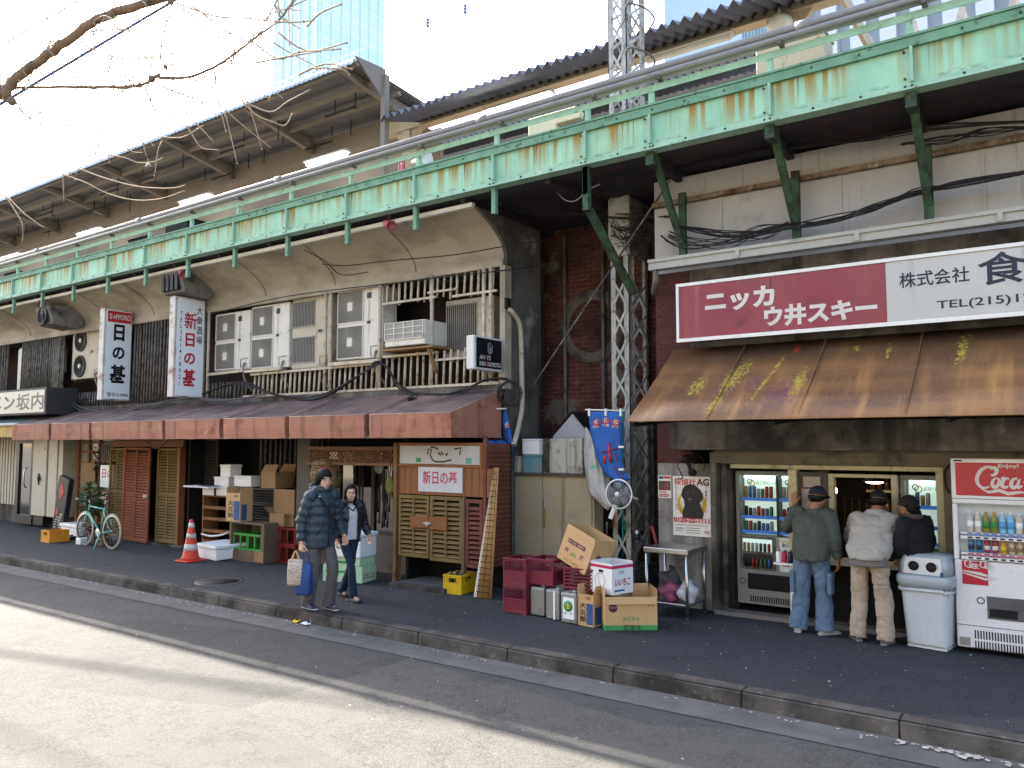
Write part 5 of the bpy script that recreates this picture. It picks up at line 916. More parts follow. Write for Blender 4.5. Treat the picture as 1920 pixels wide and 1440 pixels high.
b = B(); b.box(x0 - .09, x0 - .022, Yk - .05, Yk + .08, .15, 2.21); b.build('post', M_WOOD, cb, bev=.006); b = B(); b.box(x2 + .005, x2 + .055, Yk - .04, Yk + .02, .15, 1.46); b.build('post', mat('grey_brown_post', '#6b5346', .8, var=.2), cb, bev=.005); b = B(); b.box(x3 + .005, x3 + .06, Yk - .02, Yk + .04, .5, 2.3); b.build('post', M_MLV, cb, bev=.005)
b = B(); b.box(x0, x3, Yk + .62, Yk + .66, .15, 2.2); b.build('back_board', M_DARK, cb); b = B(); b.box(x3 - .02, x3 + .02, Yk + .05, Yk + .6, .5, 2.2)
for k in range(24): b.bar((x3 + .03, Yk + .06, .6 + k * .065), (x3 + .03, Yk + .58, .6 + k * .065), .045, .008, up=(.7, 0, .7))
b.build('side_louvre', M_MLV, cb)
t = thing('stone_step', 'low dark stone step under the louvred wooden front', 'step', (-8, 8.6, GZ)); b = B(); a = PZ(728, 1100, GZ); c = PZ(840, 1113, GZ); b.box(a.x, c.x, a.y, a.y + .1, .14, .225); b.build('front_edge', M_KERB, t, bev=.01); b = B(); b.box(a.x + .02, c.x, a.y + .102, a.y + .8, .14, .21); b.build('tread', M_CONC, t, bev=.008)
q = fb(829, 860, 1077, 1112, None, 887); crate('yellow bottle crate under the louvred wooden front', [q[0], q[1], q[2], q[2] + .42, GZ, q[5]], M_YELC, R(8), style='solid'); bx, by = (q[0] + q[1]) / 2, q[2] + .2
for k in range(5): t = thing('bottle', 'brown glass bottle standing in the yellow crate', 'bottle', (bx - .1 + (k % 3) * .09, by - .08 + (k // 3) * .14, GZ + .014), 0, 'bottles in the yellow crate'); b = B(); b.lathe([(.032, 0), (.035, .01), (.035, .15), (.014, .2), (.014, .25), (0, .25)], 12); b.build('glass', mat('brown_glass', '#33251a', .15, var=.1, spec=.6), t, w=False); b = B(); b.lathe([(.016, .25), (.016, .262), (0, .263)], 10); b.build('cap', M_STEEL, t, w=False)
# bamboo screen roll
t = thing('bamboo_screen', 'rolled tan bamboo screen with dark lashings leaning on the cabinet', 'screen', PZ(905, 1122, GZ)); b0 = Vector((0, 0, .0)); top = P(930, 877, 8.74) - t.location; b = B(); dv = top
for k in range(15): o = (k - 7) * .0135; b.tube([b0 + Vector((o * 1.25, abs(k - 7) * .004, 0)), dv + Vector((o * .38, abs(k - 7) * .0015, 0))], [.0105, .004], 6)
b.build('slats', mat('tan_bamboo', '#b58f5a', .7, var=.2, vs=8, streak=('#8a6a3c', .4, 30)), t, w=False); b = B()
for k in range(22): f = k / 22; p0 = dv * f; wd = .115 * (1 - f) + .035 * f; b.tube([p0 + Vector((-wd, -.012, 0)), p0 + Vector((0, -.024, .005)), p0 + Vector((wd, -.012, .0))], .004, 4)
for u in (-.5, 0, .5): b.tube([b0 + Vector((u * .22, -.022, 0)), dv + Vector((u * .06, -.012, 0))], .003, 4)
b.build('lashing', M_BLK, t, w=False); b = B(); b.add([b0 + Vector((-.17, .03, 0)), b0 + Vector((-.125, .03, 0)), dv + Vector((-.04, .02, 0)), dv + Vector((-.05, .02, 0))], [(0, 1, 2, 3)]); b.build('edge_strip', M_WHITE, t, w=False, solid=.01)
# ---- beige steel cabinet and the clutter on it ----
q = fb(936, 1114, 889, 1090, 9.72); zc2 = q[5]; t = thing('steel_cabinet', 'tall beige two-door steel cabinet behind the maroon crates', 'cabinet', ((q[0] + q[1]) / 2, 9.72, GZ)); M_BEI = mat('dusty_beige_enamel', '#a3967b', .6, var=.1, vs=1.5, dirt=('#857862', .3, 2.5), streak=('#7b6d57', .25, 5)); xm = P(1018, 950, 9.72).x
b = B(); b.box(q[0], q[1], 9.735, 10.0, GZ, zc2); b.build('carcass', M_BEI, t, bev=.006)
for (xa, xb) in ((q[0] + .09, xm - .004), (xm + .004, q[1] - .03)):
    b = B(); b.box(xa, xb, 9.71, 9.733, GZ + .08, zc2 - .02)
    if xa < xm - .5:
        for k in range(4): b.box(xa + .02 + k * .05, xa + .032 + k * .05, 9.704, 9.71, GZ + .1, zc2 - .04)
    b.build('door', M_BEI, t, bev=.006)
b = B(); b.box(xm + .01, xm + .045, 9.695, 9.709, 1.28, 1.42); b.build('handle', M_STEEL, t, bev=.005); b = B(); b.box(xm + .005, xm + .05, 9.706, 9.7095, 1.0, 1.27); b.build('old_tape', mat('brown_tape', '#8a6a3c', .7, var=.3, vs=12), t)
b = B(); b.box(q[0] - .05, q[1] + .03, 9.66, 10.02, zc2 + .002, zc2 + .03); b.build('top_board', mat('dark_top_board', '#4f4a42', .8, var=.2), t, bev=.004); zt2 = zc2 + .032
def on_top(name, label, cat, x0, x1, yt, yb, Y, d, m, rz=0, z=None, lidm=None):
    q = fb(x0, x1, yt, yb, Y); z = zt2 if z is None else z; h = q[5] - q[4]; t = thing(name, label, cat, ((q[0] + q[1]) / 2, Y + d / 2, z), rz); w = (q[1] - q[0]) / 2; b = B(); b.box(-w, w, -d / 2, d / 2, 0, h * .86); b.build('body', m, t, w=False, bev=.012, seg=2); b = B(); b.box(-w * 1.03, w * 1.03, -d / 2 * 1.04, d / 2 * 1.04, h * .865, h); b.build('lid', lidm or m, t, w=False, bev=.01); return t, z + h
on_top('paper_box', 'small pale grey box leaning at the cabinet top left', 'box', 957, 975, 842, 872, 9.7, .22, mat('pale_grey_box', '#a9a69d', .7, var=.1), R(-12))
tb, zz = on_top('metal_bin', 'weathered blue tin box with torn rust patch on the cabinet', 'box', 980, 1013, 848, 882, 9.7, .3, mat('peeling_blue_tin', '#5f8791', .6, var=.12, dirt=('#8a7864', .5, 5)), R(5))
on_top('foam_box', 'white foam box on the blue tin box above the cabinet', 'box', 979, 1013, 818, 847, 9.7, .3, M_FOAM, R(-6), zz + .002)
q = fb(1030, 1092, 817, 882, 9.72); t = thing('old_unit', 'old off-white metal unit with sooty drips on the cabinet', 'machine', ((q[0] + q[1]) / 2, 9.85, zt2)); w = (q[1] - q[0]) / 2; h = q[5] - q[4]; b = B(); b.box(-w, w, -.13, .17, 0, h); b.build('casing', mat('sooty_white_casing', '#b5b1a2', .6, var=.1, streak=('#3d3a35', .5, 16), dirt=('#57534a', .45, 6)), t, w=False, bev=.015, seg=2); b = B(); b.box(-w - .1, -w - .005, -.13, .17, 0, h)
b.build('side_frame', M_BARD, t, w=False); b = B()
for k in range(14): b.bar((-w - .1, -.138, .02 + k * .034), (-w - .005, -.138, .05 + k * .034), .006); b.bar((-w - .005, -.138, .02 + k * .034), (-w - .1, -.138, .05 + k * .034), .006)
b.build('mesh_side', M_BLK, t, w=False)
pa, pb, pc = P(1037, 818, 10.3), P(1108, 818, 10.3), P(1074, 775, 10.3); t = thing('gable_hood', 'white gabled sheet metal vent hood behind the old unit', 'vent', (pc.x, 10.3, pa.z)); b = B(); b.prism([(pa.x, pa.z - .5), (pb.x, pa.z - .5), (pb.x, pa.z), (pc.x, pc.z), (pa.x, pa.z)], 'y', 10.3, 10.9); b.build('hood', mat('white_blotched_sheet', '#b9bcc0', .6, var=.1, dirt=('#6f6f70', .4, 4)), t); b = B(); b.bar((pa.x - .05, 10.55, pa.z - .03), (pc.x, 10.55, pc.z + .02), .55, .02); b.bar((pb.x + .05, 10.55, pb.z - .03), (pc.x, 10.55, pc.z + .02), .55, .02); b.build('roof_edge', M_BLK, t)
# blue cloth and small flag by the awning end
M_BC = mat('blue_cloth', '#2b5fa8', .8, var=.15, vs=5)
t = thing('blue_sheet', 'bunched blue plastic sheet hanging below the awning end', 'sheet', P(928, 850, 9.1)); rows = []
for i in range(13):
    u = i / 12; rows.append([tuple(P(905 + 40 * u + 4 * math.sin(j * 1.3), 826 + (14 + 34 * math.sin(u * math.pi * .8)) * j / 8, 9.1 + .05 * math.sin(u * 14 + j) + .15 * u)) for j in range(9)])
b = B(); b.sheet(rows); b.build('sheet', M_BC, t, solid=.006); b = B(); b.tube([P(905, 827, 9.1), P(945, 823, 9.25)], .01, 5); b.build('cord', M_BLK, t)
t = thing('small_banner', 'narrow blue banner with red stars hanging at the awning corner', 'banner', P(945, 768, 9.4)); L = [(944, 768), (942, 790), (944, 815), (950, 838)]; Rr = [(948, 768), (955, 795), (962, 830), (960, 860)]; b = B(); b.sheet([[tuple(P(x, y, 9.42 + .02 * k)) for k, (x, y) in enumerate(r)] for r in (L, [((a[0] + c[0]) / 2, (a[1] + c[1]) / 2) for a, c in zip(L, Rr)], Rr)]); b.build('cloth', M_BC, t, solid=.004); b = B(); b.tube([P(900, 768, 9.2), P(950, 766, 9.42)], .012, 6); b.build('rod', M_WHITE, t); text('☆', M_RED, t, P(945, 805, 9.4), .13, .12, bold=.03); text('低', M_SW, t, P(946, 802, 9.39), .08, .08, bold=.02)
# ---- blue banner on its pole, bag, fan, sticks at the mast ----
Yb = 9.4; t = thing('banner', 'blue vertical banner with red katakana twisted on its teal pole', 'banner', PZ(1168, 1104, GZ)); n = 14
def lerp_path(pts, f):
    f *= len(pts) - 1; i = min(int(f), len(pts) - 2); u = f - i; return (pts[i][0] + (pts[i + 1][0] - pts[i][0]) * u, pts[i][1] + (pts[i + 1][1] - pts[i][1]) * u)
Lp = [(1103, 772), (1106, 800), (1112, 830), (1120, 862), (1135, 890), (1160, 906)]; Rp = [(1165, 772), (1166, 800), (1166, 830), (1167, 858), (1169, 880), (1184, 900)]
def bpt(u, v, o=0):
    a = lerp_path(Lp, v); c = lerp_path(Rp, v); return P(a[0] + (c[0] - a[0]) * u, a[1] + (c[1] - a[1]) * u, Yb + .04 * math.sin(u * 5 + v * 4) * v - o)
b = B(); b.sheet([[bpt(j / 8, i / n) for j in range(9)] for i in range(n + 1)]); b.build('cloth', M_BC, t, solid=.004)
def bstroke(sts, wd, m, name):
    b = B()
    for st in sts: b.tube([bpt(u, v, .012) for u, v in st], wd, 6, flat=.25)
    b.build(name, m, t)
bstroke([[(.2, .52), (.5, .5), (.85, .47)], [(.52, .4), (.52, .55), (.5, .66)], [(.35, .56), (.28, .6), (.22, .66)], [(.68, .55), (.76, .6), (.82, .65)]], .022, M_RED, 'red_character'); bstroke([[(.5, .74), (.6, .76)], [(.66, .73), (.74, .79)], [(.55, .82), (.7, .86), (.85, .84)], [(.5, .9), (.6, .96)]], .018, M_RED, 'red_character'); bstroke([[(.53, .4), (.53, .53)]], .006, M_SW, 'white_highlight')
for i, (s1_, s2_) in enumerate((('低', 'カロリー'), ('低', '糖質'), ('ゼロ', 'プリン体'))):
    u = .1 + .3 * i; p = bpt(u, .2 - .02 * (i == 1), .014); text('★', M_RED, t, p - Vector((.03, 0, .02)), .16, .15); text(s1_, M_SW, t, p + Vector((.02, -.004, .03)), .07, .065, bold=.03); text(s2_, M_SW, t, p + Vector((-.005, -.004, -.02)), .11, .035, bold=.02)
b = B(); b.cyl(t.location, P(1168, 766, Yb), .014, 8); b.build('pole', mat('teal_pole', '#2d8f93', .4), t); b = B(); b.cyl(P(1097, 768, Yb), P(1172, 770, Yb), .01, 6)
for px in (1105, 1136, 1164): b.box(P(px, 770, Yb).x - .015, P(px, 770, Yb).x + .015, Yb - .012, Yb + .012, P(px, 780, Yb).z, P(px, 766, Yb).z)
for yy in (838, 880): b.box(P(1160, yy, Yb).x, P(1170, yy, Yb).x, Yb - .012, Yb + .012, P(1160, yy + 2, Yb).z, P(1160, yy - 2, Yb).z)
b.build('cross_rod', M_WHITE, t)
M_BAG = mat('cloudy_plastic_film', '#c2c3c0', .3, var=.12, vs=4, spec=.6, alpha=.8)
t = thing('plastic_bag', 'cloudy plastic sheet bundled between the cabinet and the banner', 'bag', P(1120, 880, 9.45)); Lq = [(1097, 800), (1094, 840), (1097, 885), (1103, 925), (1120, 940), (1140, 958)]; Rq = [(1108, 808), (1128, 840), (1140, 880), (1146, 910), (1152, 930), (1150, 945)]; rnd.seed(5); b = B(); rows = []
for i in range(19):
    v = i / 18; a = lerp_path(Lq, v); c = lerp_path(Rq, v); rows.append([P(a[0] + (c[0] - a[0]) * j / 10, a[1] + (c[1] - a[1]) * j / 10, 9.62 - .16 * math.sin(j / 10 * math.pi) - .03 * math.sin(j * 2.2 + v * 9) + rnd.uniform(-.012, .012)) for j in range(11)])
b.sheet(rows); b.build('film', M_BAG, t, solid=.004); b = B(); b.prism([(0, 0), (.09, .03), (.1, .07), (.02, .05)], 'y', -.2, -.195); b.build('green_mark', mat('mint_print', '#49a27e', .5), t, w=False)
p = P(1162, 926, 9.25); t = thing('electric_fan', 'round electric fan with white wire guard strapped to the mast', 'fan', p); b = B(); rr = .185
b.lathe([(rr - .008, -.03), (rr + .008, -.03), (rr + .008, -.014), (rr - .008, -.014), (rr - .008, -.03)], 36, (0, 0, 0), 'y')
b.build('guard_ring', M_WHITE, t, w=False); b = B()
for k in range(30): a = k * math.pi / 15; b.tube([(.03 * math.cos(a), -.075, .03 * math.sin(a)), (.12 * math.cos(a), -.065, .12 * math.sin(a)), (rr * math.cos(a), -.022, rr * math.sin(a))], .0022, 4)
b.build('guard_wires', M_STEEL, t, w=False); b = B()
for k in range(5):
    a0 = k * 2 * math.pi / 5; b.sheet([[(r_ * math.cos(a0 + s_), -.03 + .04 * (s_ / .9), r_ * math.sin(a0 + s_)) for s_ in (0, .25, .5, .75, .95)] for r_ in (.035, .08, .12, .155)])
b.build('blades', mat('grey_fan_blade', '#77797c', .4), t, w=False, solid=.003); b = B(); b.lathe([(.001, -.085), (.03, -.08), (.035, -.04), (.03, 0), (.06, .02), (.055, .14), (0, .15)], 16, (0, 0, 0), 'y'); b.bar((0, .1, 0), (.0, .5, -.1), .03); b.bar((-.05, .05, -.05), (-.12, -.04, -.32), .04); b.build('motor', M_WHITE, t, w=False)
for nm, lab, cat, pts, m, r_ in (('broom_pole', 'red pole standing between the cabinet and mast', 'pole', (PZ(1150, 1085, GZ), P(1151, 955, 9.75)), mat('red_pole', '#a5492f', .6), .016), ('broom_pole', 'pale grey pole standing next to the steel cabinet', 'pole', (PZ(1137, 1082, GZ), P(1138, 980, 9.8)), M_STEEL, .014), ('broom_pole', 'green pole leaning towards the teal banner pole', 'pole', (PZ(1153, 1070, GZ), P(1174, 982, 9.85)), mat('green_pole', '#2f9150', .5), .012)):
    t = thing(nm, lab, cat, pts[0]); b = B(); b.cyl(pts[0] + Vector((0, 0, .02)), pts[1], r_, 8); b.build('stick', m, t); b = B(); b.box(pts[0].x - .05, pts[0].x + .05, pts[0].y - .03, pts[0].y + .03, GZ, GZ + .06); b.build('head', M_BLK, t, bev=.01)
p = P(1195, 1005, 9.9); t = thing('drink_can', 'silver drink can wedged in the mast lattice', 'can', p); b = B(); b.lathe([(.03, -.1), (.037, -.09), (.037, .07), (.03, .085), (0, .086)], 16); b.build('can', M_STEEL, t, w=False); b = B(); b.lathe([(.0375, -.05), (.0375, .03)], 16); b.build('printed_band', M_SN, t, w=False)
# ---- crates, tins and boxes by the cabinet ----
q1 = fb(943, 986, 1097, 1147, None); Ya = q1[2]; h1 = q1[5] - GZ; crate('maroon crate at the bottom of the taller maroon stack', [q1[0], q1[1], Ya, Ya + .38, GZ, GZ + h1], M_MAROON, style='mesh', group='maroon plastic crates'); crate('maroon crate on top of the taller maroon stack', [q1[0], q1[1], Ya, Ya + .38, GZ + h1 + .008, GZ + 2 * h1 + .008], M_MAROON, style='mesh', group='maroon plastic crates')
tins = []
for i, (xa, xb, yt, yb, lb) in enumerate(((995, 1022, 1101, 1153, 'square tin can next to the taller maroon stack'), (1024, 1050, 1106, 1160, 'square tin can bound with white tape, between two others'), (1052, 1082, 1111, 1167, 'square tin can with white label and green emblem'))):
    q = fb(xa, xb, yt, yb, None); t = thing('tin_can', lb, 'tin can', ((q[0] + q[1]) / 2, q[2] + .12, GZ), R(-4), 'square tin cans in a row'); w = (q[1] - q[0]) / 2; h = q[5] - GZ; b = B(); b.box(-w, w, -.12, .12, .004, h); b.build('body', M_TIN, t, w=False, bev=.012, seg=2); b = B(); b.box(-w + .012, w - .012, -.108, .108, h + .0005, h + .008); b.cyl((w * .4, -.05, h + .008), (w * .4, -.05, h + .03), .025); b.build('cap', M_TIN, t, w=False)
    if i == 1: b = B(); b.box(w * .15, w * .4, -.1235, -.1205, .004, h); b.box(w * .15, w * .4, -.12, .12, h + .0085, h + .0105); b.build('white_tape', M_SFACE, t, w=False)
    if i == 2:
        b = B(); b.box(-w * .7, w * .75, -.1235, -.1205, .05, h * .86); b.build('paper_label', M_SFACE, t, w=False); b = B(); b.lathe([(.001, -.126), (.062, -.126), (.062, -.1236)], 22, (0, 0, h * .58), 'y'); b.build('green_emblem', mat('emblem_green', '#2f8a4c', .5), t, w=False); ribbons([[(-.035, 0), (0, .02), (.035, 0)], [(-.03, -.02), (.03, -.02)], [(0, -.035), (0, .04)]], .012, (0, -.1265, h * .58)).build('emblem_mark', M_YELC, t, w=False); text('油', M_INK, t, (-w * .5, -.1235, h * .3), w * .3, .03, world=False); text('米', M_INK, t, (w * .2, -.1235, h * .3), w * .3, .03, world=False)
    tins.append((t, w, h))
zt3 = GZ + tins[0][2] + .034; tx = tins[0][0].location
crate('maroon crate resting on the tin cans beside the taller stack', [tx.x - .17, tx.x + .2, tx.y - .1, tx.y + .28, zt3, zt3 + .3], M_MAROON, style='mesh', group='maroon plastic crates'); t3 = tins[1][0].location; crate('maroon slotted basket on the tin cans under the tilted box', [t3.x + .09, t3.x + .5, t3.y - .04, t3.y + .3, zt3, zt3 + .24], M_MAROON, style='slot', group='maroon plastic crates', name='plastic_basket')
q = fb(1085, 1117, 1113, 1172, None); daigoro('printed shochu carton with black brush lettering on the pavement', [q[0], q[1], q[2], q[2] + .3, GZ, q[5]], R(-8)); zd = q[5]; dl = ((q[0] + q[1]) / 2, q[2] + .15)
t, w, d, h = carton('white carton with crimson band and crimson hiragana standing on the shochu carton', [-.17, .17, -.17, .17, 0, .34], mat('white_card', '#dcdcda', .7, var=.04, dirt=('#b5b2aa', .15, 6)), R(-16), [('l', 88), ('b', 86)], fl=.01, loc=(dl[0] + .17, dl[1] + .12, zd - .0)); t.location.z = zd + .012
patch(t, M_PINK, 'f', w, d, 0, .34, .285, .318); patch(t, M_PINK, 'r', w, d, 0, .34, .285, .318); face_text(t, 'いいちこ', M_PINK, 'r', w, d, .05, .09, .24, .085, bold=.03, shear=.2); face_text(t, '下町', M_INK, 'r', w, d, .1, .22, .1, .035); patch(t, M_BLU, 'r', w, d, .04, .2, .03, .05, 'small_print')
ribbons([[(.1, .06), (.07, .14), (.12, .2), (.2, .2), (.24, .13), (.2, .05)], [(.13, .2), (.14, .1), (.17, .06)]], .006, (-w, -d, .02)).build('bottle_drawing', M_BARD, t, w=False); b = B(); b.prism([(-.03, .235), (.03, .235), (.038, .25), (.03, .265), (-.03, .265), (-.038, .25)], 'y', -d - .004, -d - .0005); b.build('hand_hole', M_BLK, t, w=False)
b = B(); b.box(dl[0] + .06, dl[0] + .34, dl[1] - .02, dl[1] + .3, GZ, zd + .01); o = b.build('plain_box', M_CARD, None, bev=.005, loc=(dl[0] + .2, dl[1] + .1, GZ)); tag(o, 'plain brown carton hidden behind the front box, bearing the white carton', 'box'); 
t, w, d, h = carton('large open brown box with green bottom band, foremost on the pavement', [-.29, .29, -.2, .2, 0, .36], M_CARDL, R(38), [('f', -70), ('l', 92), ('r', 90), ('b', 88)], fl=.08, loc=PZ(1168, 1178, GZ) + Vector((0, .12, 0)))
patch(t, M_GRN, 'f', w, d, 0, .58, .0, .055); patch(t, M_GRN, 'l', w, d, 0, .4, .0, .055); face_text(t, '菜黄味', M_GRBR, 'f', w, d, .2, -.003, .2, .065, bold=.012); face_text(t, 'ゆうきの', M_GRN, 'f', w, d, .2, .1, .18, .045, bold=.02)
for fc, u in (('f', .05),): b = B(); b.lathe([(.001, -d - .003), (.05, -d - .003), (.05, -d - .0005)], 20, (-w + u + .04, 0, .245), 'y'); b.build('purple_stamp', M_PRP, t, w=False); text('ゆうき', M_CARDL, t, (-w + u + .0, -d - .003, .235), .085, .025, world=False)
ribbons([[(0, 0), (.02, .03), (.05, .03), (.06, 0)], [(.02, .03), (.03, .05)]], .006, (w - .1, -d, .25)).build('farmer_mark', M_GRBR, t, w=False); face_text(t, '有機', M_GRN, 'l', w, d, .1, .2, .1, .04, bold=.02)
t, w, d, h = carton('open brown box with purple lettering tilted on the maroon basket', [-.24, .24, -.19, .19, 0, .36], M_CARDL, 0, [('l', 88), ('b', 90), ('r', 92), ('f', 91)], fl=.07, loc=P(1060, 1068, t3.y + .02) + Vector((.12, .16, .03)), tilt=(R(-8), R(19), R(-14)))
b = B(); b.box(-.16, .13, -d - .003, -d, .235, .285); b.build('purple_label', M_PRP, t, w=False); text('ゆうき 菜味', M_CARDL, t, (-.15, -d - .003, .243), .26, .033, world=False, bold=.02); face_text(t, '共', M_PRP, 'f', w, d, .08, .12, .06, .06, bold=.02); face_text(t, '撰', M_PRP, 'f', w, d, .33, .12, .06, .06, bold=.02); face_text(t, 'ゆうきの', M_GRN, 'r', w, d, .1, .1, .17, .05, bold=.02); face_text(t, 'みどり農協', M_CARDIN, 'f', w, d, .1, .02, .26, .04); b = B(); b.lathe([(.001, 0), (.045, 0), (.045, .003)], 18, (w, -.05, .2), 'x'); b.build('purple_stamp', M_PRP, t, w=False); patch(t, M_GRN, 'r', w, d, 0, .38, 0, .04)
ribbons([[(0, 0), (.02, .04), (.05, .05), (.08, .04), (.1, 0)], [(.03, .05), (.03, .02), (.07, .02), (.07, .05)]], .008, (-.06, -d, .1)).build('farmer_mark', M_GRN, t, w=False)
# ---- steel work table with bags ----
p1_, p2_ = PZ(1289, 1163, GZ), PZ(1317, 1150, GZ); xr, yf = p1_.x, p1_.y; xl = P(1212, 1030, yf).x; yb2 = 9.45; t = thing('work_table', 'stainless steel work table with lower shelf below the posters', 'table', ((xl + xr) / 2, (yf + yb2) / 2, GZ)); b = B(); b.box(xl - .03, xr + .03, yf - .03, yb2, .9, .96); b.build('tabletop', M_CHROME, t, bev=.008)
for x in (xl, xr):
    for y in (yf, yb2 - .04): b = B(); b.cyl((x, y, GZ + .02), (x, y, .898), .018, 12); b.cyl((x, y, GZ), (x, y, GZ + .03), .014, 10); b.build('leg', M_CHROME, t)
b = B(); b.box(xl - .015, xr + .015, yf - .01, yb2 - .03, .3, .325); b.build('shelf', M_CHROME, t, bev=.004)
rnd.seed(21)
def bundle(label, c, r, m, seed, cat='bag', name='plastic_bag'):
    t = thing(name, label, cat, c); rnd.seed(seed); me = B(); me.ell((0, 0, r[2]), r, 22); o = me.build('film', m, t, w=False, weld=True)
    for v in o.data.vertices:
        a = v.co; k = 1 + .16 * math.sin(a.x * 31 + seed) * math.sin(a.y * 27) + .14 * math.sin(a.z * 36 + a.x * 20) + rnd.uniform(-.06, .06); v.co = Vector((a.x * k, a.y * k, max(0, r[2] + (a.z - r[2]) * k)))
    b = B(); b.tube([(0, 0, r[2] * 1.9), (.02, 0, r[2] * 2.2)], [.02, .05], 8); b.build('knot', m, t, w=False)
bundle('crumpled white plastic bag on the steel table shelf', (xl + .47, yf + .12, .326), (.12, .1, .12), mat('white_film', '#b9b8bc', .3, var=.2, vs=14, spec=.6), 3); bundle('pink plastic bag on the steel table shelf', (xl + .24, yf + .14, .326), (.14, .1, .1), mat('pink_film', '#8e4a5c', .35, var=.3, vs=12), 4); bundle('dark grey bundle behind the bags on the table shelf', (xl + .17, yf + .32, .326), (.15, .12, .17), mat('grey_bundle', '#3e3a3c', .7, var=.3, vs=9), 8, 'bundle', 'cloth_bundle')
# posters
t = thing('poster', 'white detective agency poster with black dog and red telephone number', 'poster', (-4.03, 9.59, 1.04)); X0, X1, za, zb3 = -4.29, -3.785, 1.04, 1.785; MP = mat('poster_paper', '#cfcbc2', .5, var=.03, fine=.02); b = B(); b.box(X0, X1, 9.585, 9.592, za, zb3); b.build('sheet', MP, t); w = X1 - X0
text('探偵社', M_RED, t, (X0 + .02, 9.585, zb3 - .115), w * .58, .09, bold=.012); text('AG', M_INK, t, (X0 + w * .64, 9.585, zb3 - .115), w * .32, .09, bold=.03); ribbons([[(0, 0), (.14, 0)]], .008, (X0 + w * .65, 9.584, zb3 - .075)).build('red_rule', M_RED, t)
b = B(); b.lathe([(.001, 9.582), (.19, 9.582), (.19, 9.584)], 40, (X0 + w / 2 + .0, 0, za + .4), 'y'); b.build('yellow_ring', mat('poster_yellow', '#d8ae2a', .5), t); b = B(); b.lathe([(.001, 9.579), (.15, 9.579), (.15, 9.5815)], 40, (X0 + w / 2, 0, za + .42), 'y'); b.build('white_disc', MP, t)
cx, cz = X0 + w / 2, za + .22; dog = [(-.12, 0), (.14, 0), (.16, .07), (.13, .14), (.11, .2), (.15, .24), (.155, .3), (.12, .36), (.06, .41), (-.01, .43), (-.08, .41), (-.12, .36), (-.135, .28), (-.1, .23), (-.09, .16), (-.12, .08)]; b = B(); b.prism([(cx + u, cz + v) for u, v in dog], 'y', 9.574, 9.5785); b.build('dog_picture', mat('dog_brown_black', '#231d1b', .6, var=.3, vs=14), t); b = B(); b.ell((cx - .02, 9.574, cz + .24), (.022, .002, .014), 10); b.ell((cx - .05, 9.574, cz + .32), (.01, .002, .008), 8); b.ell((cx + .03, 9.574, cz + .32), (.01, .002, .008), 8); b.build('dog_nose', mat('dog_grey', '#6a625e', .5), t)
text('0120-22-1111', M_RED, t, (X0 + .015, 9.572, za + .165), w * .94, .065, bold=.035); text('「調査のプロ」が', M_INK, t, (X1 - .075, 9.584, za + .3), .03, .32, vert=True, bold=.01); text('はかせるつかむ', M_INK, t, (X0 + .035, 9.584, za + .32), .028, .3, vert=True, bold=.01)
ribbons([[(.03, v), (.03 + l, v)] for v, l in ((.135, .43), (.1, .1), (.085, .12), (.1, .0), (.06, .1))] + [[(.17, v), (.36, v)] for v in (.1, .07, .04)], .007, (X0, 9.585, za)).build('small_print', M_BARD, t); text('AG', M_RED, t, (X1 - .09, 9.585, za + .04), .07, .04, bold=.02)
t = thing('poster', 'small travel poster with red and blue header left of the dog poster', 'poster', (-4.4, 9.59, 1.5)); X0, X1, za, zb3 = -4.495, -4.31, 1.5, 1.79; b = B(); b.box(X0, X1, 9.585, 9.592, za, zb3); b.build('sheet', MP, t); b = B(); b.box(X0 + .01, X1 - .01, 9.582, 9.5845, za + .1, za + .22); b.build('photo_print', mat('brown_photo', '#5a443c', .5, var=.6, vs=14), t); b = B(); b.box(X0 + .08, X1 - .01, 9.582, 9.5845, zb3 - .04, zb3 - .012); b.build('red_header', M_RED, t); b = B(); b.box(X0 + .01, X0 + .075, 9.582, 9.5845, zb3 - .045, zb3 - .012); b.build('blue_header', M_BLU, t); b = B(); b.prism([(X0 + .1, za + .1), (X0 + .13, za + .1), (X0 + .118, za + .2), (X0 + .112, za + .2)], 'y', 9.579, 9.5815); b.build('red_tower', M_PINK, t); ribbons([[(.02, v), (.02 + l, v)] for v, l in ((.075, .1), (.045, .14), (.025, .12))], .012, (X0, 9.585, za)).build('small_print', M_RED, t)
p = P(1288, 868, 9.5); t = thing('wall_light', 'dark broken wall light with tangled wires above the dog poster', 'lamp', p); b = B(); b.lathe([(.03, -.08), (.06, -.03), (.06, .05), (.03, .09)], 14, (0, 0, .05), 'y'); b.bar((0, 0, .05), (.06, .02, -.15), .035); b.ell((.08, -.02, -.12), (.06, .05, .05), 10); b.build('fitting', M_BLK, t, w=False); b = B(); b.tube(spline([(0, 0, .08), (.12, -.02, .12), (.22, .02, .02), (.2, .05, -.1)]), .008, 5); b.tube(spline([(-.02, 0, .05), (-.12, -.02, -.02), (-.06, 0, -.18), (-.14, .05, -.2)]), .007, 5); b.build('wire', M_BLK, t, w=False)
t = thing('red_pipe', 'dull red bar leaning on the wall behind the steel table', 'pipe', P(1230, 1018, 9.5)); b = B(); b.cyl(P(1222, 985, 9.55), P(1232, 1024, 9.5), .02, 8); b.build('bar', mat('dull_red', '#8a3a36', .7), t); b = B(); b.ell(P(1222, 984, 9.55), .026, 8); b.build('end_cap', M_BLK, t)
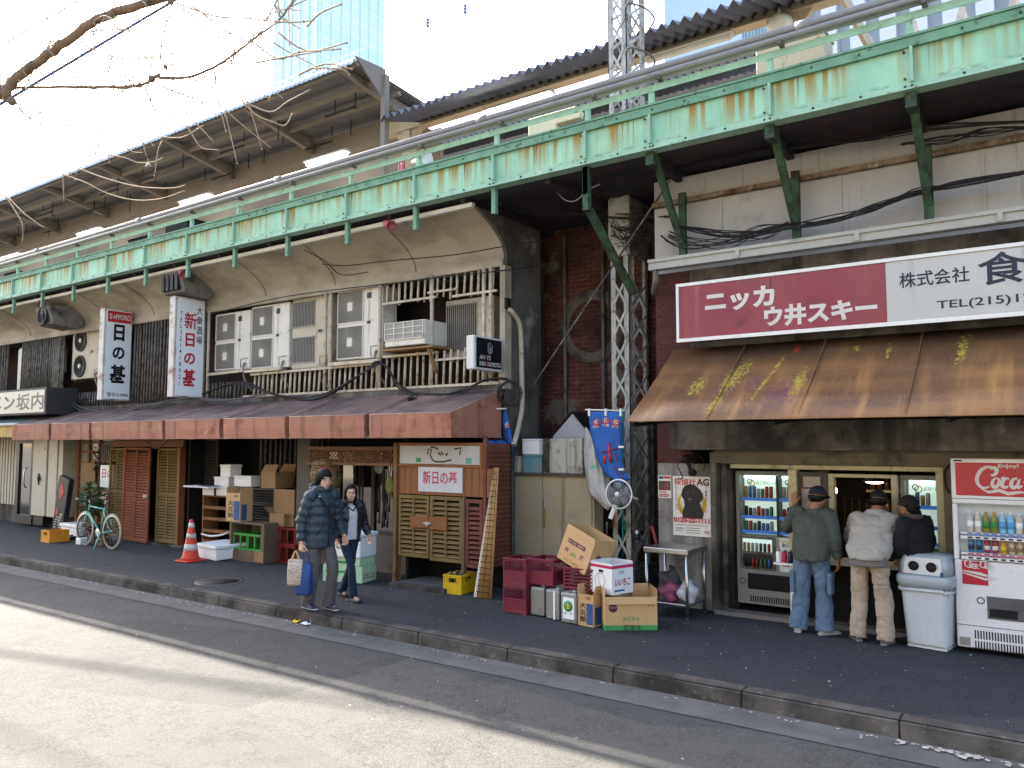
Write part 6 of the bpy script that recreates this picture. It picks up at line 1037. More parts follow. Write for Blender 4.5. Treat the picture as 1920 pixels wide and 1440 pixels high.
# ---- waste bin ----
p = PZ(1738, 1218, GZ); t = thing('waste_bin', 'pale grey plastic bin with clear hood and two round bottle holes', 'bin', (p.x + .02, p.y + .2, GZ), R(-9)); MG = mat('pale_grey_plastic', '#c3c8cb', .45, var=.04, vs=2, dirt=('#8b9096', .15, 5)); MH = mat('grey_hood_plastic', '#9aa2a6', .3, var=.04, spec=.5)
def rr(w, d, r, z, n=5):
    return [(sx * (w - r) + r * math.cos(a), sy * (d - r) + r * math.sin(a), z) for sx, sy, a0 in ((1, 1, 0), (-1, 1, 90), (-1, -1, 180), (1, -1, 270)) for a in [R(a0 + 90 * k / n) for k in range(n + 1)]]
def loft(b, rings, cap=True, sm=True):
    n = len(rings[0]); vs = [v for r_ in rings for v in r_]; fs = [(i * n + j, i * n + (j + 1) % n, (i + 1) * n + (j + 1) % n, (i + 1) * n + j) for i in range(len(rings) - 1) for j in range(n)]
    if cap: fs += [tuple(range(n))[::-1], tuple((len(rings) - 1) * n + j for j in range(n))]
    return b.add(vs, fs, sm)
b = B(); loft(b, [rr(.2, .18, .05, .03), rr(.205, .185, .06, .05), rr(.24, .22, .06, .66), rr(.245, .225, .06, .68)]); b.box(-.19, .19, -.17, .17, 0, .032); b.build('body', MG, t, w=False); b = B(); loft(b, [rr(.25, .232, .06, .64), rr(.275, .255, .07, .7), rr(.275, .255, .07, .76), rr(.255, .235, .07, .785)]); b.build('lid', MH, t, w=False)
b = B(); loft(b, [rr(.25, .21, .05, .787), rr(.245, .2, .05, .9), rr(.22, .17, .05, .985), rr(.19, .14, .04, 1.0)]); hd_ = b.build('hood', MH, t, w=False); b = B(); b.prism([(-.2, .79), (.19, .79), (.17, .965), (-.175, .965)], 'y', -.212, -.204); o = b.build('front_plate', mat('white_plate', '#c9cbca', .4, var=.03), t, w=False); 
for v in o.data.vertices: v.co.y += (v.co.z - .79) * .12 - .004
for x in (-.09, .085): b = B(); b.lathe([(.001, -.214), (.052, -.214), (.052, -.206)], 20, (x, -.005, .875), 'y'); b.build('bottle_hole', M_BLK, t, w=False)
b = B(); b.box(-.2, -.1, -.235, -.215, .788, .791); b.build('red_sticker', M_PINK, t, w=False); b = B(); b.box(-.03, .07, -.235, -.212, .788, .791); b.build('green_sticker', mat('mint_sticker', '#7fb5a8', .5), t, w=False); b = B(); b.box(.18, .2, -.25, -.225, .787, .83); b.build('blue_sticker', M_BLU, t, w=False)
b = B(); rnd.seed(4)
for k in range(2): b.tube([(x * (1 + .01 * math.sin(i * 3)), y * (1 + .01 * math.sin(i * 2)), .625 - .012 * k + .012 * math.sin(i * 1.7)) for i, (x, y, z) in enumerate(rr(.255, .235, .06, 0, 8) + rr(.255, .235, .06, 0, 8)[:1])], .011, 6)
b.build('liner_bag', mat('bag_film', '#b5bbbf', .25, var=.1, vs=20, spec=.6), t, w=False)
t.scale = (.95, .95, .93)
# ---- vending machines ----
CANM = [mat('can_' + n_, c_, .3, .3, var=.25, vs=30, fine=0) for n_, c_ in (('gold', '#8a7440'), ('silver', '#8d9296'), ('black', '#2a2a2e'), ('red', '#8a2f30'), ('green', '#3c6a4c'), ('blue', '#3a5a94'))]
def can_me(b, r, h): b.lathe([(r * .85, 0), (r, .008), (r, h - .015), (r * .8, h), (0, h)], 10)
M_LIT = mat('lit_display_back', '#d9f2ea', .5, var=.0, fine=0, emit=.04); M_BLUS = mat('blue_price_strip', '#2e64b0', .4, var=.1, vs=20, emit=.04); M_MB = mat('grey_machine_body', '#8b8d88', .5, var=.06, dirt=('#67655e', .2, 4))
def beer(label, X0, X1, Y, z0, z1, cols, rz=0):
    t = thing('drink_machine', label, 'vending machine', ((X0 + X1) / 2, Y, z0), 0, 'lit alcohol vending machines'); W_ = X1 - X0
    b = B(); b.box(X0, X1, Y + .16, Y + .75, z0, z1); b.box(X0, X1, Y, Y + .16, z0, z1 - .79); b.box(X0, X0 + .04, Y, Y + .16, z1 - .79, z1); b.box(X1 - .04, X1, Y, Y + .16, z1 - .79, z1); b.box(X0 + .04, X1 - .04, Y, Y + .16, z1 - .05, z1); b.build('body', M_MB, t)
    for ci, (xa, xb) in enumerate(cols):
        zl = z0 + (.64 if 0 else .64); b = B(); b.box(xa, xb, Y + .145, Y + .155, z1 - .785, z1 - .055); b.build('lit_back', M_LIT, t); b = B(); b.cyl((xa + .03, Y + .06, z1 - .075), (xb - .03, Y + .06, z1 - .075), .014, 8); b.build('tube_light', mat('cool_tube', '#e4fff6', .5, var=0, fine=0, emit=.5), t)
        b = B(); b.box(xb, xb + .03, Y + .0, Y + .15, z1 - .785, z1 - .055); b.build('divider', M_BLKC, t)
        H = z1 - z0; rows = [H - .33, H - .55, H - .73]
        for ri, zz in enumerate(rows):
            z = z0 + zz; b = B(); b.box(xa, xb, Y + .02, Y + .14, z - .03, z); b.k = 1; b.box(xa, xb, Y + .008, Y + .02, z - .035, z + .002); b.build('shelf', [M_WHITE, M_BLUS], t); n = int((xb - xa - .05) / .052)
            for k in range(n):
                h = (.14, .115, .112)[ri] * (1 if rnd.random() < .7 else .8); b = B(); can_me(b, .0235, h); c = b.build('sample_can', CANM[(k * 5 + ri * 2 + ci + (k // 2)) % 6 if rnd.random() < .5 else (ri * 2 + ci + k // 3) % 6], t, w=False); c.location = Vector((xa + .045 + k * .052, Y + .07, z + .001)) - t.location
        rg = B(); rg.lathe([(.024, 0), (.034, 0), (.034, .003), (.024, .003), (.024, 0)], 18, (xa + .07, Y + .138, z1 - .135), 'y'); rg.k = 1; rg.lathe([(.028, 0), (.04, 0), (.04, .003), (.028, .003), (.028, 0)], 18, (xa + .1, Y + .134, z1 - .155), 'y'); rg.build('ring_logo', [M_BLU, mat('gold_print', '#b59048', .5)], t); text('お酒のビール', M_BARD, t, (xa + .15, Y + .145, z1 - .175), min(.3, xb - xa - .17), .05, bold=.02)
    return t
t = beer('lit alcohol machine at the dark left end of the kiosk opening', -3.56, -2.62, 9.85, .24, 1.86, [(-3.5, -3.06), (-3.03, -2.66)])
b = B(); b.box(-3.52, -3.08, 9.838, 9.849, .66, 1.06); b.build('lower_window_frame', M_BARD, t, bev=.02, seg=2); b = B(); b.box(-3.48, -3.12, 9.833, 9.8378, .88, 1.03); b.build('lit_window', M_LIT, t); b = B(); b.box(-3.48, -3.12, 9.833, 9.8378, .69, .85); b.build('dim_window', M_GDK, t)
for r_, z in ((0, .885), (1, .695)):
    for k in range(7): b = B(); can_me(b, .018, .1); c = b.build('sample_can', CANM[(k // 2 + r_ * 2) % 6], t, w=False); c.location = Vector((-3.45 + k * .05, 9.812, z)) - t.location
b = B(); b.box(-3.03, -2.64, 9.84, 9.8495, .66, 1.06); b.build('notice_panel', mat('lit_notice', '#b9c2bc', .5, var=.05, emit=.02), t); text('お酒コーナー', M_INK, t, (-3.0, 9.84, .95), .34, .055, bold=.03); b = B(); b.box(-3.02, -2.66, 9.836, 9.8395, 1.015, 1.03); b.build('yellow_rule', M_YELC, t); ribbons([[(0, .2 - k * .055), (.34 - .05 * (k % 2), .2 - k * .055)] for k in range(4)], .02, (-3.0, 9.838, .7)).build('red_small_print', mat('pale_red_print', '#a8787c', .6), t)
b = B(); b.box(-3.43, -2.75, 9.84, 9.8495, .42, .61); b.build('delivery_slot', M_BLK, t, bev=.004); b = B(); b.lathe([(.03, 9.843), (.038, 9.843), (.038, 9.849), (.03, 9.849), (.03, 9.843)], 18, (-3.49, 0, .51), 'y'); b.build('green_sticker', M_GRBR, t); b = B()
for k in range(24): b.box(-3.4 + k * .028, -3.388 + k * .028, 9.842, 9.8495, .27, .34)
b.build('vent_slots', M_BLK, t)
beer('lit alcohol machine right of the kiosk window behind the capped man', -1.66, -1.26, 9.75, .24, 1.85, [(-1.6, -1.3)])
t = thing('goods_stand', 'small white stand with jars and an orange packet by the kiosk pillar', 'stand', P(1487, 1150, 9.3)); t.location.z = GZ; px_ = t.location.x; b = B(); b.box(px_ - .02, px_ + .02, 9.28, 9.32, GZ, .84); b.build('post', M_WHITE, t); b = B(); b.box(px_ - .17, px_ + .1, 9.18, 9.4, .84, .86); b.build('tray', M_WHITE, t)
for k, m_ in enumerate((M_SFACE, M_PINK, M_SN, M_ORGC)): tt = thing('jar', ('white jar on the small stand', 'red-labelled jar on the small stand', 'navy jar on the small stand', 'orange packet on the small stand')[k], 'jar', (px_ - .13 + k * .065, 9.25, .861)); b = B(); b.lathe([(.025, 0), (.03, .01), (.03, .1), (.02, .12), (0, .121)], 12) if k < 3 else b.box(-.03, .03, -.02, .02, 0, .15); b.build('body', m_, tt, w=False); b = B(); b.lathe([(.022, .122), (.022, .14), (0, .141)], 12) if k < 3 else b.box(-.032, .032, -.006, .006, .15, .165); b.build('lid', M_STEEL, tt, w=False)
# big white-red soft drink machine
X0, X1, Y, z0, z1 = -1.09, .06, 9.15, .2, 2.05; t = thing('drink_machine', 'white soft drink machine with red script header, cut by the right edge', 'vending machine', (-.5, Y, GZ)); M_VW = mat('white_machine_enamel', '#dcdbdb', .3, var=.03, vs=2, coat=.2); M_VR = mat('soft_drink_red', '#b01830', .25, var=.04, spec=.5); M_SIL = mat('silver_script', '#cfc9c6', .35, var=.05)
zw0, zw1 = P(1796, 1049, Y).z, P(1796, 944, Y).z; xw = P(1797, 1000, Y).x
b = B(); b.box(X0, X1, Y + .12, Y + .75, z0, z1); b.box(X0, X1, Y, Y + .12, z0, zw0); b.box(X0, xw, Y, Y + .12, zw0, zw1); b.box(X0, X1, Y, Y + .12, zw1, z1); b.build('body', M_VW, t, bev=.01); b = B()
b.box(X0 + .02, X1 - .02, Y + .1, Y + .7, GZ + .01, z0 - .001); b.build('plinth', M_BLK, t)
b = B(); b.box(xw, X1, Y + .11, Y + .118, zw0, zw1); b.build('display_back', mat('pale_display', '#b9c0c4', .5, var=.03, emit=.01), t)
hz0, hz1 = P(1792, 928, Y).z, P(1792, 867, Y).z; hx = P(1792, 900, Y).x; b = B(); b.box(hx, X1 - .03, Y - .012, Y - .001, hz0, hz1); b.build('red_header', M_VR, t, bev=.008, seg=2)
b = B(); b.box(X0 + .002, X1, Y - .003, Y - .0005, hz0 - .035, hz0 - .03); b.box(X0 + .03, X0 + .1, Y - .003, Y - .0005, z1 - .028, z1 - .014); b.build('seam', M_BLK, t)
def coca(o, sc, m, parent, out, wd=.1, short=False):
    def arc(cx, cy, rx, ry, a0, a1, n=12): return [(cx + rx * math.cos(R(a0 + (a1 - a0) * i / n)), cy + ry * math.sin(R(a0 + (a1 - a0) * i / n))) for i in range(n + 1)]
    def taper(p, k=.45): n = len(p) - 1; return [(x, y, k + (1.15 - k) * math.sin(math.pi * i / n)) for i, (x, y) in enumerate(p)]
    def word(x):
        return [taper(arc(x + .42, .52, .36, .46, 40, 300)), taper(arc(x + .62, .78, .13, .17, -120, 150)), taper(arc(x + .8, .3, .13, .2, 90, 450)), ]
    S_ = word(0); S_ += [taper(arc(1.18, .3, .14, .2, 50, 320)), taper(arc(1.5, .3, .13, .2, 60, 400)), taper([(1.66, .48), (1.62, .2), (1.68, .1), (1.8, .2)]), taper([(.3, .02), (.6, -.12), (1.0, -.03), (1.35, -.16), (1.8, -.08), (2.1, -.14)], .2), taper([(.95, .48), (1.05, .52), (1.12, .45)], .3)]
    S_ += [taper([(1.82, .34), (1.98, .36), (2.06, .38)], .6)]
    S_ += word(1.95); S_ += [taper([(3.0, .12), (2.98, .5), (3.08, .98), (3.16, .8), (3.02, .3), (3.08, .1), (3.2, .2)]), taper(arc(3.36, .3, .13, .2, 60, 400)), taper([(3.52, .48), (3.48, .2), (3.54, .1), (3.68, .22)]), taper([(2.3, .05), (2.7, .0), (3.1, -.06), (3.5, -.02)], .2)]
    S_ = [[((x + y * .22) * sc, y * sc, k) for x, y, k in st] for st in S_]
    return ribbons(S_, wd * sc, o, out=out).build('script_lettering', m, parent)
coca((P(1825, 922, Y).x, Y - .012, hz0 + .065), .225, M_SIL, t, .003, .135); text('Enjoy!', M_SIL, t, (P(1872, 880, Y).x, Y - .012, P(1872, 879, Y).z), .17, .05, bold=.025)
pw_ = P(1797, 1000, Y)
BOT = [mat('bottle_white', '#b9b3a6', .35, var=.3, vs=40, fine=0), mat('bottle_tea', '#7c7a2c', .3, var=.2, vs=30, fine=0), mat('bottle_blue', '#7fb5d4', .3, var=.2, vs=30, fine=0), mat('can_teal', '#2f6f9a', .3, var=.3, vs=40, fine=0), mat('can_crimson', '#8a2440', .3, var=.3, vs=40, fine=0), mat('can_orange', '#c08a24', .3, var=.3, vs=40, fine=0), mat('bottle_cream', '#b5a27c', .35, var=.3, vs=40, fine=0)]
zr1, zr2 = P(1810, 997, Y).z, P(1810, 1035, Y).z; sp = P(1833, 990, Y).x - P(1818, 990, Y).x; bx0 = P(1818, 980, Y).x
for ri, (z, kinds, hh) in enumerate(((zr1, (0, 0, 1, 1, 2, 2, 0, 0, 1, 1), .2), (zr2, (3, 3, 4, 4, 5, 6, 6, 3, 4, 4), .13))):
    b = B(); b.box(xw + .02, X1 - .01, Y + .0, Y + .1, z - .02, z - .001); b.box(xw + .02, X1 - .01, Y - .02, Y + .012, z - .065, z - .035); b.build('shelf', M_VW, t)
    for k, kd in enumerate(kinds):
        x = bx0 + k * sp; b = B(); h = hh * (1 if kd != 6 else .95)
        if ri == 0: b.lathe([(.028, 0), (.031, .01), (.031, h * .62), (.026, h * .72), (.012, h * .88), (.012, h * .9)], 12); b.k = 1; b.lathe([(.014, h * .9), (.014, h), (0, h)], 10)
        else: can_me(b, .026, h)
        b.k = 2; b.lathe([(.0318 if ri == 0 else .0268, h * .22), (.0318 if ri == 0 else .0268, h * .55)], 12)
        c = b.build('sample_bottle' if ri == 0 else 'sample_can', [BOT[kd], M_WHITE if kd != 1 else M_ORGC, (M_SFACE, M_GRN, mat('sky_label', '#5aa0d0', .4), M_SN, M_SIL, M_YELC, M_CARD)[kd]], t, w=False); c.location = Vector((x, Y + .055, z)) - t.location
        b = B(); b.box(x - .024, x + .024, Y - .012, Y - .0005 + .01, z - .033, z - .003); b.build('price_tag', mat('blue_tag', '#6a7fae', .5) if ri == 0 else mat('red_tag', '#b06a78', .5), t); b = B(); b.box(x - .02, x + .02, Y - .026, Y - .02, z - .058, z - .042); b.build('button', M_BLK, t, bev=.004)
q = fb(1805, 1853, 1051, 1094, Y); b = B(); b.box(q[0], q[1], Y - .006, Y - .001, q[4], q[5]); b.build('red_sticker', M_VR, t); coca((q[0] + .015, Y - .006, q[4] + .17), .068, M_SIL, t, .002, .15); ribbons([[(0, .12, .3), (.15, .1, 1), (.3, .06, .3)], [(0, .1, .3), (.2, .05, .8), (.3, .07, .3)]], .03, (q[0] + .003, Y - .006, q[4] + .01)).build('white_wave', M_SIL, t)
p = P(1839, 1126, Y); b = B(); b.lathe([(.026, -.006), (.034, -.006), (.034, -.001), (.026, -.001), (.026, -.006)], 22, (p.x, Y, p.z), 'y'); b.build('green_sticker', M_GRBR, t)
q = fb(1852, 1920, 1118, 1160, Y); b = B(); b.box(q[0], X1 - .1, Y - .004, Y - .0005, q[4], q[5]); b.build('delivery_slot', mat('grey_slot', '#5a5a5c', .4), t); b = B(); b.box(q[0] + .02, q[0] + .25, Y - .01, Y - .0045, q[4] + .02, q[4] + .1); b.build('flap', M_BLK, t)
b = B(); zv = P(1850, 1182, Y).z
for r_ in range(2):
    for k in range(26): x = P(1828, 1195, Y).x + k * .024; b.box(x, x + .011, Y - .003, Y - .0005, zv - .09 - r_ * .1, zv - .01 - r_ * .1)
b.box(X0 + .002, X1, Y - .003, Y - .0005, zv + .03, zv + .035); b.build('vent_slots', M_BLK, t); q = fb(1800, 1820, 1193, 1208, Y); b = B(); b.box(q[0], q[1], Y - .004, Y - .0005, q[4], q[5]); b.build('maker_plate', M_STEEL, t)
t = thing('power_cable', 'black cable looping beside the soft drink machine', 'cable', P(1778, 880, 9.4)); b = B(); b.tube(spline([P(1783, 868, 9.4), P(1772, 885, 9.38), P(1774, 912, 9.38), P(1782, 925, 9.38)]), .012, 6); b.build('cord', M_BLK, t)
# manhole, litter
p = PZ(410, 1090, .16); t = thing('manhole_cover', 'round iron manhole cover in the pavement before the recess', 'manhole cover', (p.x, p.y, .158)); b = B(); b.lathe([(.3, -.01), (.3, .004), (0, .006)], 28); b.build('plate', mat('iron_cover', '#2c2c2e', .7, .3, var=.2), t, w=False); b = B(); b.lathe([(.31, -.01), (.34, -.01), (.34, .003), (.31, .003)], 28); b.build('rim', M_BARD, t, w=False)
rnd.seed(9); b = B()
def flake(x, y, z, s):
    a = rnd.uniform(0, 6.28); k = rnd.uniform(.4, 1); b.add([(x + s * math.cos(a), y + s * math.sin(a), z + rnd.uniform(0, .006)), (x - k * s * math.sin(a), y + k * s * math.cos(a), z + .003), (x - s * math.cos(a), y - s * math.sin(a), z + rnd.uniform(0, .006)), (x + k * s * math.sin(a), y - k * s * math.cos(a), z + .002)], [(0, 1, 2, 3)])
for i in range(240): flake(rnd.uniform(-14, .3), rnd.uniform(6.9, 9.1), .16, rnd.choice((.006, .008, .01, .016)))
for i in range(170): flake(rnd.uniform(-14, .3), 6.6 - abs(rnd.gauss(0, .05)), .016, rnd.choice((.008, .012, .018)))
for i in range(60): flake(rnd.uniform(-12, -1), rnd.uniform(4.6, 6.3), .001, rnd.choice((.006, .012)))
for i in range(50): flake(rnd.uniform(-1.2, .2), 6.6 - abs(rnd.gauss(0, .04)), .018, rnd.choice((.02, .03)))
o = b.build('litter', mat('pale_litter', '#b9b5a8', .8, var=.3, vs=30), None); tag(o, 'specks of pale paper litter scattered on pavement and gutter', 'litter', kind='stuff')
for px, py, lab, m_ in ((573, 1172, 'crumpled white paper lying in the gutter', M_SFACE), (555, 1167, 'yellow leaf lying in the gutter beside the white paper', M_YELC)):
    p = PZ(px, py, .012); rnd.seed(px); b = B(); b.sheet([[(p.x + (i - 2) * .025, p.y + (j - 2) * .02, .016 + rnd.uniform(0, .03)) for j in range(5)] for i in range(5)]); o = b.build('paper_scrap' if m_ == M_SFACE else 'fallen_leaf', m_, None, loc=(p.x, p.y, .014)); tag(o, lab, 'paper' if m_ == M_SFACE else 'leaf')
# ================= people =================
from mathutils import noise as mnoise
SKIN = mat('skin', '#cda287', .55, var=.06, vs=12, spec=.4); SKIND = mat('tanned_skin', '#94664c', .55, var=.08, vs=12, spec=.4); HAIR = mat('black_hair', '#120e0c', .6, var=.3, vs=30, spec=.25); EYEW = mat('eye_white', '#cfc8c0', .3, var=0, fine=0); LIP = mat('lips', '#9a5c52', .5, var=.05)
def bake(o, vox, smooth=2, wr=0, ws=9, seed=0, aniso=(1, 1, 1)):
    md = o.modifiers.new('r', 'REMESH'); md.mode = 'VOXEL'; md.voxel_size = vox
    if smooth: sm = o.modifiers.new('s', 'SMOOTH'); sm.iterations = smooth; sm.factor = .5
    dg = bpy.context.evaluated_depsgraph_get(); dg.update(); me = bpy.data.meshes.new_from_object(o.evaluated_get(dg)); mats = [m for m in o.data.materials]; o.modifiers.clear(); o.data = me
    if not me.materials:
        for m in mats: me.materials.append(m)
    if wr:
        ns = [v.normal.copy() for v in me.vertices]
        for v, n in zip(me.vertices, ns):
            p = Vector((v.co.x * aniso[0], v.co.y * aniso[1], v.co.z * aniso[2])) * ws + Vector((seed, seed * 2, 0)); k = mnoise.noise(p) + .4 * mnoise.noise(p * 2.3); q = mnoise.noise(p * 1.1 + Vector((7, 3, 1))); cr = max(0, 1 - abs(q) * 5); q2 = mnoise.noise(Vector((p.x * .8, p.y * .8, p.z * 2.2)) + Vector((2, 9, 4))); cr2 = max(0, 1 - abs(q2) * 6); v.co += n * (k * wr * .7 - cr * wr * .75 - cr2 * wr * .6)
    me.polygons.foreach_set('use_smooth', [True] * len(me.polygons)); return o
def rs(pts, rad, m=5, puff=0, step=.1):
    """resample a limb: spline through the joints, radii interpolated, optional quilting"""
    pp = spline(pts, m); out = []; L = 0
    for i, p in enumerate(pp):
        f = i / m; k = min(int(f), len(rad) - 2); r = rad[k] + (rad[k + 1] - rad[k]) * (f - k)
        if i: L += (p - pp[i - 1]).length
        if puff: r += puff * (abs(math.sin(math.pi * L / step)) - .6)
        out.append(r)
    return pp, out
def hand(b, w, d, n, side, curl=(.25, .3, .35, .4), spread=.06, sc=1.0, thumb=.5):
    """palm, four fingers and a thumb: w wrist, d pointing direction, n palm normal; curl turns the fingers towards the palm"""
    d = Vector(d).normalized(); n = Vector(n); n = (n - d * n.dot(d)).normalized(); s = d.cross(n) * side
    P0 = lambda a, l, k: w + (d * a + s * l + n * k) * sc
    for l in (-.026, -.009, .009, .026): b.tube([P0(0, l * .7, 0), P0(.045, l, .002), P0(.088, l * 1.02, 0)], [.014 * sc, .0145 * sc, .0115 * sc], 8)
    for i, (l, L) in enumerate(((.03, .07), (.011, .08), (-.01, .075), (-.029, .058))):
        a = 0; p = P0(.085, l, 0); pts = [P0(.07, l, 0), p]
        for k, f in enumerate((.45, .32, .23)):
            a += curl[i] * (1.0, 1.25, .9)[k]; dd = (d * math.cos(a) + n * math.sin(a) + s * (l * spread * 20)).normalized(); p = p + dd * (L * f * sc); pts.append(p)
        b.tube(pts, [.0095 * sc, .0092 * sc, .0085 * sc, .0078 * sc, .0065 * sc], 8)
    t0 = P0(.022, .024, .004); d1 = (d * .75 + s * .75 + n * thumb * .6).normalized(); d2 = (d * .95 + s * .25 + n * thumb).normalized(); t1 = t0 + d1 * .042 * sc; t2 = t1 + d2 * .032 * sc; t3 = t2 + d2 * .024 * sc; b.tube([t0, t1, t2, t3], [.013 * sc, .0115 * sc, .0098 * sc, .007 * sc], 8)
class Person:
    def __init__(s, label, loc, yaw, H, J, skin=SKIN, hyaw=0, hpitch=0, hroll=0, group=None):
        s.k = H / 1.72; s.J = {a: Vector(v) * s.k for a, v in J.items()}; s.t = thing('person', label, 'person', loc, yaw, group); s.skin = skin
        s.HR = Matrix.Rotation(hyaw, 3, 'Z') @ Matrix.Rotation(hpitch, 3, 'Y') @ Matrix.Rotation(hroll, 3, 'X')
    def hp(s, x, y, z): return s.J['hed'] + s.HR @ (Vector((x, y, z)) * s.k)
    def body(s, hands, fr=.8):
        J = s.J; k = s.k; b = B(); E = lambda c, r: b.ell(s.hp(*c), tuple(v * k for v in r), 16, s.HR)
        E((-.012, 0, .025), (.097, .076, .098)); E((.03, 0, -.045), (.062, .058, .066)); E((.045, 0, -.088), (.032, .032, .026)); E((.058, 0, .03), (.035, .058, .03))
        b.tube([s.hp(.08, 0, .022), s.hp(.098, 0, -.008), s.hp(.104, 0, -.028)], [.008 * k, .011 * k, .015 * k], 8); b.tube([s.hp(.083, -.016, -.032), s.hp(.095, 0, -.03), s.hp(.083, .016, -.032)], [.008 * k] * 3, 6)
        E((.082, 0, -.058), (.012, .024, .006)); E((.08, 0, -.069), (.012, .021, .007))
        for sy in (-1, 1): E((-.012, sy * .077, -.008), (.02, .009, .032)); E((.052, sy * .045, -.025), (.026, .022, .026))
        b.tube([J['nek'] - Vector((0, 0, .05 * k)), J['nek'], s.hp(-.02, 0, -.06)], [.06 * k, .055 * k, .052 * k], 14)
        b.tube([J['pel'], J['pel'].lerp(J['che'], .5), J['che'], J['nek'] - Vector((0, 0, .06 * k))], [.09 * k, .085 * k, .09 * k, .05 * k], 16)
        for sd in 'lr':
            b.tube(*rs([J['che'] + Vector((0, 0, .08 * k)), J['sh' + sd], J['el' + sd], J['wr' + sd]], [.03 * k, .034 * k, .034 * k, .027 * k], 5), n=12); b.tube(*rs([J['pel'], J['hp' + sd], J['kn' + sd], J['an' + sd]], [.07 * k, .055 * k, .042 * k, .034 * k], 5), n=12)
            f = J['ft' + sd] - J['an' + sd]; b.tube([J['an' + sd] + Vector((0, 0, .02)), J['an' + sd] + Vector((0, 0, -.04 * k)), J['ft' + sd] + Vector((0, 0, .004))], [.034 * k, .038 * k * fr, .026 * k * fr], 10)
            if sd in hands: d, n, cu, th = hands[sd]; hand(b, J['wr' + sd], d, n, 1 if sd == 'r' else -1, cu, sc=k * 1.02, thumb=th)
        o = b.build('body', s.skin, s.t, w=False); bake(o, .0062, 2); s.bodyo = o
        e = B()
        for sy in (-1, 1): e.k = 0; e.ell(s.hp(.08, sy * .031, .004), tuple(v * k for v in (.009, .014, .0065)), 10, s.HR); e.k = 1; e.ell(s.hp(.0865, sy * .031, .004), tuple(v * k for v in (.0045, .006, .006)), 8, s.HR)
        e.build('eyes', [EYEW, M_BLK], o, w=False); e = B()
        for sy in (-1, 1): e.tube([s.hp(.088, sy * .016, .022), s.hp(.09, sy * .032, .027), s.hp(.08, sy * .05, .023)], [.004 * k, .005 * k, .003 * k], 6)
        e.build('eyebrows', HAIR, o, w=False); e = B(); e.tube([s.hp(.09, -.02, -.063), s.hp(.096, 0, -.063), s.hp(.09, .02, -.063)], [.003 * k, .007 * k, .003 * k], 6, flat=.7); e.build('lips', LIP, o, w=False)
    def hair(s, length=0, fringe=.04, seed=1, vol_=False, top=1.45):
        rnd.seed(seed); k = s.k; b = B()
        def surf(a, ph, o=1.0): return (-.018 + .1 * o * math.cos(ph) * math.cos(a), .082 * o * math.cos(ph) * math.sin(a), .028 + .1 * o * math.sin(ph))
        for i in range(190):
            a = rnd.uniform(-math.pi, math.pi); front = abs(a) < .75; end = (-.9 if length == 0 else -.6) + rnd.uniform(-.15, .1)
            if abs(a) < 1.2: end = .34 - fringe * 5 * rnd.uniform(.3, 1.2) - (.3 if abs(a) > .85 else 0)
            elif abs(a) < 1.75: end = -.45 + rnd.uniform(-.3, .2)
            vol = rnd.uniform(.99, 1.08) if vol_ else 1; pts = [s.hp(*surf(a + (.25 * (top - u) / 1.4 if vol_ and not length else 0), u, vol)) for u in [top + (min(end, top - .3) - top) * j / 6 for j in range(7)]]
            rr_ = [.012, .02, .022, .021, .019, .015, .006]
            if length and abs(a) > 1.0:
                q = Vector(surf(a, end)); L = length * rnd.uniform(.8, 1.05); pts = pts[:-1] + [s.hp(*q)] + [s.hp(q.x * 1.0 - .012 * j, q.y * (1.05 + .02 * j), q.z - L * j / 4) for j in range(1, 5)]; rr_ = [.012, .02, .022, .022, .022, .021, .021, .02, .017, .013, .004]
            b.tube(pts, [r * k for r in rr_], 6)
        b.build('hair', HAIR, s.t, w=False)
    def cap(s, m, visor=True, brim_yaw=0):
        b = B(); rings = []; k = s.k
        for i in range(8):
            ph = -.05 + i * .225; rings.append([s.hp(-.012 + .112 * math.cos(ph) * math.cos(a), .092 * math.cos(ph) * math.sin(a), .035 + .1 * math.sin(ph)) for a in [j * math.pi / 10 for j in range(20)]])
        n = 20; vs = [v for r_ in rings for v in r_]; fs = [(i * n + j, i * n + (j + 1) % n, (i + 1) * n + (j + 1) % n, (i + 1) * n + j) for i in range(7) for j in range(n)] + [tuple(7 * n + j for j in range(n))]; b.add(vs, fs, True)
        c = b.build('cap', m, s.t, w=False, solid=.006)
        if visor: b = B(); b.sheet([[s.hp(.085 + .075 * u * math.cos(a), (.085 + .0 * u) * math.sin(a) * 1.0, .032 - .02 * u) for a in [-1.25 + 2.5 * j / 10 for j in range(11)]] for u in (0, .5, 1)]); b.build('visor', m, c, w=False, solid=.006)
        b = B(); b.ell(s.hp(-.012, 0, .137), .008 * k, 8); b.build('button', m, c, w=False)
    def glasses(s):
        b = B(); k = s.k
        for sy in (-1, 1): b.tube([s.hp(.098, sy * .033 + .022 * math.cos(a), .002 + .015 * math.sin(a)) for a in [j * math.pi / 8 for j in range(17)]], .0016 * k, 5); b.tube([s.hp(.097, sy * .055, .004), s.hp(-.01, sy * .082, .006)], .0017 * k, 5)
        b.tube([s.hp(.099, -.011, .004), s.hp(.099, .011, .004)], .0016 * k, 5); b.build('glasses', M_STEEL, s.t, w=False)
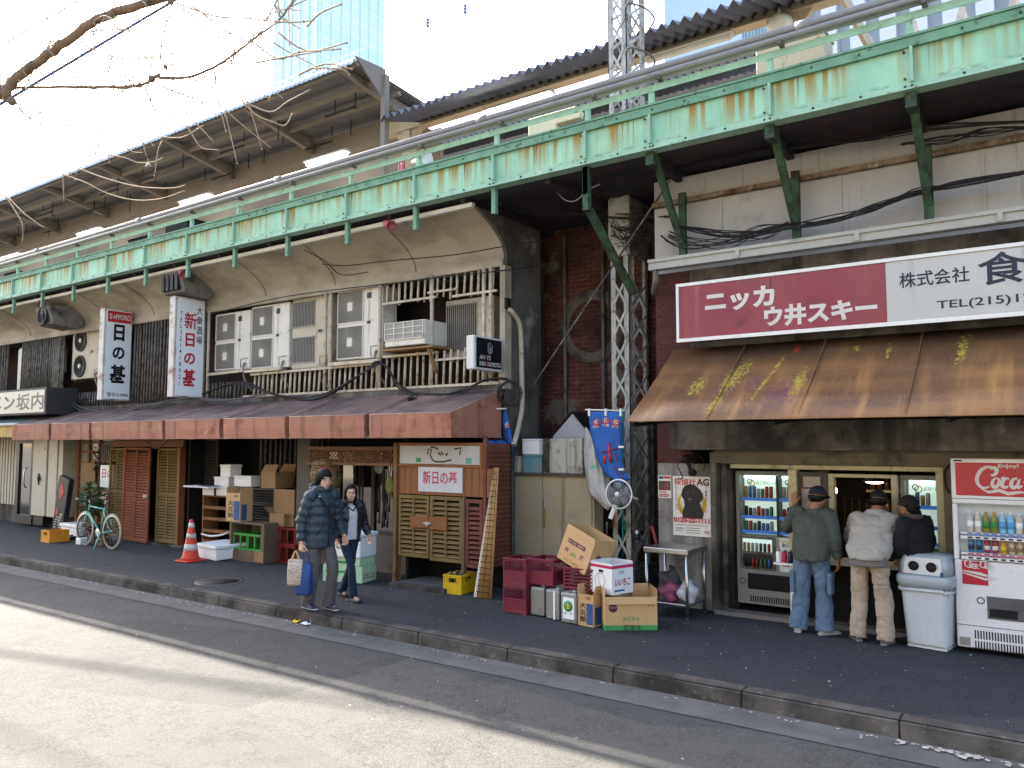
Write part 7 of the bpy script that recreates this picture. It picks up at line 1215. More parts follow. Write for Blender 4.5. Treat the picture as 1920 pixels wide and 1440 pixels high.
    def torso(s, m, name, rings, sleeves, puff=0, step=.1, vox=.011, wr=.006, ws=9, hood=0, collar=0, seed=0, an=(1, 1, 1), twist=0):
        """rings: (t along pelvis-to-neck, half width, half depth); sleeves: radii at shoulder, elbow, wrist and how far down the forearm"""
        J = s.J; k = s.k; b = B(); n = 24; R_ = []; ax_ = J['nek'] - J['pel']; lat = (J['shl'] - J['shr']); lat.z = 0; lat.normalize(); hl = (J['hpl'] - J['hpr']); hl.z = 0; hl.normalize()
        m_ = len(rings); fine = []
        for i in range(m_ - 1):
            for q in range(4): f = q / 4; fine.append([rings[i][c] + (rings[i + 1][c] - rings[i][c]) * f for c in range(3)])
        fine.append(list(rings[-1])); L = ax_.length
        for (t, w, d) in fine:
            p = J['pel'].lerp(J['che'], t / .62) if t < .62 else J['che'].lerp(J['nek'], (t - .62) / .38); l = hl.lerp(lat, max(0, min(1, t))).normalized(); f = Vector((l.y, -l.x, 0)); q = puff * (abs(math.sin(math.pi * t * L / step)) - .6) / k if puff else 0
            R_.append([p + (l * ((w + q) * (abs(math.cos(a)) ** .8) * math.copysign(1, math.cos(a))) + f * ((d + q) * math.sin(a))) * k for a in [j * 2 * math.pi / n for j in range(n)]])
        loft(b, R_)
        for sd in 'lr':
            if sd not in sleeves: continue
            r0, r1, r2, f = sleeves[sd]; w = J['el' + sd].lerp(J['wr' + sd], f); sh = J['sh' + sd]; c0 = J['che'].lerp(J['nek'], .45); b.tube(*rs([sh.lerp(c0, .35), sh, sh.lerp(J['el' + sd], .5), J['el' + sd], w], [r0 * k, r0 * k, (r0 + r1) / 2 * k, r1 * k, r2 * k], 7, puff, step), n=16)
        if hood:
            c = J['nek'] + Vector((-.06, 0, .03)) * k; f = s.J['hed'] - J['nek']
            for j in range(16): a = j * 2 * math.pi / 16; b.ell(J['nek'] + Vector((-.015 + .085 * math.cos(a) - .03 * (math.cos(a) < 0), .1 * math.sin(a), .035 + (.035 if math.cos(a) < -.2 else 0))) * k, tuple(v * k for v in (.05, .05, .05)), 8)
            for dx, dz in ((-.12, -.0), (-.14, -.06), (-.1, .03)): b.ell(J['nek'] + Vector((dx, 0, dz)) * k, tuple(v * k for v in (.06, .11, .06)), 10)
        if collar:
            for j in range(18): a = j * 2 * math.pi / 18; b.ell(J['nek'] + Vector((.01 + .072 * math.cos(a), .075 * math.sin(a), .0 + .0 * math.cos(a))) * k, tuple(v * k for v in (.026, .026, collar)), 8)
        o = b.build(name, m, s.t, w=False); bake(o, vox, 2, wr, ws, seed, an); return o
    def trousers(s, m, r, top=.02, vox=.011, wr=.009, cut=.0, seed=0, flare=0, ws=8):
        J = s.J; k = s.k; b = B(); p = J['pel']
        b.ell(p + Vector((-.01, 0, .02)) * k, tuple(v * k for v in (.115, .15, .12)), 18)
        for sd in 'lr':
            an = J['an' + sd] + Vector((0, 0, -.045 + cut)) * k; b.tube(*rs([p.lerp(J['hp' + sd], .7) + Vector((0, 0, .03)) * k, J['hp' + sd], J['hp' + sd].lerp(J['kn' + sd], .5), J['kn' + sd], J['kn' + sd].lerp(an, .5), an], [r[0] * k, r[0] * k, (r[0] + r[1]) / 2 * k, r[1] * k, (r[1] * .4 + r[2] * .6) * k, (r[2] + flare) * k], 6), n=16)
        o = b.build('trousers', m, s.t, w=False); bake(o, vox, 2, wr, ws, seed, (1, 1, .6))
        me = o.data      # fabric piles up in rings above the shoe
        for v in me.vertices:
            z = v.co.z / k
            if z < .34: v.co += v.normal * (.005 * k * math.sin(z * 80 + 2.6 * math.sin(v.co.x * 17 + v.co.y * 13 + seed)) * (1 - z / .34))
        return o
    def shoes(s, m, sole, flat=False, L=.27, w=.048):
        k = s.k
        for sd in 'lr':
            a = s.J['an' + sd]; f = s.J['ft' + sd] - a; pitch = math.atan2(-(f.z + .055 * k), math.hypot(f.x, f.y)) if f.z < -.09 * k else 0; d = Vector((f.x, f.y, 0)).normalized(); l = Vector((-d.y, d.x, 0)); z0 = a.z - .085 * k; b = B()
            Q = lambda u, v, h: a + (d * u + l * v) * k + Vector((0, 0, -.085 + h)) * k
            prof = [(-.075, .033, .075), (-.06, .04, .085), (0, .044, .105), (.05, .047, .098), (.1, .05, .07), (.15, .05, .042), (.19, .04, .034), (.205, .02, .022)]
            if flat: prof = [(u, ww * .85, min(h, .03)) for u, ww, h in prof]
            rings = [[Q(u, ww * math.cos(t), .012 + max(0, math.sin(t)) * (h - .012) - (0 if math.sin(t) >= 0 else .004)) for t in [j * 2 * math.pi / 14 for j in range(14)]] for u, ww, h in prof]; loft(b, rings); o = b.build('shoe', m, s.t, w=False); b = B(); rings = [[Q(u * 1.02, ww * 1.06 * math.cos(t), .008 + .012 * math.sin(t)) for t in [j * 2 * math.pi / 14 for j in range(14)]] for u, ww, h in prof]; loft(b, rings); b.build('sole', sole, o, w=False)
# ---- man in a quilted jacket, walking ----
M_NAVYJ = mat('dark_teal_nylon', '#2c3a42', .5, var=.12, vs=6, spec=.4); M_GREYT = mat('grey_brown_trousers', '#57504f', .85, var=.1, vs=9); M_BLKJ = mat('black_nylon', '#191c26', .4, var=.15, vs=6, spec=.5); M_JEAN = mat('dark_blue_denim', '#1f2b3d', .85, var=.2, vs=5); M_SHOE = mat('black_silver_shoe', '#3b3d48', .4, var=.3, vs=30); M_SOLE = mat('pale_sole', '#a9abb0', .7)
l1 = PZ(597, 1142, GZ); H1 = (P(618, 878, l1.y).z - GZ) * .985
J1 = dict(pel=(0, 0, .93), che=(.02, 0, 1.27), nek=(.03, 0, 1.45), hed=(.075, 0, 1.6), shl=(.03, .165, 1.39), shr=(.03, -.165, 1.39), ell=(.0, .24, 1.11), wrl=(.1, .3, .88), elr=(-.05, -.23, 1.1), wrr=(-.02, -.25, .83), hpl=(.01, .09, .9), hpr=(0, -.09, .9), knl=(.17, .085, .5), anl=(.1, .08, .095), ftl=(.25, .07, .035), knr=(.03, -.09, .49), anr=(-.1, -.1, .1), ftr=(.04, -.1, .03))
m1 = Person('young man in dark teal quilted jacket and glasses carrying two bags', l1, R(-8), H1, J1, hyaw=R(-4)); m1.body(dict(l=((.2, .05, -1), (.3, -.8, .2), (.7, .75, .8, .85), .6), r=((.05, -.05, -1), (0, 1, 0), (.9, .95, 1.0, 1.0), .8))); m1.hair(0, .05, 2, True); m1.glasses()
jk = m1.torso(M_NAVYJ, 'jacket', [(-.3, .18, .155), (-.24, .195, .168), (.1, .19, .155), (.4, .18, .15), (.62, .18, .145), (.82, .17, .125), (.93, .13, .095), (1.02, .09, .085)], dict(l=(.083, .074, .047, .9), r=(.083, .074, .047, .92)), .022, .105, vox=.0085, wr=.004, hood=1, seed=1)
b = B(); b.tube([J1 and m1.J['pel'] + Vector((.165 + .02 * i / 8, .02, -.13 + .58 * i / 8)) for i in range(9)], .006, 6); b.build('zip', mat('purple_black_zip', '#1a1730', .5), jk, w=False)
b = B()
for sy in (-1, 1): b.tube([m1.J['pel'] + Vector((.165, sy * .05, .1)), m1.J['pel'] + Vector((.14, sy * .15, .0))], .006, 6)
b.build('pocket_seam', M_BLK, jk, w=False)
b = B(); rows = [m1.J['nek'] + Vector((.02, .13, .0)) * m1.k, m1.J['che'] + Vector((.13, .1, .08)) * m1.k, m1.J['che'] + Vector((.185, -.02, -.06)) * m1.k, m1.J['pel'] + Vector((.16, -.13, .2)) * m1.k, m1.J['pel'] + Vector((.05, -.225, .1)) * m1.k]; rows = [m1.J['nek'] + Vector((-.02, -.12, .0)) * m1.k, m1.J['nek'] + Vector((.1, -.1, -.05)) * m1.k, m1.J['che'] + Vector((.19, -.03, -.02)) * m1.k, m1.J['che'] + Vector((.2, .07, -.16)) * m1.k, m1.J['pel'] + Vector((.14, .17, .16)) * m1.k]; b.tube(spline(rows), .014, 8, flat=.4); b.build('bag_strap', M_BLK, m1.t, w=False); b = B(); b.ell(rows[1] + Vector((.012, 0, 0)), (.016, .022, .014), 8); b.build('buckle', M_STEEL, m1.t, w=False)
m1.trousers(M_GREYT, (.095, .074, .075), seed=3, flare=.012, wr=.009, ws=7); m1.shoes(M_SHOE, M_SOLE)
# his bags hang from the right hand: things of their own
hw = m1.t.location + Matrix.Rotation(R(-8), 3, 'Z') @ (m1.J['wrr'] + Vector((.0, 0, -.1)) * m1.k)
def tote(label, name, top, w, d, h, m, rz, lean=0, hm=None, hl=.16):
    t = thing(name, label, 'bag', top, rz); b = B(); rows = []
    for z, kx, ky in ((-hl, 1, .5), (-hl - h * .5, 1.02, 1), (-hl - h + .02, .98, 1.05), (-hl - h, .9, .95)): rows.append([(x + lean * (z + hl), y, z + .01 * math.sin(x * 40 + z * 30)) for x, y, _ in rr(w * kx, d * ky, min(w, d) * .5, 0, 4)])
    loft(b, rows[::-1]); b.build('bag_body', m, t, w=False); b = B()
    for sy in (-1, 1): b.tube(spline([(-w * .5 - lean * 0, sy * d * .4, -hl - .01), (-w * .25, sy * d * .3, -.03), (0, 0, .0), (w * .25, sy * d * .3, -.03), (w * .5, sy * d * .4, -hl - .01)]), .008, 6, flat=.5)
    b.build('handle', hm or m, t, w=False); return t
M_TOTE = mat('blue_nylon_tote', '#28457a', .6, var=.1, vs=6)
tote('blue cloth tote bag hanging from the walking man\'s hand', 'tote_bag', hw + Vector((.03, .03, 0)), .1, .055, .38, M_TOTE, R(18), hl=.14)
g = G('newsprint_paper'); tt = g.noise(1, 2, sc=(3, 3, 70)); t2 = g.noise(1, 2, sc=(60, 60, 40)); c = g.mix(g.math('MULTIPLY', g.ramp(tt, .5, .56), g.ramp(t2, .45, .6)), '#b3a493', '#6d5f52'); g.done(c, .8)
tote('beige printed paper shopping bag in the walking man\'s hand', 'paper_bag', hw + Vector((-.06, -.03, -.0)), .095, .045, .3, MATS['newsprint_paper'], R(25), hm=M_CARDL, hl=.1)
# ---- woman in an open black jacket ----
l2 = PZ(652, 1122, GZ); H2 = (P(650, 905, l2.y).z - GZ) * .985
J2 = dict(pel=(0, 0, .93), che=(.015, 0, 1.27), nek=(.01, 0, 1.44), hed=(.045, 0, 1.585), shl=(.01, .18, 1.385), shr=(.01, -.18, 1.385), ell=(-.06, .29, 1.13), wrl=(.02, .35, .92), elr=(-.02, -.26, 1.12), wrr=(.12, -.27, .9), hpl=(.0, .085, .9), hpr=(0, -.085, .9), knl=(-.03, .06, .49), anl=(-.26, .04, .1), ftl=(-.14, .04, .03), knr=(.2, -.06, .51), anr=(.26, -.05, .09), ftr=(.4, -.05, .045))
m2 = Person('young woman in open black down jacket, white top and dark jeans', l2, R(-14), H2, J2, hyaw=R(-22)); m2.body(dict(l=((.25, .05, -1), (.2, -.9, 0), (.4, .45, .5, .55), .5), r=((.35, -.15, -.9), (.2, .8, .1), (.6, .65, .7, .7), .6)), fr=1.0); m2.hair(.2, -.07, 5, True)
m2.torso(mat('white_knit', '#c9c7c3', .85, var=.05, vs=14), 'top', [(-.08, .15, .105), (.1, .14, .11), (.35, .13, .115), (.62, .15, .13), (.8, .14, .1), (.92, .08, .07)], {}, vox=.01, wr=.004, seed=4)
jw = m2.torso(M_BLKJ, 'jacket', [(-.15, .2, .13), (.1, .2, .135), (.4, .195, .14), (.62, .2, .14), (.82, .185, .125), (.94, .13, .09), (1.0, .09, .075)], dict(l=(.09, .08, .05, .92), r=(.09, .08, .05, .92)), .014, .095, vox=.0095, wr=.006, collar=.03, seed=6)
# open the jacket front: drop its faces over the white top
bm = bmesh.new(); bm.from_mesh(jw.data)
for yy in (-.15, .15): bmesh.ops.bisect_plane(bm, geom=bm.verts[:] + bm.edges[:] + bm.faces[:], plane_co=(0, yy * m2.k, 0), plane_no=(0, 1, .06 if yy > 0 else -.06))
fw_ = [f for f in bm.faces if f.calc_center_median().x > .05 and abs(f.calc_center_median().y) + .06 * f.calc_center_median().z < .15 * m2.k and f.normal.x > 0]; bmesh.ops.delete(bm, geom=fw_, context='FACES'); bm.to_mesh(jw.data); bm.free(); jw.modifiers.new('solid', 'SOLIDIFY').thickness = .008
b = B()
b.tube([m2.J['nek'] + Vector((.02 + .095 * math.cos(a), .1 * math.sin(a), .015 + .006 * math.sin(a * 9))) for a in [-2.3 + j * 4.6 / 30 + math.pi for j in range(31)]], [.012] + [.032 + .005 * math.sin(j * 2.3) for j in range(29)] + [.012], 10)
b.build('fur_collar', mat('grey_black_fur', '#35343a', .9, var=.4, vs=40), m2.t, w=False); b = B(); b.tube([m2.J['nek'] + Vector((.07, -.06, -.04)), m2.J['nek'] + Vector((.1, 0, -.1)), m2.J['nek'] + Vector((.07, .06, -.04))], .01, 6); b.build('neck_trim', M_BLK, m2.t, w=False)
m2.trousers(M_JEAN, (.086, .062, .062), seed=7, flare=.016, wr=.006); m2.shoes(mat('black_leather', '#1c1a1b', .35), M_BLK, flat=True, w=.04)
# ---- three men at the kiosk ----
M_OLJ = mat('olive_grey_jacket', '#444941', .8, var=.1, vs=7); M_BLJ = mat('washed_blue_denim', '#5a6c80', .85, var=.22, vs=3.5, dirt=('#8ea2b4', .28, 3)); M_BEJ = mat('beige_grey_blouson', '#9a958b', .75, var=.08, vs=5); M_KHA = mat('khaki_cotton', '#a39280', .85, var=.1, vs=6, dirt=('#7a6a55', .2, 4)); M_NCAP = mat('navy_cap', '#1e2230', .85, var=.1); M_BCAP = mat('black_cap', '#191818', .85, var=.1); M_BKC = mat('black_wool', '#131314', .85, var=.2)
l3 = PZ(1525, 1188, GZ); H3 = (P(1540, 907, l3.y + .12).z - GZ) * .985; k3 = 1.72 / H3
hl = P(1488, 936, 9.42) - Vector((l3.x, l3.y, GZ)); hl = Vector((hl.y, -hl.x, hl.z + .0)) * k3      # raised left hand on the pillar, in his own frame
J3 = dict(pel=(-.02, 0, .92), che=(.08, .0, 1.26), nek=(.13, -.02, 1.44), hed=(.19, -.05, 1.58), shl=(.1, .19, 1.4), shr=(.1, -.2, 1.37), ell=(.2, .33, 1.2), wrl=(hl.x - .03, hl.y - .02, hl.z - .06), elr=(.02, -.27, 1.1), wrr=(.06, -.29, .86), hpl=(0, .1, .9), hpr=(0, -.1, .9), knl=(.04, .13, .48), anl=(-.01, .17, .09), ftl=(.12, .2, .03), knr=(.06, -.12, .48), anr=(.0, -.13, .09), ftr=(.1, -.22, .03))
m3 = Person('man in olive jacket, navy cap and blue cargo jeans touching the pillar', l3, R(90), H3, J3, skin=SKIND, hyaw=R(-32), hpitch=R(8)); m3.body(dict(l=((.15, .1, 1), (1, -.2, -.1), (.1, .12, .15, .2), .2), r=((.1, 0, -1), (.2, 1, 0), (.4, .45, .5, .5), .5))); m3.hair(0, .05, 8, top=-.1); m3.cap(M_NCAP)
m3.torso(M_OLJ, 'jacket', [(-.12, .2, .135), (.0, .215, .145), (.3, .22, .15), (.62, .23, .15), (.82, .2, .125), (.94, .12, .085), (1.04, .075, .07)], dict(l=(.088, .075, .055, .85), r=(.088, .078, .058, .92)), 0, .1, wr=.011, ws=6, seed=11, an=(1, 1, .55))
tr3 = m3.trousers(M_BLJ, (.108, .1, .1), seed=12, wr=.014, flare=.01, ws=6.5)
for sd, sy in (('l', 1), ('r', -1)):
    c = m3.J['hp' + sd].lerp(m3.J['kn' + sd], .72); b = B(); b.box(c.x - .095, c.x + .06, min(c.y + sy * .06, c.y + sy * .108), max(c.y + sy * .06, c.y + sy * .108), c.z - .12, c.z + .1); b.box(c.x - .1, c.x + .065, min(c.y + sy * .06, c.y + sy * .114), max(c.y + sy * .06, c.y + sy * .114), c.z + .06, c.z + .115); b.build('cargo_pocket', M_BLJ, tr3, w=False, bev=.015, seg=2)
m3.shoes(mat('pale_grey_shoe', '#9d9d98', .6, var=.1), M_SOLE)
l4 = PZ(1636, 1204, GZ); H4 = (P(1650, 912, l4.y + .3).z - GZ) * 1.0
J4 = dict(pel=(-.06, 0, .93), che=(.12, .0, 1.26), nek=(.22, -.02, 1.43), hed=(.32, -.03, 1.545), shl=(.17, .18, 1.34), shr=(.17, -.18, 1.34), ell=(.32, .28, 1.1), wrl=(.5, .1, 1.04), elr=(.32, -.28, 1.1), wrr=(.5, -.1, 1.04), hpl=(-.04, .1, .9), hpr=(-.04, -.1, .9), knl=(.03, .13, .48), anl=(-.03, .15, .09), ftl=(.07, .21, .03), knr=(.03, -.13, .48), anr=(-.04, -.15, .09), ftr=(.09, -.16, .03))
m4 = Person('stout man in beige blouson and khaki trousers leaning on the counter', l4, R(86), H4, J4, skin=SKIND, hpitch=R(16), hyaw=R(-4)); m4.body(dict(l=((.5, -.8, 0), (0, 0, -1), (.2, .2, .25, .3), .3), r=((.5, .8, 0), (0, 0, -1), (.2, .2, .25, .3), .3))); m4.hair(0, .05, 9, top=-.1); m4.cap(M_BCAP, True)
j4 = m4.torso(M_BEJ, 'blouson', [(-.02, .2, .15), (.06, .235, .175), (.2, .25, .185), (.45, .245, .18), (.65, .245, .17), (.84, .225, .15), (.95, .17, .115), (1.08, .085, .08)], dict(l=(.098, .092, .06, .9), r=(.098, .092, .06, .9)), 0, .1, wr=.02, ws=5, seed=15, an=(.8, .8, 1.1), collar=.03)
b = B(); loft(b, [[(m4.J['pel'].x + .01 + (.145 - .004 * i) * math.sin(a), (.2 - .004 * i) * math.cos(a), m4.J['pel'].z + z) for a in [j * 2 * math.pi / 24 for j in range(24)]] for i, z in enumerate((-.07, -.05, -.01, .03))]); b.build('waistband', mat('grey_rib_knit', '#6a655f', .9, var=.1, vs=30), j4, w=False)
m4.trousers(M_KHA, (.105, .095, .092), seed=16, wr=.014, ws=6.5); m4.shoes(mat('dark_grey_shoe', '#55534f', .7, var=.15), mat('grey_sole', '#77746c', .8))
l5 = P(1722, 1100, 9.25); l5.z = GZ; H5 = (P(1708, 923, 9.25).z - GZ) * .985
J5 = dict(pel=(0, 0, .92), che=(.02, 0, 1.26), nek=(.04, 0, 1.43), hed=(.1, .0, 1.575), shl=(.02, .19, 1.385), shr=(.02, -.19, 1.385), ell=(.03, .26, 1.12), wrl=(.18, .2, .98), elr=(.03, -.26, 1.12), wrr=(.18, -.2, .98), hpl=(0, .09, .9), hpr=(0, -.09, .9), knl=(.02, .1, .48), anl=(0, .1, .09), ftl=(.15, .12, .03), knr=(.02, -.1, .48), anr=(0, -.1, .09), ftr=(.15, -.12, .03))
m5 = Person('man in black jacket, black cap and glasses looking left behind the bin', l5, R(152), H5, J5, skin=SKIND, hyaw=R(52), hpitch=R(-6)); m5.body(dict(l=((.9, -.3, .1), (0, -.3, -1), (.3, .3, .35, .4), .4), r=((.9, .3, .1), (0, .3, -1), (.3, .3, .35, .4), .4))); m5.hair(.06, .05, 10, top=-.05); m5.cap(M_BCAP, False); m5.glasses()
m5.torso(M_BKC, 'jacket', [(-.3, .2, .145), (-.1, .21, .15), (.3, .215, .15), (.62, .22, .15), (.82, .19, .125), (.94, .12, .09), (1.03, .08, .075)], dict(l=(.088, .075, .055, .9), r=(.088, .075, .055, .9)), 0, .1, wr=.008, seed=20, collar=.035)
b = B(); b.tube([m5.J['nek'] + Vector((.07 * math.cos(a), .07 * math.sin(a), .03)) for a in [j * math.pi / 8 for j in range(17)]], .03, 8); b.build('scarf', mat('brown_scarf', '#4a4038', .9, var=.2), m5.t, w=False)
m5.trousers(M_BKC, (.095, .075, .065), seed=21); m5.shoes(M_BLK, M_BLK)
# ================= cables, tree, far buildings =================
M_CAB = mat('black_cable', '#232122', .7, var=.2); M_CABG = mat('grey_cable', '#4e4c4b', .7, var=.2)
def cable(label, paths, r=.01, m=None, name='cable', cat='cable', group=None):
    """paths: list of point lists; the strands of one bundle are one thing"""
    t = thing(name, label, cat, Vector(paths[0][0]), 0, group)
    for p in paths: b = B(); b.tube(p, r, 6); b.build('strand', m or M_CAB, t)
    return t
rnd.seed(31)
def run(pts, Y, s=0, n=1, jit=6, seg=7):
    """hand-read course of a cable: pixels with the plane they hang in"""
    out = []
    for i in range(n):
        c = []
        for j, q in enumerate(pts): y = q[2] if len(q) > 2 else Y; k = jit if n > 1 and 0 < j < len(pts) - 1 else jit * .4 if n > 1 else 0; c.append(P(q[0] + rnd.uniform(-k, k), q[1] + rnd.uniform(-k, k), y + rnd.uniform(-.04, .04) * (n > 1)))
        out.append(spline(c, seg))
    return out
cable('thick black cable bundle sagging across the white panel wall', run([(1270, 425), (1330, 435), (1400, 440), (1478, 425), (1560, 412), (1640, 390), (1720, 360), (1800, 345), (1925, 322)], 9.33, n=11, jit=7), .007)
cable('loose black cables drooping between mast and first green strut', run([(1215, 420, 9.9), (1280, 455, 9.4), (1360, 455, 9.35), (1430, 435, 9.35), (1480, 418, 9.35)], 9.4, n=9, jit=13), .006)
cable('long cable group running just below the girder to the right edge', run([(1000, 360, 9.3), (1150, 335, 9.5), (1240, 318, 9.35), (1400, 285, 9.3), (1600, 262, 9.3), (1760, 240, 9.3), (1925, 228, 9.3)], 9.3, n=9, jit=7), .006)
cable('cables crossing high on the panel wall at the right', run([(1690, 270), (1780, 262), (1850, 250), (1925, 240)], 9.35, n=7, jit=10), .006)
cable('cables sagging from the cornice end to the mast', run([(935, 382, 8.8), (1000, 398, 9.4), (1080, 402, 9.8), (1150, 406, 10.0), (1260, 405, 9.5)], 9.4, n=5, jit=6), .007)
cable('pale looped wire under the girder above the gap', run([(1045, 360), (1060, 375), (1080, 376), (1100, 358), (1125, 345)], 9.2), .01, M_STEEL)
cable('long diagonal cable rising over the brick wall to the girder', [sag(P(1000, 722, 9.7), P(1148, 500, 9.9), 0, 4) + sag(P(1148, 500, 9.9), P(1265, 325, 9.4), .0, 4)], .014, M_BARD)
cable('thin cable swinging along the cornice and past its right end', run([(380, 475, 9.3), (560, 490, 9.3), (640, 498, 9.2), (720, 490, 9.2), (850, 478, 9.2), (945, 462, 9.2), (1020, 452, 9.6)], 9.3), .008)
cable('cable drooping over the cornice from the middle pink spotlight', run([(570, 468, 8.65), (610, 490, 8.9), (640, 515, 9.2), (690, 510, 9.4)], 9), .008)
cable('cable crossing the white double-fan units', run([(395, 590), (470, 570), (560, 552), (700, 535), (830, 520), (945, 507), (1010, 498, 9.9)], 9.35), .009)
cable('heavy black cables lying on the awning ridge towards the right', run([(380, 738), (450, 720), (520, 738), (600, 745), (680, 700), (705, 680), (725, 690), (750, 725), (800, 742), (860, 735), (910, 715), (950, 712), (965, 725)], 9.32, n=3, jit=4), .014)
cable('grey cables draped over the awning ridge towards the left', run([(88, 727), (120, 745), (150, 765), (210, 772), (280, 762), (350, 750), (430, 748), (500, 738)], 9.2, n=4, jit=4), .013, M_CABG)
cable('coiled black cable hanging at the right end of the awning', [[P(955 + 21 * math.cos(a) + i, 738 + 22 * math.sin(a), 9.35) for a in [j * math.pi / 10 for j in range(21)]] for i in (0, 3, -2)], .01)
cable('short looped cable under the orange awning valance', run([(272, 822), (285, 838), (300, 838), (318, 822)], 8.7), .014, M_CABG)
cable('tangle of thin wires around the mast at cornice height', run([(1148, 420, 9.98), (1180, 440, 9.97), (1215, 410, 9.97), (1190, 470, 9.98), (1160, 440, 9.98), (1230, 450, 9.9)], 9.95, n=9, jit=18), .005)
cable('vertical wires hanging beside the mast', run([(1140, 500, 10.4), (1143, 600, 10.4), (1138, 700, 10.4), (1150, 760, 10.4)], 10.4, n=3, jit=5), .006)
t = thing('drain_hose', 'fat cream hose curving down the end wall of the bar building', 'hose', PX(960, 600, -6.79)); b = B(); b.tube(spline([PX(952, 580, -6.83), PX(960, 585, -6.79), PX(973, 605, -6.79), PX(977, 640, -6.79), PX(978, 700, -6.79), PX(979, 760, -6.79), PX(972, 800, -6.74), PX(963, 835, -6.7)]), .04, 10); b.build('tube', mat('cream_hose', '#b3a994', .6, var=.15, dirt=('#6d6557', .3, 6)), t); q = PX(951, 568, -6.83); b = B(); b.box(-6.838, -6.8, q.y - .06, q.y + .06, q.z - .09, q.z + .07); b.build('outlet', M_BLK, t)
# overhead wires in the sky: they run between poles beyond the frame
for a, c, e0, e1, r, lab in ((P(-10, 93, 10), P(250, -60, 10), 25, 25, .022, 'blue-black overhead wire, leftmost in the sky'), (Vector((-24.61, 11.09, 13.42)), Vector((-23.14, 13.73, 16.25)), 9, 30, .045, 'thick overhead wire in the sky crossing behind the big branch'), (P(-20, 262, 16), P(560, -50, 16), 25, 25, .014, 'thin overhead wire, lowest in the left sky')):
    d = (c - a).normalized(); t = thing('overhead_wire', lab, 'wire', a, 0, 'overhead wires'); b = B(); b.tube([a - d * e0, a, c, c + d * e1], r, 6); b.build('wire', mat('blue_black_wire', '#3a4560', .6), t)
for i, (px, py) in enumerate(((802, 43), (872, 17))):
    p = P(px, py, 22); t = thing('wire_insulator', ('insulator on the far overhead line, nearer the glass tower', 'insulator on the far overhead line, upper one')[i], 'insulator', p); b = B(); b.lathe([(.02, -.2), (.09, -.12), (.03, -.05), (.09, .0), (.03, .07), (.09, .12), (.02, .2)], 10); b.build('discs', mat('blue_grey_ceramic', '#6a7a98', .4), t, w=False); b = B(); b.tube(sag((-30, 0, .2), (30, 0, .25), .2), .006, 4); b.build('line', mat('pale_line', '#b5bcc8', .5), t, w=False)
# ---- bare street tree on the near kerb, trunk left of the frame ----
M_BARK = mat('pale_bark', '#7d6a58', .9, var=.3, vs=6, dirt=('#4a3d33', .5, 5), bump=.5, bs=30); M_TWIG = mat('pale_twig', '#a8967e', .85, var=.25, vs=8)
tx = Vector((-8.9, 3.25, 0)); tr = thing('street_tree', 'bare pollarded street tree reaching in from the left above the road', 'tree', tx)
Q = lambda px, py, Y: P(px, py, Y)
fork = Q(-30, 172, 3.35); b = B(); b.tube(spline([tx, tx + Vector((.04, .0, 1.2)), tx + Vector((-.03, .1, 2.4)), tx.lerp(fork, .75) + Vector((.1, 0, .4)), fork, Q(5, 175, 3.35)]), [.2 - .13 * i / 30 for i in range(31)], 12); tk = b.build('trunk', M_BARK, tr)
def limb(pts, r0, r1, name='limb', m=None, knots=()):
    b = B(); pp = spline(pts, 6); n = len(pp); b.tube([p + Vector((rnd.uniform(-.4, .4), rnd.uniform(-.4, .4), rnd.uniform(-.4, .4))) * r0 * .5 for p in pp], [r0 + (r1 - r0) * i / (n - 1) + r0 * .12 * rnd.random() for i in range(n)], 9)
    for kx, ky, Y, r in knots: b.ell(Q(kx, ky, Y), (r, r * .9, r), 9)
    b.build(name, m or M_BARK, tr); return pp
rnd.seed(17)
A1 = limb([Q(5, 175, 3.35), Q(40, 140, 3.4), Q(100, 95, 3.5), (Q(170, 45, 3.6)), Q(230, 18, 3.7), Q(330, -10, 3.8)], .046, .034, knots=((12, 175, 3.35, .055), (22, 190, 3.3, .045), (210, 28, 3.65, .04), (320, 2, 3.8, .035)))
A2 = limb([Q(25, 165, 3.4), Q(110, 163, 3.6), Q(200, 163, 3.8), Q(262, 160, 3.95), Q(300, 140, 4.0)], .014, .013, knots=((262, 160, 3.95, .028), (285, 148, 4.0, .035), (310, 125, 4.0, .024)))
A3 = limb([Q(300, 146, 4.0), Q(360, 143, 4.1), Q(420, 115, 4.2), Q(480, 70, 4.3), Q(520, 40, 4.4), Q(548, 5, 4.5)], .014, .007)
tw = []
def twig(pts, Y, r=.0075, leaf=0): tw.append(([Q(x, y, Y + i * .05) for i, (x, y) in enumerate(pts)], r))
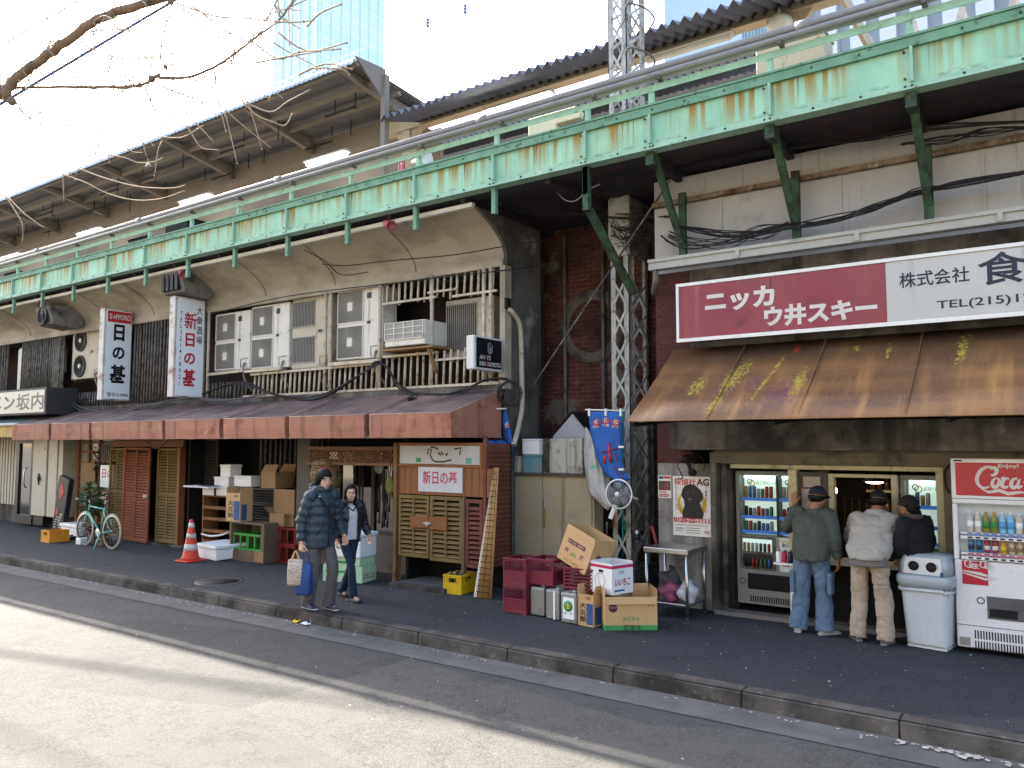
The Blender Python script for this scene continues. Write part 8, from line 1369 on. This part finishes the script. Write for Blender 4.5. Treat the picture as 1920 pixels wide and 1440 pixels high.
for pts, Y in (([(150, 78), (180, 95), (230, 110), (300, 105), (340, 95)], 3.6), ([(165, 60), (230, 55), (270, 70)], 3.7), ([(300, 120), (305, 70), (318, 30), (322, 5)], 4.0), ([(272, 165), (285, 195), (310, 232)], 3.95), ([(298, 160), (350, 180), (380, 192), (340, 215), (320, 222)], 4.0), ([(30, 200), (70, 230), (120, 262), (200, 275)], 3.4), ([(25, 190), (60, 205), (130, 235), (190, 300)], 3.4), ([(330, 5), (400, 30), (470, 35), (540, 42), (590, 38)], 3.9), ([(340, 15), (380, 45), (410, 70)], 3.9), ([(360, 10), (420, 55), (470, 80)], 3.9), ([(470, 75), (520, 110), (560, 98), (640, 92)], 4.3), ([(480, 118), (530, 108), (600, 96)], 4.2), ([(450, 185), (480, 215), (510, 228), (535, 235), (548, 212)], 4.4), ([(450, 185), (505, 210), (540, 190), (582, 168)], 4.4), ([(348, 232), (365, 260), (380, 278), (412, 281)], 4.2), ([(362, 225), (400, 265)], 4.2), ([(295, 255), (340, 258), (380, 236)], 4.1), ([(200, 290), (235, 296), (260, 305), (290, 303), (305, 295)], 4.0), ([(235, 275), (250, 285), (267, 286)], 4.0), ([(112, 325), (160, 342), (200, 362), (250, 375), (300, 373), (345, 358)], 3.9), ([(145, 315), (200, 335), (260, 350), (320, 353), (348, 347)], 3.9), ([(10, 368), (28, 395), (42, 422), (42, 455)], 3.5), ([(15, 370), (45, 400), (80, 425)], 3.5), ([(118, 325), (120, 380)], 3.8), ([(575, 50), (600, 25), (640, 8)], 4.5), ([(520, 60), (575, 95), (650, 80)], 4.5), ([(560, 140), (610, 120), (660, 130)], 4.6), ([(590, 128), (640, 130), (655, 140)], 4.6), ([(430, 180), (470, 170), (500, 182), (505, 190)], 4.3), ([(268, 262), (272, 285), (278, 300)], 4.0), ([(305, 262), (296, 285), (290, 330)], 4.0)): twig(pts, Y)
for i in range(95):
    src = rnd.choice((A1, A2, A3)); p = src[rnd.randrange(len(src))]; d = Vector((rnd.uniform(-.2, 1), rnd.uniform(-.3, .3), rnd.uniform(-.7, .7))).normalized(); L = rnd.uniform(.2, 1.0); tw.append(([p, p + d * L * .5 + Vector((0, 0, rnd.uniform(-.05, .05))), p + d * L + Vector((0, 0, rnd.uniform(-.1, .12)))], rnd.uniform(.004, .0058)))
b = B()
for pts, r in tw:
    r = r * (1.35 if pts[0].z > 5.4 else 1); pp = spline(pts, 4); n = len(pp); b.tube(pp, [r * (1 - .5 * i / n) for i in range(n)], 5)
    for i in range(2, n, 3): b.ell(pp[i], r * 1.15, 6)
b.build('twigs', M_TWIG, tr)
lv = mat('yellow_leaf', '#b59a4e', .7, var=.3, vs=20)
for i, (px, py, Y, s_) in enumerate(((592, 128, 4.6, .05), (570, 103, 4.5, .035), (508, 178, 4.4, .04), (278, 303, 4.0, .045))):
    p = Q(px, py, Y); b = B(); 
    for a in (0, .9, -.9): b.add([p, p + Vector((math.sin(a) * s_ * .5 - s_ * .25, 0.01, -s_ * .6)), p + Vector((math.sin(a) * s_ * .9, .02 * a, -s_ * 1.4 * math.cos(a * .6))), p + Vector((math.sin(a) * s_ * .5 + s_ * .25, -.01, -s_ * .6))], [(0, 1, 2, 3)])
    b.build('leaf', lv if i < 3 else M_SFACE, tr)
# ---- far buildings ----
def m_glass_tower():  # bleaching by glare is put into the pale panel and mullion colours
    g = G('pale_glass_curtain_wall'); t = g.N.new('ShaderNodeTexBrick'); t.offset = 0; t.inputs['Scale'].default_value = 1; t.inputs['Brick Width'].default_value = 2.4; t.inputs['Row Height'].default_value = 4.2; t.inputs['Mortar Size'].default_value = .28; g.L.new(g.map(rot=(R(90), 0, 0)), t.inputs[0])
    for n_, c in (('Color1', '#d3ece0'), ('Color2', '#ddf2e6'), ('Mortar', '#eef4f4')): t.inputs[n_].default_value = (*lin(c), 1)
    return g.done(t.outputs[0], .5, 0, .3)
gt = thing('glass_tower', 'pale cyan glass office tower far behind the platform roof', 'building', (-137, 120, 0)); b = B(); b.box(-156, -140, 120, 141, 0, 140); b.build('facade', m_glass_tower(), gt, w=False) if 0 else b.build('facade', m_glass_tower(), gt); b = B()
for i in range(6): b.box(-156 + i * 3.05 - .18, -156 + i * 3.05 + .18, 119.6, 119.95, 0, 140)
for i in range(7): b.box(-139.95, -139.6, 120.3 + i * 3.05, 120.66 + i * 3.05, 0, 140)
b.build('mullions', mat('pale_mullion', '#dfe6e8', .5, var=0, fine=0), gt)
b_ = thing('ribbed_building', 'pale blue ribbed building far behind the zigzag roof', 'building', (-24, 60, 0)); b = B(); b.box(-27, -15.5, 60, 75, 0, 60); b.build('wall', mat('pale_blue_cladding', '#9fb6c4', .6, var=.05), b_); b = B()
for i in range(19): b.box(-20.4 + i * .26, -20.3 + i * .26, 59.9, 59.99, 0, 60)
b.build('ribs', mat('grey_blue_ribs', '#6f8694', .6), b_)
b_ = thing('finned_building', 'white office building with vertical grey fins at the top right', 'building', (-3, 40, 0)); b = B(); b.box(-10.8, 12, 40, 55, 0, 45); b.build('wall', mat('blue_grey_glazing', '#aab0b6', .3, var=.1, vs=.3, spec=.6), b_); b = B()
for i in range(18): b.box(-10.8 + i * 1.3, -10.1 + i * 1.3, 39.4, 39.99, 0, 45)
b.build('fins', mat('pale_fin', '#d2d3d4', .5, var=.04), b_)
t = thing('steel_gantry', 'pale diagonal steel gantry beyond the railing at the top right', 'gantry', (-1, 18, 6)); b = B()
for i in range(7): x = -3.4 + i * .9; b.bar((x, 18, 7), (x + .9, 18, 11), .12); b.bar((x + .9, 18.2, 7), (x, 18.2, 11), .1)
for z in (8.2, 9.6): b.bar((-3.6, 17.9, z), (4, 17.9, z), .14)
b.build('lattice', mat('pale_gantry_paint', '#b9b2a6', .6, var=.15, dirt=('#94643e', .3, 3)), t); b = B()
for i in range(12): b.cyl((-3.6 + i * .6, 13, 6.4), (-3.6 + i * .6, 13, 8.2), .012, 5)
for z in (7, 7.4, 7.8): b.cyl((-3.6, 13, z), (4, 13, z), .01, 5)
b.build('wire_fence', M_BARD, t)

# ---- unseen building across the street, added for its reflections and bounced light ----
ob_ = thing('added_bounce_building', 'unseen cream office block across the street, added for reflections and bounced light', 'building', (-12, -16, 0)); b = B(); b.box(-60, 30, -22, -16, 0, 13); b.build('wall', mat('cream_tile_wall', '#c9bfa8', .8, var=.08), ob_); b = B()
for k in range(4):
    for i in range(22): b.box(-58 + i * 4, -55.6 + i * 4, -16, -15.95, 1 + k * 3.2, 2.8 + k * 3.2)
b.build('windows', M_GLASS, ob_)
